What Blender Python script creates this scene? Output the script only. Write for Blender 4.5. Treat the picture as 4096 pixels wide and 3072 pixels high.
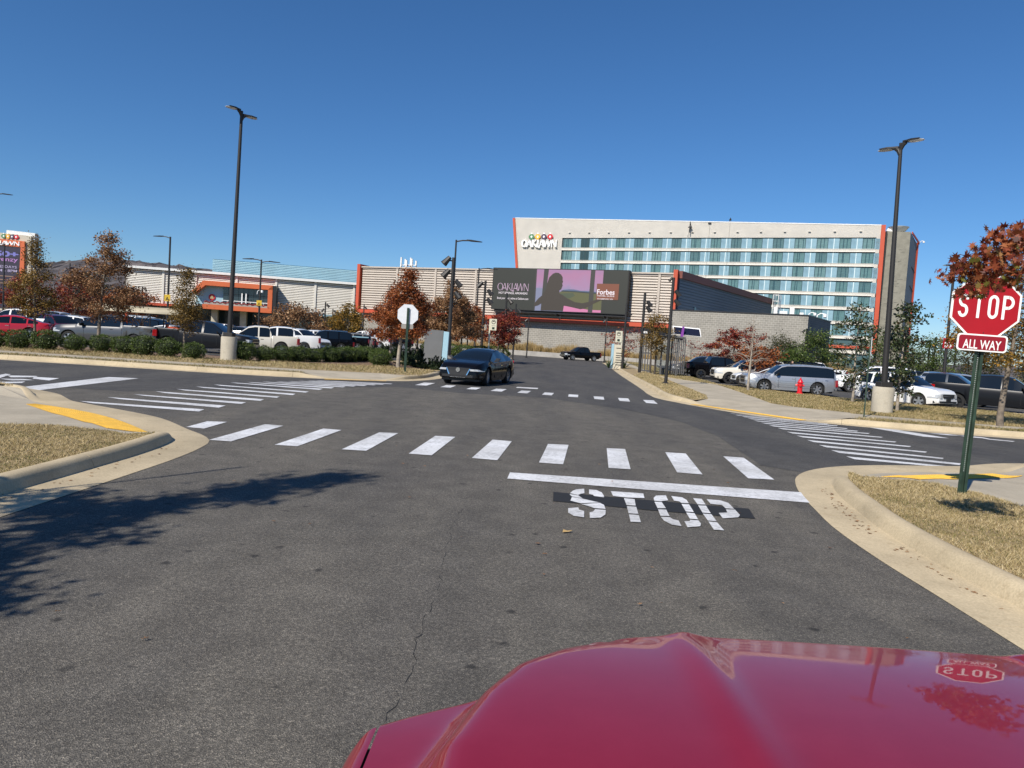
import bpy, bmesh, math, random
import numpy as np
from mathutils import Vector, Matrix
R = math.radians
for o in list(bpy.data.objects): bpy.data.objects.remove(o, do_unlink=True)
SC = bpy.context.scene
COL = SC.collection

# ------------------------------------------------------------------ camera
cam = bpy.data.cameras.new('camera'); cam.lens = 25.225; cam.sensor_width = 36.0
cam.clip_start = 0.05; cam.clip_end = 6000
co = bpy.data.objects.new('camera', cam); COL.objects.link(co)
_r, _u, _f = ((0.997916, 0.003602, 0.064432), (-0.064532, 0.055705, 0.996360), (0.000000, 0.998441, -0.055822))
co.matrix_world = Matrix(((_r[0], _u[0], -_f[0], 0.0), (_r[1], _u[1], -_f[1], 0.0), (_r[2], _u[2], -_f[2], 1.62), (0, 0, 0, 1)))
SC.camera = co
# ------------------------------------------------------------------ sky, sun, exposure
SUN_EL = 42.0
SUN_H = (-0.56, -0.83)                    # the sun stands behind the camera, to the left
w = bpy.data.worlds.new('World'); SC.world = w; w.use_nodes = True
nt = w.node_tree; nt.nodes.clear()
sky = nt.nodes.new('ShaderNodeTexSky'); sky.sky_type = 'NISHITA'; sky.sun_disc = False
sky.sun_elevation = R(SUN_EL); sky.sun_rotation = math.atan2(SUN_H[0], SUN_H[1])
sky.altitude = 0; sky.air_density = 1.0; sky.dust_density = 0.0; sky.ozone_density = 10.0
bg = nt.nodes.new('ShaderNodeBackground'); bg.inputs['Strength'].default_value = 0.086
out = nt.nodes.new('ShaderNodeOutputWorld')
hs = nt.nodes.new('ShaderNodeHueSaturation'); hs.inputs['Saturation'].default_value = 1.08
nt.links.new(sky.outputs[0], hs.inputs['Color']); nt.links.new(hs.outputs[0], bg.inputs[0]); nt.links.new(bg.outputs[0], out.inputs[0])
sl = bpy.data.lights.new('sun', 'SUN'); sl.energy = 4.8; sl.angle = R(0.5); sl.color = (1.0, 0.93, 0.82)
so = bpy.data.objects.new('sun', sl); COL.objects.link(so)
_c = math.cos(R(SUN_EL))
so.rotation_euler = Vector((-SUN_H[0] * _c, -SUN_H[1] * _c, -math.sin(R(SUN_EL)))).to_track_quat('-Z', 'Y').to_euler()
SC.view_settings.view_transform = 'Standard'; SC.view_settings.look = 'None'
SC.view_settings.exposure = 0.3; SC.view_settings.gamma = 1.0; SC.view_settings.use_curve_mapping = False
SC.render.engine = 'CYCLES'
SC.render.resolution_x = 1024; SC.render.resolution_y = 768

# ------------------------------------------------------------------ materials
MATS = {}
def _new(name):
    m = bpy.data.materials.new(name); m.use_nodes = True
    return m, m.node_tree, m.node_tree.nodes['Principled BSDF']
def mat(name, col, rough=0.6, metal=0.0, var=0.0, scale=8.0, bump=0.0, bscale=40.0, coat=0.0, emit=None, estr=0.0, spec=0.5, col2=None, detail=6.0, dist=0.02, objco=True):
    if name in MATS: return MATS[name]
    m, t, p = _new(name)
    p.inputs['Base Color'].default_value = (*col, 1); p.inputs['Roughness'].default_value = rough
    p.inputs['Metallic'].default_value = metal; p.inputs['Specular IOR Level'].default_value = spec
    if coat: p.inputs['Coat Weight'].default_value = coat; p.inputs['Coat Roughness'].default_value = 0.03
    if emit: p.inputs['Emission Color'].default_value = (*emit, 1); p.inputs['Emission Strength'].default_value = estr
    if var or bump or col2:
        tc = t.nodes.new('ShaderNodeTexCoord'); src = tc.outputs['Object']
    if var or col2:
        n = t.nodes.new('ShaderNodeTexNoise'); n.inputs['Scale'].default_value = scale; n.inputs['Detail'].default_value = detail
        t.links.new(src, n.inputs['Vector'])
        r = t.nodes.new('ShaderNodeValToRGB')
        if col2: a, b = col, col2
        else: a = tuple(c * (1 - var) for c in col); b = tuple(min(1, c * (1 + var)) for c in col)
        r.color_ramp.elements[0].color = (*a, 1); r.color_ramp.elements[1].color = (*b, 1)
        r.color_ramp.elements[0].position = 0.32; r.color_ramp.elements[1].position = 0.68
        t.links.new(n.outputs['Fac'], r.inputs['Fac']); t.links.new(r.outputs['Color'], p.inputs['Base Color'])
    if bump:
        n2 = t.nodes.new('ShaderNodeTexNoise'); n2.inputs['Scale'].default_value = bscale; n2.inputs['Detail'].default_value = 5
        t.links.new(src, n2.inputs['Vector'])
        b_ = t.nodes.new('ShaderNodeBump'); b_.inputs['Strength'].default_value = bump; b_.inputs['Distance'].default_value = dist
        t.links.new(n2.outputs['Fac'], b_.inputs['Height']); t.links.new(b_.outputs['Normal'], p.inputs['Normal'])
    MATS[name] = m; return m

def ramp(t, pts):
    r = t.nodes.new('ShaderNodeValToRGB'); e = r.color_ramp.elements
    e[0].position, e[0].color = pts[0][0], (*pts[0][1], 1); e[1].position, e[1].color = pts[-1][0], (*pts[-1][1], 1)
    for q, c in pts[1:-1]:
        k = e.new(q); k.color = (*c, 1)
    return r
def noise(t, src, scale, detail=4, rough=0.6):
    n = t.nodes.new('ShaderNodeTexNoise'); n.inputs['Scale'].default_value = scale; n.inputs['Detail'].default_value = detail
    n.inputs['Roughness'].default_value = rough; t.links.new(src, n.inputs['Vector']); return n
def mix(t, a, b, fac, mode='MIX'):
    m = t.nodes.new('ShaderNodeMix'); m.data_type = 'RGBA'; m.blend_type = mode
    for s, v in ((6, a), (7, b), (0, fac)):
        if hasattr(v, 'is_linked') or hasattr(v, 'links'): t.links.new(v, m.inputs[s])
        elif s == 0: m.inputs[0].default_value = v
        else: m.inputs[s].default_value = (*v, 1)
    return m.outputs[2]
def asphalt(name, dark, light, warm):
    m, t, p = _new(name); tc = t.nodes.new('ShaderNodeTexCoord').outputs['Object']
    v = t.nodes.new('ShaderNodeTexVoronoi'); v.inputs['Scale'].default_value = 165; t.links.new(tc, v.inputs['Vector'])
    rr = ramp(t, [(0.0, dark), (0.45, dark), (0.75, light), (1.0, warm)])
    sep = t.nodes.new('ShaderNodeSeparateColor'); t.links.new(v.outputs['Color'], sep.inputs[0]); t.links.new(sep.outputs[0], rr.inputs[0])
    base = rr.outputs[0]
    v3 = t.nodes.new('ShaderNodeTexVoronoi'); v3.inputs['Scale'].default_value = 330; t.links.new(tc, v3.inputs['Vector'])
    s3 = t.nodes.new('ShaderNodeSeparateColor'); t.links.new(v3.outputs['Color'], s3.inputs[0])
    f0 = ramp(t, [(0.0, (0.6,) * 3), (0.5, (1,) * 3), (1.0, (1.45,) * 3)]); t.links.new(s3.outputs[0], f0.inputs[0])
    base = mix(t, base, f0.outputs[0], 1.0, 'MULTIPLY')
    mp = t.nodes.new('ShaderNodeMapping'); mp.inputs['Scale'].default_value = (1.0, 0.22, 1.0); t.links.new(tc, mp.inputs['Vector']); n1 = noise(t, mp.outputs[0], 0.8, 6); f1 = ramp(t, [(0.3, (0.74, 0.74, 0.76)), (0.7, (1.2, 1.17, 1.11))]); t.links.new(n1.outputs[0], f1.inputs[0])
    base = mix(t, base, f1.outputs[0], 1.0, 'MULTIPLY')
    ng = noise(t, tc, 34, 4, 0.9); fg = ramp(t, [(0.34, (0.66,) * 3), (0.5, (1,) * 3), (0.66, (1.42,) * 3)]); t.links.new(ng.outputs[0], fg.inputs[0]); base = mix(t, base, fg.outputs[0], 1.0, 'MULTIPLY')
    n3 = noise(t, tc, 2.6, 5); f3 = ramp(t, [(0.35, (0.84,) * 3), (0.65, (1.1,) * 3)]); t.links.new(n3.outputs[0], f3.inputs[0])
    base = mix(t, base, f3.outputs[0], 1.0, 'MULTIPLY')
    # oil drips and tar spots
    v2 = t.nodes.new('ShaderNodeTexVoronoi'); v2.inputs['Scale'].default_value = 4.2; v2.inputs['Randomness'].default_value = 1.0
    nz = noise(t, tc, 14, 3); ad = t.nodes.new('ShaderNodeMixRGB'); ad.inputs[0].default_value = 0.07
    t.links.new(tc, ad.inputs[1]); t.links.new(nz.outputs[1], ad.inputs[2]); t.links.new(ad.outputs[0], v2.inputs['Vector'])
    f2 = ramp(t, [(0.07, (1,) * 3), (0.17, (0,) * 3)]); t.links.new(v2.outputs['Distance'], f2.inputs[0])
    sc2 = t.nodes.new('ShaderNodeSeparateColor'); t.links.new(v2.outputs['Color'], sc2.inputs[0])
    gt = t.nodes.new('ShaderNodeMath'); gt.operation = 'GREATER_THAN'; gt.inputs[1].default_value = 0.62; t.links.new(sc2.outputs[1], gt.inputs[0])
    ml = t.nodes.new('ShaderNodeMath'); ml.operation = 'MULTIPLY'; t.links.new(f2.outputs[0], ml.inputs[0]); t.links.new(gt.outputs[0], ml.inputs[1])
    ml2 = t.nodes.new('ShaderNodeMath'); ml2.operation = 'MULTIPLY'; ml2.inputs[1].default_value = 0.7; t.links.new(ml.outputs[0], ml2.inputs[0])
    base = mix(t, base, (0.012, 0.012, 0.013), ml2.outputs[0])
    t.links.new(base, p.inputs['Base Color']); p.inputs['Roughness'].default_value = 0.88; p.inputs['Specular IOR Level'].default_value = 0.3
    b_ = t.nodes.new('ShaderNodeBump'); b_.inputs['Strength'].default_value = 0.55; b_.inputs['Distance'].default_value = 0.008
    t.links.new(v.outputs['Distance'], b_.inputs['Height']); t.links.new(b_.outputs['Normal'], p.inputs['Normal'])
    MATS[name] = m; return m
def concrete(name, col, joint=None):
    m, t, p = _new(name); tc = t.nodes.new('ShaderNodeTexCoord').outputs['Object']
    n1 = noise(t, tc, 1.1, 6); r1 = ramp(t, [(0.3, tuple(c * 0.8 for c in col)), (0.7, tuple(min(1, c * 1.12) for c in col))]); t.links.new(n1.outputs[0], r1.inputs[0])
    n2 = noise(t, tc, 60, 3); r2 = ramp(t, [(0.35, (0.86,) * 3), (0.65, (1.08,) * 3)]); t.links.new(n2.outputs[0], r2.inputs[0])
    b = mix(t, r1.outputs[0], r2.outputs[0], 1.0, 'MULTIPLY')
    n4 = noise(t, tc, 7, 6, 0.75); r4 = ramp(t, [(0.28, (0.62, 0.58, 0.52)), (0.45, (1,) * 3)]); t.links.new(n4.outputs[0], r4.inputs[0])
    b = mix(t, b, r4.outputs[0], 0.55, 'MULTIPLY')
    t.links.new(b, p.inputs['Base Color']); p.inputs['Roughness'].default_value = 0.85; p.inputs['Specular IOR Level'].default_value = 0.25
    bb = t.nodes.new('ShaderNodeBump'); bb.inputs['Strength'].default_value = 0.25; bb.inputs['Distance'].default_value = 0.004
    t.links.new(n2.outputs[0], bb.inputs['Height']); t.links.new(bb.outputs['Normal'], p.inputs['Normal'])
    MATS[name] = m; return m
def paintmat(name, col, worn):
    m, t, p = _new(name); tc = t.nodes.new('ShaderNodeTexCoord').outputs['Object']
    n = noise(t, tc, 17, 8, 0.85); n2 = noise(t, tc, 2.3, 3)
    ma = t.nodes.new('ShaderNodeMath'); ma.operation = 'ADD'; t.links.new(n.outputs[0], ma.inputs[0])
    mb = t.nodes.new('ShaderNodeMath'); mb.operation = 'MULTIPLY'; mb.inputs[1].default_value = 0.35; t.links.new(n2.outputs[0], mb.inputs[0]); t.links.new(mb.outputs[0], ma.inputs[1])
    r = ramp(t, [(0.47, (0.12, 0.118, 0.113)), (0.58, tuple(c * 0.70 for c in col)), (0.74, col)]); t.links.new(ma.outputs[0], r.inputs[0])
    n5 = noise(t, tc, 1.1, 4); f5 = ramp(t, [(0.35, (0.72, 0.71, 0.69)), (0.62, (1,) * 3)]); t.links.new(n5.outputs[0], f5.inputs[0])
    t.links.new(mix(t, r.outputs[0], f5.outputs[0], 1.0, 'MULTIPLY'), p.inputs['Base Color']); p.inputs['Roughness'].default_value = 0.7
    MATS[name] = m; return m

asphalt('asphalt', (0.088, 0.083, 0.075), (0.125, 0.117, 0.104), (0.205, 0.188, 0.16))
asphalt('asphalt_new', (0.060, 0.059, 0.058), (0.083, 0.081, 0.080), (0.135, 0.13, 0.124))
concrete('kerb', (0.49, 0.405, 0.27)); concrete('pavement', (0.42, 0.37, 0.285)); concrete('concrete_base', (0.45, 0.41, 0.33)); concrete('concrete_wall', (0.36, 0.34, 0.31))
paintmat('road_paint', (0.74, 0.75, 0.77), 1)
mat('tactile', (0.74, 0.44, 0.06), 0.7, var=0.12, scale=9)
mat('soil', (0.30, 0.225, 0.12), 0.95, var=0.3, scale=3.0, bump=0.6, bscale=25)
mat('mulch', (0.17, 0.11, 0.07), 0.95, var=0.5, scale=14, bump=0.9, bscale=30)
mat('earth', (0.16, 0.14, 0.07), 0.95, var=0.3, scale=0.05)
mat('tar', (0.014, 0.014, 0.014), 0.8, var=0.2, scale=30)
mat('bronze', (0.028, 0.026, 0.025), 0.5, 0.2)
mat('dark_metal', (0.03, 0.03, 0.032), 0.45, 0.3)
mat('black', (0.006, 0.006, 0.007), 0.6)
mat('white_metal', (0.72, 0.72, 0.70), 0.45, var=0.06, scale=3)
mat('lens', (0.55, 0.57, 0.58), 0.15)
mat('orange', (0.47, 0.070, 0.028), 0.55, var=0.06, scale=0.5)
mat('orange_light', (0.56, 0.125, 0.04), 0.55, var=0.06, scale=0.5)
mat('green_post', (0.025, 0.05, 0.033), 0.5, 0.2, var=0.35, scale=9)
mat('sign_white', (0.85, 0.85, 0.84), 0.5, var=0.03, scale=5)
mat('sign_back', (0.74, 0.76, 0.78), 0.4, 0.0, var=0.05, scale=6)
mat('sign_red', (0.36, 0.004, 0.012), 0.4, var=0.05, scale=4)
mat('plate_red', (0.26, 0.006, 0.018), 0.4, var=0.05, scale=4)

# ------------------------------------------------------------------ mesh helpers
def link(o, parent=None):
    COL.objects.link(o)
    if parent: o.parent = parent
    return o
def tag(o, label=None, cat=None, group=None, kind=None):
    if label: o['label'] = label
    if cat: o['category'] = cat
    if group: o['group'] = group
    if kind: o['kind'] = kind
    return o
def empty(name, loc=(0, 0, 0), rz=0, label=None, cat=None, group=None):
    o = bpy.data.objects.new(name, None); o.empty_display_size = 0.2; COL.objects.link(o); o.location = loc; o.rotation_euler = (0, 0, rz)
    return tag(o, label, cat, group)
class MB:
    def __init__(s): s.v = []; s.f = []; s.m = []
    def add(s, vs, fs, mi=0):
        b = len(s.v); s.v += [tuple(x) for x in vs]; s.f += [tuple(i + b for i in f) for f in fs]; s.m += [mi] * len(fs); return s
    def box(s, x0, x1, y0, y1, z0, z1, mi=0):
        return s.add([(x0, y0, z0), (x1, y0, z0), (x1, y1, z0), (x0, y1, z0), (x0, y0, z1), (x1, y0, z1), (x1, y1, z1), (x0, y1, z1)],
                     [(0, 3, 2, 1), (4, 5, 6, 7), (0, 1, 5, 4), (1, 2, 6, 5), (2, 3, 7, 6), (3, 0, 4, 7)], mi)
    def poly(s, pts, mi=0): return s.add(pts, [tuple(range(len(pts)))], mi)
    def prism(s, pts, d, mi=0):            # pts 3-D polygon, d extrusion vector
        n = len(pts); d = Vector(d); P = [Vector(p) for p in pts]
        return s.add([p for p in P] + [p + d for p in P], [tuple(range(n))[::-1], tuple(range(n, 2 * n))] + [(i, (i + 1) % n, (i + 1) % n + n, i + n) for i in range(n)], mi)
    def tube(s, path, rad, n=8, mi=0, cap=True):
        P = [Vector(p) for p in path]; r = rad if hasattr(rad, '__len__') else [rad] * len(P); vs = []; up = None
        for i, p in enumerate(P):
            d = (P[min(i + 1, len(P) - 1)] - P[max(i - 1, 0)]).normalized()
            a = Vector((0, 0, 1)) if abs(d.z) < 0.9 else Vector((1, 0, 0))
            if up is None: up = d.cross(a).normalized()
            up = (up - d * up.dot(d)).normalized(); q = d.cross(up)
            for k in range(n):
                t = 2 * math.pi * k / n; vs.append(p + (up * math.cos(t) + q * math.sin(t)) * r[i])
        fs = [(i * n + k, i * n + (k + 1) % n, (i + 1) * n + (k + 1) % n, (i + 1) * n + k) for i in range(len(P) - 1) for k in range(n)]
        if cap: fs += [tuple(range(n))[::-1], tuple((len(P) - 1) * n + k for k in range(n))]
        return s.add(vs, fs, mi)
    def lathe(s, prof, n=16, c=(0, 0, 0), mi=0):
        vs = [(c[0] + r * math.cos(2 * math.pi * k / n), c[1] + r * math.sin(2 * math.pi * k / n), c[2] + z) for r, z in prof for k in range(n)]
        fs = [(i * n + k, i * n + (k + 1) % n, (i + 1) * n + (k + 1) % n, (i + 1) * n + k) for i in range(len(prof) - 1) for k in range(n)]
        fs += [tuple(range(n))[::-1], tuple((len(prof) - 1) * n + k for k in range(n))]
        return s.add(vs, fs, mi)
    def mesh(s, name):
        me = bpy.data.meshes.new(name); me.from_pydata(s.v, [], s.f); me.update(); return me
    def build(s, name, mats, parent=None, smooth=None, bevel=0.0):
        me = s.mesh(name)
        ms = mats if isinstance(mats, (list, tuple)) else [mats]
        for m in ms: me.materials.append(MATS[m] if isinstance(m, str) else m)
        if len(ms) > 1: me.polygons.foreach_set('material_index', s.m)
        if bevel:
            bm = bmesh.new(); bm.from_mesh(me); bmesh.ops.bevel(bm, geom=bm.edges[:], offset=bevel, segments=1, affect='EDGES'); bm.to_mesh(me); bm.free()
        bm = bmesh.new(); bm.from_mesh(me); bmesh.ops.recalc_face_normals(bm, faces=bm.faces[:]); bm.to_mesh(me); bm.free()
        if smooth is not None:
            me.polygons.foreach_set('use_smooth', [True] * len(me.polygons)); me.set_sharp_from_angle(angle=R(smooth))
        o = bpy.data.objects.new(name, me); return link(o, parent)
def one(name, mats, parent, fn, smooth=None, bevel=0.0):
    m = MB(); fn(m); return m.build(name, mats, parent, smooth, bevel)
def copy_tree(o, parent=None):
    c = o.copy(); COL.objects.link(c); c.parent = parent
    for ch in list(o.children): copy_tree(ch, c)
    return c
def hdir(a): return Vector((math.cos(a), math.sin(a), 0))
def smooth_path(pts, step):
    P = [np.array(p, float) for p in pts]; n = len(P); ln = [np.linalg.norm((P[i + 1] - P[i])[:2]) for i in range(n - 1)]; T = []
    for i in range(n):                     # chord-weighted unit-speed tangents
        if i == 0: T.append((P[1] - P[0]) / ln[0])
        elif i == n - 1: T.append((P[-1] - P[-2]) / ln[-1])
        else: T.append(((P[i] - P[i - 1]) / ln[i - 1] * ln[i] + (P[i + 1] - P[i]) / ln[i] * ln[i - 1]) / (ln[i] + ln[i - 1]))
    out = []
    for i in range(n - 1):
        m = max(2, int(ln[i] / step)); a, b, ta, tb = P[i], P[i + 1], T[i] * ln[i], T[i + 1] * ln[i]
        for k in range(m):
            t = k / m; q = (2 * t ** 3 - 3 * t * t + 1) * a + (t ** 3 - 2 * t * t + t) * ta + (3 * t * t - 2 * t ** 3) * b + (t ** 3 - t * t) * tb
            if len(q) > 2: q[2] = min(1.0, max(0.0, q[2]))
            out.append(q)
    out.append(P[-1]); return out
def inpoly(x, y, poly):
    c = np.zeros(len(x), bool); n = len(poly)
    for i in range(n):
        x0, y0 = poly[i][:2]; x1, y1 = poly[(i + 1) % n][:2]
        k = ((y0 > y) != (y1 > y)) & (x < (x1 - x0) * (y - y0) / (y1 - y0 + 1e-12) + x0); c ^= k
    return c
def np_obj(name, V, F, matname, parent=None, smooth=False, attr=None):
    me = bpy.data.meshes.new(name); nv = len(V); k = F.shape[1]
    me.vertices.add(nv); me.vertices.foreach_set('co', V.astype(np.float32).ravel())
    me.loops.add(F.size); me.loops.foreach_set('vertex_index', F.astype(np.int32).ravel())
    me.polygons.add(len(F)); me.polygons.foreach_set('loop_start', np.arange(0, F.size, k, dtype=np.int32))
    if attr is not None:
        a = me.attributes.new('tint', 'FLOAT', 'POINT'); a.data.foreach_set('value', attr.astype(np.float32))
    me.update(calc_edges=True)
    for q in (matname if isinstance(matname, (list, tuple)) else [matname]): me.materials.append(MATS[q] if isinstance(q, str) else q)
    if smooth: me.polygons.foreach_set('use_smooth', [True] * len(F))
    return link(bpy.data.objects.new(name, me), parent)
def tintmat(name, stops, rough=0.7, trans=0.0, spec=0.3):
    m, t, p = _new(name); a = t.nodes.new('ShaderNodeAttribute'); a.attribute_name = 'tint'
    r = ramp(t, stops); t.links.new(a.outputs['Fac'], r.inputs[0]); t.links.new(r.outputs[0], p.inputs['Base Color'])
    p.inputs['Roughness'].default_value = rough; p.inputs['Specular IOR Level'].default_value = spec
    if trans:
        ts = t.nodes.new('ShaderNodeBsdfTranslucent'); t.links.new(r.outputs[0], ts.inputs[0])
        mx = t.nodes.new('ShaderNodeMixShader'); mx.inputs[0].default_value = trans
        t.links.new(p.outputs[0], mx.inputs[1]); t.links.new(ts.outputs[0], mx.inputs[2])
        t.links.new(mx.outputs[0], t.nodes['Material Output'].inputs[0])
    MATS[name] = m; return m
tintmat('dry_grass', [(0.0, (0.11, 0.12, 0.035)), (0.22, (0.26, 0.21, 0.085)), (0.55, (0.40, 0.31, 0.155)), (1.0, (0.58, 0.48, 0.29))], 0.8, 0.2)

# ------------------------------------------------------------------ ground, road
def sheet(name, pts, z, m, parent=None, kind='structure'):
    b = MB(); b.poly([(p[0], p[1], p[2] if len(p) > 2 else z) for p in pts]); o = b.build(name, m, parent)
    bm = bmesh.new(); bm.from_mesh(o.data); bmesh.ops.triangulate(bm, faces=bm.faces[:]); bmesh.ops.recalc_face_normals(bm, faces=bm.faces[:])
    if sum(f.normal.z for f in bm.faces) < 0: bmesh.ops.reverse_faces(bm, faces=bm.faces[:])
    bm.to_mesh(o.data); bm.free()
    if kind and not parent: o['kind'] = kind
    return o
ground = sheet('ground', [(-3000, -60), (3000, -60), (3000, 4000), (-3000, 4000)], -0.04, 'earth')
road = sheet('road', [(-120, -30), (110, -30), (110, 112), (-120, 112)], 0.0, 'asphalt')
# newer, darker asphalt beyond the old lane
sheet('asphalt_overlay', [(-90, 15.5)] + [(-8.589, 15.978), (-6.532, 19.467)] + [(-3.591, 23.041), (-1.480, 22.060), (1.047, 22.376), (3.209, 19.883), (4.146, 17.211), (4.271, 14.577), (4.065, 12.511), (3.910, 10.955)] + [(5.5, 9.5), (90, 9.5), (90, 111), (-90, 111)], 0.003, 'asphalt_new', road)

# ------------------------------------------------------------------ road markings (parts of the road)
def stripe(pts, name='crosswalk_stripe', z=0.008, m='road_paint'):
    return sheet(name, pts, z, m, road)
for q in ([(-5.026, 11.894), (-4.728, 11.959), (-4.708, 11.022), (-5.006, 11.073)],
          [(-4.095, 11.972), (-3.772, 11.942), (-3.869, 9.962), (-4.181, 9.963)], [(-3.096, 11.901), (-2.783, 11.869), (-2.923, 9.912), (-3.243, 9.908)], [(-2.155, 11.880), (-1.848, 11.942), (-1.964, 9.905), (-2.303, 9.893)],
          [(-1.222, 11.903), (-0.891, 11.928), (-1.048, 9.880), (-1.372, 9.892)], [(-0.263, 11.892), (0.058, 11.845), (-0.134, 9.827), (-0.490, 9.871)], [(0.658, 11.799), (1.003, 11.851), (0.776, 9.835), (0.442, 9.855)],
          [(1.626, 11.756), (1.936, 11.791), (1.703, 9.791), (1.397, 9.778)], [(2.585, 11.712), (2.923, 11.718), (2.682, 9.742), (2.341, 9.771)], [(3.529, 11.684), (3.860, 11.669), (3.648, 9.692), (3.284, 9.672)]):
    stripe(q)
# left-hand crossing
for a in ([(-8.183, 13.572), (-5.789, 13.532), (-5.721, 13.143), (-7.817, 13.360)], [(-8.225, 14.554), (-5.736, 14.408), (-5.687, 13.952), (-7.850, 14.342)], [(-8.160, 15.452), (-5.647, 15.283), (-5.605, 14.900), (-7.832, 15.258)], [(-8.153, 16.403), (-5.583, 16.187), (-5.519, 15.775), (-7.803, 16.128)],
          [(-8.103, 17.310), (-5.514, 17.082), (-5.471, 16.717), (-7.798, 17.075)], [(-8.093, 18.353), (-5.442, 18.078), (-5.394, 17.673), (-7.779, 18.079)], [(-8.033, 19.320), (-5.380, 19.030), (-5.352, 18.633), (-7.737, 19.063)], [(-8.021, 20.427), (-5.331, 20.232), (-5.309, 19.776), (-7.740, 20.194)],
          [(-7.751, 20.949), (-5.210, 21.034), (-5.173, 20.559), (-7.497, 20.763)], [(-7.485, 21.476), (-5.022, 21.685), (-4.997, 21.260), (-7.271, 21.328)], [(-7.220, 21.905), (-4.832, 22.269), (-4.832, 21.891), (-7.028, 21.775)], [(-7.010, 22.380), (-4.606, 22.814), (-4.618, 22.457), (-6.823, 22.233)],
          [(-6.799, 22.808), (-4.417, 23.332), (-4.426, 23.015), (-6.634, 22.681)], [(-6.623, 23.199), (-4.230, 23.862), (-4.253, 23.560), (-6.466, 23.100)], [(-6.438, 23.548), (-4.046, 24.346), (-4.068, 24.047), (-6.293, 23.453)]):
    stripe(a)
# right-hand crossing
for a in ([(6.021, 12.709), (7.669, 12.230), (7.537, 12.060), (6.013, 12.376)], [(6.101, 13.494), (8.102, 12.746), (7.926, 12.521), (6.094, 13.137)], [(6.178, 14.239), (8.179, 13.402), (8.046, 13.221), (6.181, 13.903)], [(6.260, 15.005), (8.356, 14.256), (8.212, 14.070), (6.265, 14.675)],
          [(6.339, 15.780), (8.507, 15.102), (8.366, 14.920), (6.354, 15.466)], [(6.398, 16.496), (8.586, 15.833), (8.452, 15.661), (6.409, 16.176)], [(6.491, 17.323), (8.740, 16.720), (8.597, 16.528), (6.505, 17.000)], [(6.480, 17.897), (8.800, 17.464), (8.655, 17.257), (6.509, 17.618)],
          [(6.472, 18.449), (8.720, 17.885), (8.594, 17.708), (6.512, 18.220)], [(6.468, 19.004), (8.705, 18.424), (8.585, 18.241), (6.507, 18.777)], [(6.486, 19.571), (8.738, 19.056), (8.623, 18.881), (6.522, 19.363)], [(6.494, 20.091), (8.645, 19.423), (8.538, 19.263), (6.524, 19.886)],
          [(6.403, 20.416), (8.529, 19.759), (8.439, 19.618), (6.452, 20.273)], [(6.379, 20.880), (8.402, 19.996), (8.316, 19.860), (6.434, 20.774)]):
    stripe(a)
# far crossing of the road ahead
for a in ([(-3.201, 26.098), (-2.804, 26.205), (-2.923, 24.482), (-3.299, 24.382)], [(-2.318, 25.484), (-1.985, 25.521), (-2.068, 24.272), (-2.417, 24.203)], [(-1.415, 25.170), (-1.080, 25.213), (-1.198, 24.094), (-1.530, 24.044)], [(-0.545, 25.255), (-0.175, 25.330), (-0.329, 23.931), (-0.705, 23.930)],
          [(0.349, 25.162), (0.681, 25.198), (0.530, 23.858), (0.192, 23.892)], [(1.153, 24.896), (1.482, 24.931), (1.328, 23.652), (1.013, 23.702)], [(1.981, 24.761), (2.316, 24.802), (2.190, 23.517), (1.872, 23.561)], [(2.817, 24.558), (3.165, 24.611), (3.022, 23.214), (2.703, 23.252)],
          [(3.652, 24.533), (4.017, 24.598), (3.838, 23.068), (3.503, 23.089)], [(4.475, 24.340), (4.860, 24.421), (4.690, 22.889), (4.339, 22.965)]):
    stripe(a)
for a in ([(0.046, 8.946), (3.914, 8.867), (3.779, 8.216), (0.017, 8.525)], [(0.217, 27.139), (1.012, 27.305), (0.955, 26.589), (0.147, 26.506)],
          [(-10.526, 15.071), (-10.997, 19.515), (-10.288, 19.747), (-9.884, 14.550)], [(9.566, 19.268), (10.156, 19.312), (10.739, 17.458), (10.113, 17.479)]):
    stripe(a, 'stop_line')
# worn lettering of the next approach, left and right edges of the picture
for a in ([(-12.647, 17.314), (-13.062, 18.454), (-12.882, 18.397), (-11.952, 16.479)], [(-12.708, 18.019), (-12.231, 18.400), (-11.965, 18.070), (-12.313, 17.588)], [(-12.181, 17.031), (-11.823, 17.327), (-11.493, 17.228), (-11.730, 16.758)], [(-12.081, 18.106), (-11.478, 18.154), (-11.240, 17.377), (-11.771, 17.576)], [(-11.666, 16.199), (-11.366, 16.722), (-11.178, 16.325), (-11.389, 15.928)],
          [(10.834, 18.545), (11.377, 18.629), (11.723, 18.390), (11.261, 18.320)], [(11.510, 18.557), (12.136, 18.380), (12.136, 18.064), (11.627, 18.128)], [(11.958, 18.107), (12.612, 17.836), (12.434, 17.653), (11.986, 17.837)]):
    stripe(a, 'road_letter')
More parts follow.
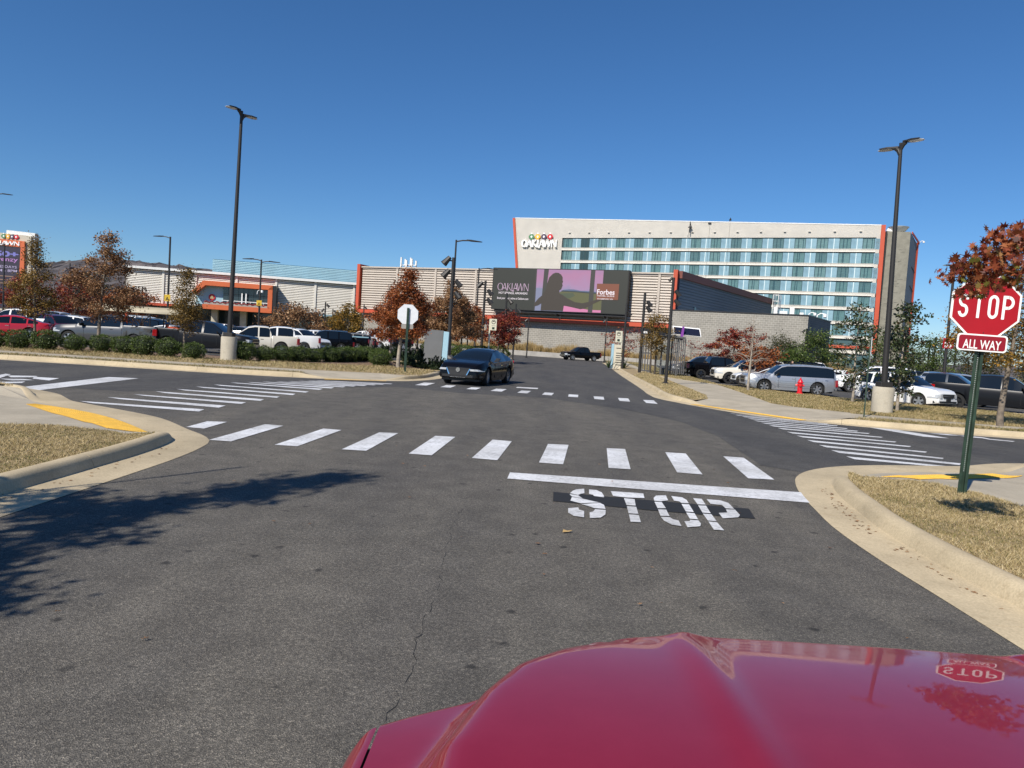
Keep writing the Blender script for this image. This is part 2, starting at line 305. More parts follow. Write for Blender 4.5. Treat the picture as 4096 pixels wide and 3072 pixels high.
# black tar patch and the stencilled word STOP
sheet('tar_patch', [(0.538, 7.921), (0.961, 7.869), (2.651, 7.699), (2.561, 7.225), (1.534, 7.304), (0.798, 7.408), (0.508, 7.443)], 0.006, 'tar', road)
def letter(name, pieces):
    b = MB()
    for pc in pieces:
        P = [(x, y, 0.0105) for x, y in pc]; b.poly(P)
    o = b.build(name, 'road_paint', road)
    bm = bmesh.new(); bm.from_mesh(o.data); bmesh.ops.triangulate(bm, faces=bm.faces[:])
    for f in bm.faces:
        f.normal_update()
        if f.normal.z < 0: f.normal_flip()
    bm.to_mesh(o.data); bm.free()
letter('letter_s', ([(0.721, 7.881), (0.763, 8.031), (0.812, 8.127), (0.907, 8.188), (0.886, 7.932), (0.842, 7.890), (0.806, 7.822)], [(0.714, 7.841), (0.804, 7.802), (0.839, 7.647), (0.727, 7.714), (0.714, 7.794)], [(0.725, 7.686), (0.841, 7.630), (0.998, 7.500), (0.797, 7.399), (0.695, 7.498)],
    [(0.799, 7.358), (1.005, 7.485), (1.038, 7.393), (1.030, 7.211), (0.918, 7.212), (0.861, 7.293)], [(0.918, 7.164), (1.026, 7.163), (0.997, 6.964), (0.935, 6.823), (0.825, 6.773), (0.847, 7.013), (0.887, 7.055)], [(0.771, 6.787), (0.674, 6.826), (0.630, 6.939), (0.645, 7.135), (0.751, 7.197), (0.751, 7.102), (0.797, 7.053)], [(0.961, 8.164), (1.044, 8.160), (1.092, 8.045), (1.095, 7.853), (1.085, 7.776), (0.979, 7.818), (0.977, 7.874), (0.936, 7.919)]))
letter('letter_t', ([(1.209, 8.151), (1.354, 8.146), (1.581, 8.137), (1.548, 7.878), (1.329, 7.849), (1.200, 7.885)], [(1.308, 7.806), (1.422, 7.785), (1.379, 7.457), (1.283, 7.463)], [(1.278, 7.412), (1.376, 7.406), (1.342, 7.080), (1.245, 7.084)], [(1.241, 7.038), (1.338, 7.034), (1.307, 6.738), (1.208, 6.733)]))
letter('letter_o', ([(1.635, 7.775), (1.659, 7.929), (1.711, 8.059), (1.836, 8.117), (1.802, 7.842), (1.726, 7.784), (1.711, 7.762)], [(1.628, 7.719), (1.708, 7.725), (1.691, 7.429), (1.598, 7.403)], [(1.592, 7.352), (1.680, 7.361), (1.652, 7.073), (1.559, 7.063)], [(1.554, 7.017), (1.645, 7.027), (1.659, 6.943), (1.705, 6.912), (1.681, 6.684), (1.601, 6.718), (1.553, 6.858)],
    [(1.893, 8.095), (2.007, 8.053), (2.028, 7.928), (2.010, 7.759), (1.929, 7.754), (1.917, 7.822), (1.868, 7.844)], [(1.916, 7.697), (2.000, 7.704), (1.959, 7.326), (1.877, 7.335)], [(1.869, 7.285), (1.952, 7.277), (1.922, 7.012), (1.841, 7.020)], [(1.834, 6.974), (1.913, 6.966), (1.905, 6.837), (1.871, 6.733), (1.732, 6.658), (1.758, 6.897), (1.815, 6.912)]))
letter('letter_p', ([(2.130, 8.052), (2.226, 8.042), (2.191, 7.741), (2.100, 7.732)], [(2.092, 7.678), (2.180, 7.686), (2.133, 7.326), (2.049, 7.335)], [(2.040, 7.285), (2.127, 7.277), (2.097, 6.985), (2.013, 6.992)], [(2.006, 6.947), (2.088, 6.940), (2.068, 6.630), (1.972, 6.632)],
    [(2.281, 8.040), (2.431, 8.028), (2.490, 7.916), (2.464, 7.612), (2.373, 7.621), (2.379, 7.777), (2.261, 7.797)], [(2.361, 7.567), (2.461, 7.578), (2.437, 7.330), (2.385, 7.224), (2.201, 7.130), (2.227, 7.367), (2.330, 7.411)]))

# ------------------------------------------------------------------ kerbs
def kerb(name, pts, side):
    root = empty(name); root['kind'] = 'structure'
    P = smooth_path(pts, 0.18); n = len(P); xy = np.array([p[:2] for p in P]); hh = np.array([p[2] for p in P])
    d = np.gradient(xy, axis=0); d /= np.linalg.norm(d, axis=1)[:, None] + 1e-9
    nr = np.stack([-d[:, 1], d[:, 0]], 1) * side             # points to the road
    s = np.concatenate([[0], np.cumsum(np.linalg.norm(np.diff(xy, axis=0), axis=1))])
    i0 = 0
    while i0 < n - 1:
        L = 3.0 if xy[i0, 1] < 40 else 9.0
        i1 = min(n - 1, max(i0 + 2, int(np.searchsorted(s, s[i0] + L))))
        b = MB(); prof = [(0.46, 0.0045), (0.44, 0.009), (0.03, 0.012), (0.0, 0.018), (-0.035, 0.10), (-0.06, 0.135), (-0.095, 0.15), (-0.15, 0.153), (-0.19, 0.148), (-0.2, 0.135), (-0.2, -0.05)]
        idx = list(range(i0, i1 + 1)); vs = []
        for k in idx:
            a = 0.0
            if k == i0: a = 0.004
            if k == i1: a = -0.004
            for of, z in prof:
                zz = z if of > 0.01 or z < 0 else 0.012 + (z - 0.012) * hh[k]
                vs.append((xy[k, 0] + d[k, 0] * a + nr[k, 0] * of, xy[k, 1] + d[k, 1] * a + nr[k, 1] * of, zz))
        m = len(prof)
        fs = [(i * m + j, i * m + j + 1, (i + 1) * m + j + 1, (i + 1) * m + j) for i in range(len(idx) - 1) for j in range(m - 1)]
        fs += [tuple(range(m)), tuple((len(idx) - 1) * m + j for j in range(m))]
        b.add(vs, fs); o = b.build('kerb_segment', 'kerb', root, smooth=50)
        i0 = i1
    return root
KSW = [(-3.9, -14.0, 1), (-4.3, 0.0, 1), (-4.42, 4.5, 1), (-4.40, 6.2, 1), (-4.39, 7.4, 1), (-4.40, 8.5, 1), (-4.46, 9.2, 1), (-4.58, 9.75, 0.75), (-4.85, 10.15, 0.1), (-5.13, 10.45, 0), (-6.29, 11.72, 0), (-7.0, 12.2, 0), (-7.9, 12.75, 0), (-8.6, 13.2, 0), (-9.1, 13.75, 0.2), (-9.55, 14.25, 0.9), (-10.3, 14.75, 1), (-12.5, 15.3, 1), (-20, 15.6, 1), (-60, 16.0, 1)]
kerb('kerb_near_left', KSW, -1)
KSE = [(2.9, -14, 1), (3.45, 0, 1), (3.62, 4.9, 1), (3.66, 6.1, 1), (3.76, 7.1, 1), (3.90, 7.8, 1), (4.07, 8.6, 1), (4.28, 9.3, 0.95), (4.5, 9.85, 0.6), (4.78, 10.3, 0.05), (5.2, 10.75, 0), (5.6, 11.05, 0), (6.3, 11.4, 0), (7.2, 11.7, 0), (8.2, 12.05, 0), (8.7, 12.4, 0.4), (9.3, 12.75, 1), (12, 13.0, 1), (20, 13.2, 1), (60, 13.4, 1)]
kerb('kerb_near_right', KSE, 1)
KNE = [(11.3, 88, 1), (9.4, 66, 1), (7.55, 47, 1), (6.05, 30.5, 1), (5.75, 27.5, 1), (5.72, 25.6, 1), (5.95, 24.6, 0.8), (6.25, 23.6, 0.1), (6.6, 22.6, 0), (7.2, 21.3, 0), (7.9, 20.5, 0), (8.55, 20.1, 0.0), (8.95, 19.9, 0.5), (9.4, 19.7, 1), (10.2, 19.45, 1), (13.6, 19.05, 1), (22, 18.7, 1), (60, 18.0, 1)]
kerb('kerb_far_right', KNE, -1)
KNW = [(-60, 24.0, 1), (-17, 24.1, 1), (-15, 24.3, 1), (-12, 24.35, 1), (-9.3, 24.45, 1), (-7.4, 24.8, 1), (-6.9, 24.95, 0.5), (-6.4, 25.15, 0), (-5.4, 25.6, 0), (-4.6, 26.2, 0), (-4.2, 26.7, 0.5), (-3.9, 27.4, 1), (-3.5, 29, 1), (-3.3, 31.5, 1), (-2.6, 44, 1), (-1.2, 70, 1), (-0.4, 82, 1)]
kerb('kerb_far_left', KNW, -1)

# ------------------------------------------------------------------ raised islands: pavements, verges, tactile paving
def offs(pts, side, o=0.195):
    P = np.array([p[:2] for p in pts]); d = np.gradient(P, axis=0); d /= np.linalg.norm(d, axis=1)[:, None]
    return [(p[0] - side * -q[1] * o, p[1] - side * q[0] * o) for p, q in zip(P, d)]
def inner(pts, side):
    Q = smooth_path(pts, 0.18); o = offs(Q, side); return [(a[0], a[1], 0.012 + 0.128 * q[2]) for a, q in zip(o, Q)]
PAVE = []
def pave(name, poly, z=0.137, m='pavement'):
    o = sheet(name, [(p[0], p[1], p[2] if len(p) > 2 else z) for p in poly], z, m); PAVE.append(o); return o
def pave_z(x, y):
    from mathutils.bvhtree import BVHTree
    if not hasattr(pave_z, 'trees'): pave_z.trees = [BVHTree.FromPolygons([tuple(v.co) for v in o.data.vertices], [tuple(p.vertices) for p in o.data.polygons]) for o in PAVE]
    zs = [h[0].z for h in (t.ray_cast(Vector((x, y, 5)), Vector((0, 0, -1))) for t in pave_z.trees) if h[0] is not None]
    return max(zs) if zs else 0.015
GRASS = []
def verge(poly, z, dens, h, green=0.0, hide=False):
    GRASS.append((poly, z, dens, h, green))
isw = inner(KSW, -1); ise = inner(KSE, 1); ine = inner(KNE, -1); inw = inner(KNW, -1)
def cut(l, a, b): return [p for p in l if a(p) and b(p)]
# near left corner
g1 = [p for p in isw if p[1] < 9.55] 
gz = [(-4.933, 9.212, 0.140), (-5.211, 9.373, 0.140), (-6.114, 9.553, 0.140), (-6.656, 9.326, 0.140), (-7.954, 8.674, 0.140)]
sheet('verge_soil', g1 + gz + [(-30, 9.6, 0.14), (-30, -14, 0.14)], 0.13, 'soil')
verge([p[:2] for p in g1 + gz] + [(-9.5, 9.6), (-9.5, 3), (-4.9, 3)], 0.135, 6500, 0.036)
ra = [p for p in isw if p[1] >= 9.55 and p[0] > -9.7]
pave('pavement', ra + [(-10.2, 14.2, 0.14), (-13, 14.6, 0.14)] + [(-30, 14.9, 0.14)] + [(-30, 9.6, 0.138)] + gz[::-1])
sheet('verge_soil', [p for p in isw if p[0] <= -10.2] + [(-60, 15.2, 0.14), (-30, 15.0, 0.142), (-13, 14.8, 0.142), (-10.4, 14.5, 0.142)], 0.14, 'soil')
verge([p[:2] for p in isw if p[0] <= -9.9 and p[0] > -14] + [(-14, 14.75), (-10.2, 14.4)], 0.14, 1500, 0.06)
# near right corner
g2 = [p for p in ise if p[1] < 10.0]
ge = [(4.548, 9.550, 0.140), (4.779, 9.651, 0.140), (5.031, 9.639, 0.140), (5.190, 9.557, 0.140), (5.534, 9.521, 0.140), (5.702, 9.345, 0.140), (5.755, 9.140, 0.140), (5.919, 8.857, 0.140), (5.918, 8.114, 0.140), (6.113, 7.595, 0.140)]
sheet('verge_soil', g2 + ge[1:] + [(30, 8.6, 0.14), (30, -14, 0.14)], 0.13, 'soil')
verge([p[:2] for p in g2 if p[1] > 1.5] + [p[:2] for p in ge[1:]] + [(10, 7.6), (10, 1.5)], 0.135, 6500, 0.036)
rb = [p for p in ise if p[1] >= 10.0 and p[0] < 9.0]
pave('pavement', rb + [(9.2, 12.6, 0.14), (30, 12.95, 0.14), (30, 8.6, 0.138)] + ge[1:][::-1])
sheet('verge_soil', [p for p in ise if p[0] > 9.25] + [(60, 13.05, 0.145), (30, 13.0, 0.145), (9.6, 12.63, 0.145)], 0.14, 'soil')
# far right island: verge by the road, pavement running away, lawn with the hydrant, strip pavement along the street
w1 = [(6.898, 25.156, 0.137), (7.441, 27.428, 0.137), (8.030, 33.252, 0.137), (9.491, 46.558, 0.137), (10.117, 55.201, 0.137), (12.860, 86.619, 0.137), (15.411, 129.465, 0.137)]
w2 = [(21.018, 148.391, 0.137), (15.836, 82.178, 0.137), (12.782, 56.520, 0.137), (11.660, 42.823, 0.137), (10.099, 31.681, 0.137), (9.520, 27.831, 0.137), (9.036, 24.904, 0.137), (9.399, 23.737, 0.137), (10.735, 22.664, 0.137)]
rn = [p for p in ine if p[1] > 24.4 and p[1] < 60]
sheet('verge_soil', rn + w1, 0.13, 'soil')
verge([p[:2] for p in rn if p[1] < 45] + [p[:2] for p in w1[:5]], 0.13, 760, 0.06, 0.0)
rm = [p for p in ine if p[1] <= 24.4 and p[0] < 9.2]
strip_in = [(10.6, 20.7), (13.9, 20.15), (22, 19.75), (60, 19.2)]
strip_out = [(60, 20.2), (22, 20.85), (14.3, 21.2), (10.6, 22.3)]
w2n = [p for p in w2 if p[1] > 22.6]
pave('pavement', rm + [(9.6, 20.3, 0.137)] + [(x, y, 0.137) for x, y in strip_in + strip_out] + w2n[::-1] + w1[::-1][:0] + w1[::-1])
sheet('verge_soil', [p for p in ine if p[0] >= 9.2 and p[1] < 24] + [(60, 19.18, 0.145)] + [(x, y, 0.145) for x, y in strip_in[::-1][1:]] + [(9.75, 20.2, 0.14)], 0.14, 'soil')
verge([p[:2] for p in ine if p[0] >= 9.3 and p[1] < 24 and p[0] < 19] + [(19, 19.85), (13.9, 20.1), (10.6, 20.6), (9.8, 20.2)], 0.14, 700, 0.08, 0.12)
lawn = [p for p in w2n] + [(x, y, 0.14) for x, y in strip_out[::-1]] + [(60, 26.5, 0.14), (30, 27.5, 0.14), (19.5, 29.2, 0.14), (16.8, 30.6, 0.14), (14.6, 32.6, 0.14), (12.4, 35.6, 0.14), (10.9, 39.5, 0.14), (9.6, 47, 0.14)]
sheet('verge_soil', lawn, 0.14, 'soil')
verge([p[:2] for p in w2n] + [(10.6, 22.3), (14.3, 21.2), (20, 20.9), (20, 29.0), (16.8, 30.6), (14.6, 32.6), (12.4, 35.6), (10.9, 39.5), (9.6, 47)], 0.14, 760, 0.06, 0.1)
kerb('kerb_right_car_park', [(60, 26.6, 1), (30, 27.6, 1), (19.5, 29.3, 1), (16.85, 30.7, 1), (14.65, 32.7, 1), (12.45, 35.7, 1), (10.95, 39.6, 1), (9.75, 47.2, 1), (10.4, 60, 1)], -1)
# far left island
sheet('verge_soil', [p for p in inw if p[0] < -7.0 and p[1] < 26] + [(-7.6, 25.7, 0.14), (-12, 25.35, 0.14), (-60, 25.3, 0.14)], 0.14, 'soil')
verge([p[:2] for p in inw if p[0] < -7.2 and p[1] < 26 and p[0] > -30] + [(-7.6, 25.6), (-12, 25.3), (-30, 25.25)], 0.14, 260, 0.08, 0.2)
rw = [p for p in inw if p[0] >= -7.0 and p[1] < 27.2]
pave('pavement', rw + [(-3.95, 27.6, 0.137), (-5.2, 28.0, 0.137), (-8, 27.2, 0.137), (-12, 26.9, 0.137), (-60, 26.8, 0.137), (-60, 25.3, 0.137), (-12, 25.35, 0.137), (-7.6, 25.7, 0.137)])
rw2 = [p for p in inw if p[1] >= 27.6]
sheet('verge_soil', rw2 + [(-2.2, 82, 0.14), (-6, 66, 0.14), (-7, 44, 0.14), (-9.5, 37.0, 0.14), (-14, 35.0, 0.14), (-60, 34.2, 0.14), (-60, 26.8, 0.14), (-12, 26.9, 0.14), (-8, 27.2, 0.14), (-5.2, 28.0, 0.14)], 0.14, 'soil')
verge([(-3.6, 28), (-3.5, 33), (-6, 34.5), (-12, 31.2), (-30, 30.5), (-30, 26.9), (-12, 27.0), (-8, 27.3), (-5.2, 28.1)], 0.14, 150, 0.1, 0.1)
sheet('mulch_bed', [(-60, 30.6, 0.15), (-24, 30.6, 0.15), (-14, 31.0, 0.15), (-9, 32.8, 0.15), (-4.6, 34.2, 0.15), (-3.9, 36, 0.15), (-7.5, 42, 0.15), (-9.8, 36.5, 0.15), (-14, 34.6, 0.15), (-60, 34.0, 0.15)], 0.15, 'mulch')
kerb('kerb_left_car_park', [(-60, 34.4, 1), (-14, 35.2, 1), (-9.6, 37.2, 1), (-7.1, 44, 1), (-6.1, 66, 1), (-2.5, 82, 1)], 1)
# tactile paving: one plate with a grid of domes for each ramp
def tactile(corners, nx, ny, z0=0, z1=0, dome=0.014, bow=None, bow2=None):
    A, B, C, D_ = [np.array(c) for c in corners]
    M0 = np.array(bow) - (A + B) / 2 if bow else 0; M1 = np.array(bow2) - (C + D_) / 2 if bow2 else 0
    def at(u, v): k = 4 * u * (1 - u); p = (A * (1 - u) + B * u + M0 * k) * (1 - v) + (D_ * (1 - u) + C * u + M1 * k) * v; return (p[0], p[1], pave_z(p[0], p[1]) + 0.007)
    g = MB(); n = 16; g.add([at(i / n, j / 4) for i in range(n + 1) for j in range(5)], [(i * 5 + j, (i + 1) * 5 + j, (i + 1) * 5 + j + 1, i * 5 + j + 1) for i in range(n) for j in range(4)])
    o = g.build('tactile_plate', 'tactile'); o['kind'] = 'structure'
    bm = bmesh.new(); bm.from_mesh(o.data)
    if sum(f.normal.z for f in bm.faces) < 0: bmesh.ops.reverse_faces(bm, faces=bm.faces[:])
    bm.to_mesh(o.data); bm.free()
    V = []; F = []
    for i in range(nx):
        for j in range(ny):
            c = at((i + 0.5) / nx, (j + 0.5) / ny); b = len(V)
            for r, h in ((dome, -0.002), (dome * 0.62, 0.006)):
                for k in range(6): V.append((c[0] + r * math.cos(k * 1.0472), c[1] + r * math.sin(k * 1.0472), c[2] + h))
            for k in range(6): F.append((b + k, b + (k + 1) % 6, b + 6 + (k + 1) % 6, b + 6 + k))
            F.append((b + 6, b + 7, b + 8, b + 9)); F.append((b + 6, b + 9, b + 10, b + 11))
    d = np_obj('domes', np.array(V), np.array(F), 'tactile', o); d['kind'] = 'stuff'
tactile([(-5.023, 10.044), (-8.368, 12.560), (-8.410, 12.411), (-5.660, 10.041)], 60, 14, bow=(-6.764, 11.747), bow2=(-6.827, 10.989))
tactile([(5.352, 10.219), (7.853, 11.544), (8.157, 11.277), (5.777, 9.973)], 60, 14)
tactile([(5.867, 23.513), (8.028, 19.852), (8.353, 20.133), (6.130, 23.500)], 60, 10, 0.04, 0.07)
tactile([(-6.344, 24.125), (-4.551, 25.338), (-4.427, 25.356), (-6.343, 24.352)], 40, 8, 0.05, 0.08)

# ------------------------------------------------------------------ grass blades
def grass_obj(items):
    rng = np.random.default_rng(5); Vs = []; Fs = []; Ts = []; base = 0
    for poly, z, dens, h, green in items:
        P = np.array(poly); x0, y0 = P.min(0); x1, y1 = P.max(0)
        n = int(dens * (x1 - x0) * (y1 - y0)); x = rng.uniform(x0, x1, n); y = rng.uniform(y0, y1, n)
        k = inpoly(x, y, [tuple(p) for p in P]); x = x[k]; y = y[k]
        far = np.hypot(x, y)
        if dens > 2000:                       # thin out with distance, widen blades instead
            keep = rng.random(len(x)) < np.clip(1.6 - far / 12, 0.35, 1); x = x[keep]; y = y[keep]; far = far[keep]
        m = len(x)
        pat = 0.5 + 0.5 * np.sin(x * 2.1 + 1.3 * np.sin(y * 1.7)) * np.sin(y * 2.6 + 0.7 * np.sin(x * 2.9))
        hh = h * rng.uniform(0.4, 1.25, m) * (0.6 + 0.6 * pat); wd = (0.0020 + 0.0008 * far / 3) * rng.uniform(0.7, 1.4, m)
        a = rng.uniform(0, 2 * np.pi, m); lean = rng.normal(0, 0.75, (m, 2)) * hh[:, None]
        b1 = np.stack([x - wd * np.cos(a), y - wd * np.sin(a), np.full(m, z)], 1); b2 = np.stack([x + wd * np.cos(a), y + wd * np.sin(a), np.full(m, z)], 1)
        t = np.stack([x + lean[:, 0], y + lean[:, 1], z + hh], 1)
        V = np.empty((m * 3, 3)); V[0::3] = b1; V[1::3] = b2; V[2::3] = t
        tn = np.clip(0.62 + 0.26 * rng.normal(0, 1, m) - 0.55 * (pat < 0.32) * rng.random(m) - green * rng.random(m) * 3, 0, 1)
        Vs.append(V); Fs.append(np.arange(m * 3).reshape(-1, 3) + base); Ts.append(np.repeat(tn, 3)); base += m * 3
    o = np_obj('dry_grass', np.concatenate(Vs), np.concatenate(Fs), 'dry_grass', attr=np.concatenate(Ts))
    return tag(o, 'short straw-coloured dry grass on the verges', 'grass', kind='stuff')
grass_obj(GRASS)

# cracks and the paving seam of the lane
def crack(pts, w_, seed):
    rn = random.Random(seed); P = smooth_path(pts, 0.06); b = MB(); V = []
    for i, p in enumerate(P):
        j = rn.gauss(0, 0.012); ww = w_ * rn.uniform(0.25, 1.0) * (0.15 if i in (0, len(P) - 1) else 1)
        V += [(p[0] + j - ww, p[1], 0.0016), (p[0] + j + ww, p[1] + rn.gauss(0, 0.01), 0.0016)]
    b.add(V, [(2 * i, 2 * i + 1, 2 * i + 3, 2 * i + 2) for i in range(len(P) - 1) if rn.random() < 0.72]); b.build('crack', 'tar', road)
crack([(-0.357, 7.726), (-0.417, 6.297), (-0.424, 5.317), (-0.396, 4.432), (-0.425, 3.789), (-0.397, 3.266), (-0.429, 3.009), (-0.438, 2.791)], 0.002, 1)
crack([(6.762, 71.973), (4.857, 49.992), (3.678, 38.066), (3.278, 32.482)], 0.02, 4)

# ------------------------------------------------------------------ lettering
def text_mb(txt, size=1.0, bold=0.0, depth=0.0, align='CENTER'):
    cu = bpy.data.curves.new('txt', 'FONT'); cu.body = txt; cu.size = size; cu.align_x = align; cu.align_y = 'CENTER'; cu.offset = bold; cu.extrude = depth; cu.resolution_u = 3
    ob = bpy.data.objects.new('txt', cu); COL.objects.link(ob); me = bpy.data.meshes.new_from_object(ob); bpy.data.objects.remove(ob)
    b = MB(); b.add([tuple(v.co) for v in me.vertices], [tuple(p.vertices) for p in me.polygons]); return b
def put_text(name, txt, m, parent, loc, size, w=None, bold=0.0, up=(0, 0, 1), right=(1, 0, 0), thick=0.0):
    b = text_mb(txt, 1.0, bold, thick / max(size, 1e-6))
    xs = [v[0] for v in b.v]; k = size if w is None else w / (max(xs) - min(xs)); cx = (max(xs) + min(xs)) / 2
    r_, u_, l_ = Vector(right), Vector(up), Vector(loc); n_ = r_.cross(u_)
    b.v = [tuple(l_ + r_ * ((v[0] - cx) * k) + u_ * (v[1] * size) + n_ * (v[2] * size)) for v in b.v]
    return b.build(name, m, parent)
def oaklawn(b, x0, z0, w, h, y, bold=1.0, deep=0.0):
    """condensed capitals with thick and thin strokes: O A K L A W N"""
    u = w / 6.35; T = 0.17 * bold; t = 0.10 * bold
    def st(x1, z1, x2, z2, w1):
        p = [(x1 - w1 / 2, z1), (x1 + w1 / 2, z1), (x2 + w1 / 2, z2), (x2 - w1 / 2, z2)]
        q = [(x0 + a * u, y, z0 + c * h) for a, c in p]
        b.prism(q, (0, deep, 0)) if deep else b.poly(q)
    n = 28
    for i in range(n):
        a0, a1 = 2 * math.pi * i / n, 2 * math.pi * (i + 1) / n
        def e(a, k, kz): return (x0 + (0.55 + (0.55 - k) * math.cos(a)) * u, y, z0 + (0.5 + (0.5 - kz) * math.sin(a)) * h)
        q = [e(a0, 0, 0), e(a1, 0, 0), e(a1, T, t * 0.7), e(a0, T, t * 0.7)]
        b.prism(q, (0, deep, 0)) if deep else b.poly(q)
    def A(x): st(x, 0, x + 0.42, 1, t); st(x + 0.84, 0, x + 0.42, 1, T); st(x + 0.16, 0.30, x + 0.16 + 0.001, 0.38, 0.02); q = [(x0 + (x + a) * u, y, z0 + c * h) for a, c in ((0.15, 0.28), (0.7, 0.28), (0.68, 0.36), (0.18, 0.36))]; (b.prism(q, (0, deep, 0)) if deep else b.poly(q))
    A(1.02)
    st(2.05, 0, 2.05, 1, T); st(2.10, 0.5, 2.62, 1, t); st(2.22, 0.52, 2.78, 0, T)
    st(2.95, -0.05, 2.95, 1, T); q = [(x0 + a * u, y, z0 + c * h) for a, c in ((2.9, -0.05), (3.25, -0.12), (3.45, 0.02), (3.2, -0.02), (2.98, 0.06))]; (b.prism(q, (0, deep, 0)) if deep else b.poly(q))
    A(3.22)
    st(3.95, 1, 4.3, 0, T); st(4.3, 0, 4.62, 1, t); st(4.62, 1, 4.97, 0, T); st(4.97, 0, 5.3, 1, t)
    st(5.42, 0, 5.42, 1, t); st(5.42, 1, 6.2, -0.02, T); st(6.2, -0.02, 6.2, 1, t)
    return b
def silk(parent, x, z, s, y, name, m):
    r = one(name, m, parent, lambda b: b.prism([(x + a * s, y, z + c * s) for a, c in ((-0.26, -0.5), (0.26, -0.5), (0.32, -0.25), (0.55, -0.2), (0.52, 0.1), (0.22, 0.42), (-0.22, 0.42), (-0.52, 0.1), (-0.55, -0.2), (-0.32, -0.25))], (0, 0.12, 0)))
    one('collar', 'sign_white', r, lambda b: (b.prism([(x + 0.17 * s * math.cos(k), y - 0.02, z - 0.02 * s + 0.2 * s * math.sin(k)) for k in [i * 0.785 for i in range(8)]], (0, 0.02, 0)), b.box(x - 0.12 * s, x + 0.12 * s, y - 0.02, y + 0.05, z + 0.44 * s, z + 0.66 * s)))
    return r
mat('silk_green', (0.08, 0.22, 0.10), 0.5); mat('silk_yellow', (0.80, 0.42, 0.03), 0.5); mat('silk_purple', (0.07, 0.04, 0.08), 0.5); mat('silk_red', (0.55, 0.02, 0.03), 0.5)
SILKS = (('green_silk', 'silk_green'), ('yellow_silk', 'silk_yellow'), ('purple_silk', 'silk_purple'), ('red_silk', 'silk_red'))

# ------------------------------------------------------------------ hotel
mat('hotel_siding', (0.57, 0.54, 0.49), 0.5, var=0.05, scale=0.4)
mat('hotel_band', (0.66, 0.63, 0.57), 0.5, var=0.05, scale=0.6)
mat('hotel_panel', (0.20, 0.33, 0.40), 0.28, var=0.12, scale=0.9)
mat('hotel_panel_b', (0.23, 0.37, 0.44), 0.3, var=0.12, scale=1.1)
mat('mullion', (0.62, 0.74, 0.77), 0.4)
mat('glass_dark', (0.012, 0.045, 0.055), 0.06, spec=0.8)
mat('frame_dark', (0.05, 0.10, 0.11), 0.4)
mat('curtain', (0.075, 0.17, 0.18), 0.5, var=0.2, scale=2.2)
mat('curtain_dark', (0.02, 0.05, 0.055), 0.4); mat('curtain_mid', (0.055, 0.13, 0.145), 0.5, var=0.2, scale=2.2); mat('curtain_pale', (0.10, 0.20, 0.21), 0.5, var=0.2, scale=2.2)
concrete('cmu_tower', (0.25, 0.24, 0.20)); mat('tower_side_shade', (0.12, 0.14, 0.17), 0.6, var=0.08, scale=0.5)  # blue-grey side tone has the shade of the receding face painted in
def ribs(b, x0, x1, z0, z1, step, y, d, mi=0):
    n = max(1, int(round((z1 - z0) / step))); s = (z1 - z0) / n
    for i in range(n):
        z = z0 + i * s
        b.add([(x0, y, z), (x1, y, z), (x0, y, z + s * 0.62), (x1, y, z + s * 0.62), (x0, y + d, z + s * 0.72), (x1, y + d, z + s * 0.72), (x0, y + d, z + s * 0.9), (x1, y + d, z + s * 0.9), (x0, y, z + s), (x1, y, z + s)],
              [(0, 1, 3, 2), (2, 3, 5, 4), (4, 5, 7, 6), (6, 7, 9, 8)], mi)
hx, hy, ha, hl = (0.245, 192.000, -0.421, 88.181)
hotel = empty('hotel', (hx, hy, 0), ha, 'pale seven-storey hotel with blue window bands and an orange edge frame, behind the low buildings', 'hotel')
one('core', 'frame_dark', hotel, lambda b: b.box(0.2, 84.9, 0.35, 16, 0, 31.0))
def _side(b):
    ribs(b, -3.2, 11.3, 0, 35.2, 0.24, 0.0, 0.05); ribs(b, 11.3, 84.8, 29.75, 35.2, 0.24, 0.0, 0.05); ribs(b, 84.05, 84.8, 5.6, 29.75, 0.24, 0.0, 0.05)
sd = one('siding', 'hotel_siding', hotel, _side)
bm = bmesh.new(); bm.from_mesh(sd.data)
for pc, pn in (((-2.36, 0, 34.91), (2.62, 0, 87.1)), ((-2.42, 0, 34.9), (-13.4, 0, -1.83))):
    bmesh.ops.bisect_plane(bm, geom=bm.verts[:] + bm.edges[:] + bm.faces[:], plane_co=pc, plane_no=pn, clear_outer=True)
bm.to_mesh(sd.data); bm.free()
one('coping', 'white_metal', hotel, lambda b: b.prism([(-2.4, -0.06, 34.91), (84.8, -0.06, 32.29), (84.8, -0.06, 32.5), (-2.4, -0.06, 35.12)], (0, 0.8, 0)))
one('edge_frame', 'orange', hotel, lambda b: b.prism([(-3.1, -0.25, 35.0), (-2.45, -0.25, 35.0), (1.9, -0.25, 3.0), (1.2, -0.25, 3.0)], (0, 2.5, 0)))
one('edge_frame', 'orange', hotel, lambda b: b.prism([(84.8, -0.25, 32.4), (85.65, -0.25, 32.4), (85.95, -0.25, 4.5), (85.1, -0.25, 4.5)], (0, 2.5, 0)))
one('edge_frame', 'orange', hotel, lambda b: b.box(20, 85.0, -0.2, 0.6, 5.4, 6.0))
for r_ in range(8):
    zt = 29.75 - 3.18 * r_ - 2.55
    if zt < 3: continue
    one('band', 'hotel_band', hotel, lambda b: (ribs(b, 11.3, 84.05, zt - 0.56, zt + 0.02, 0.29, -0.02, 0.06), b.box(11.3, 84.05, -0.07, 0.3, zt + 0.02, zt + 0.08), b.box(11.3, 84.05, -0.07, 0.3, zt - 0.63, zt - 0.56)))
mw = MB(); mw.box(0, 2.3, -0.02, 0.12, 0, 2.34); W_frame = mw.mesh('window')
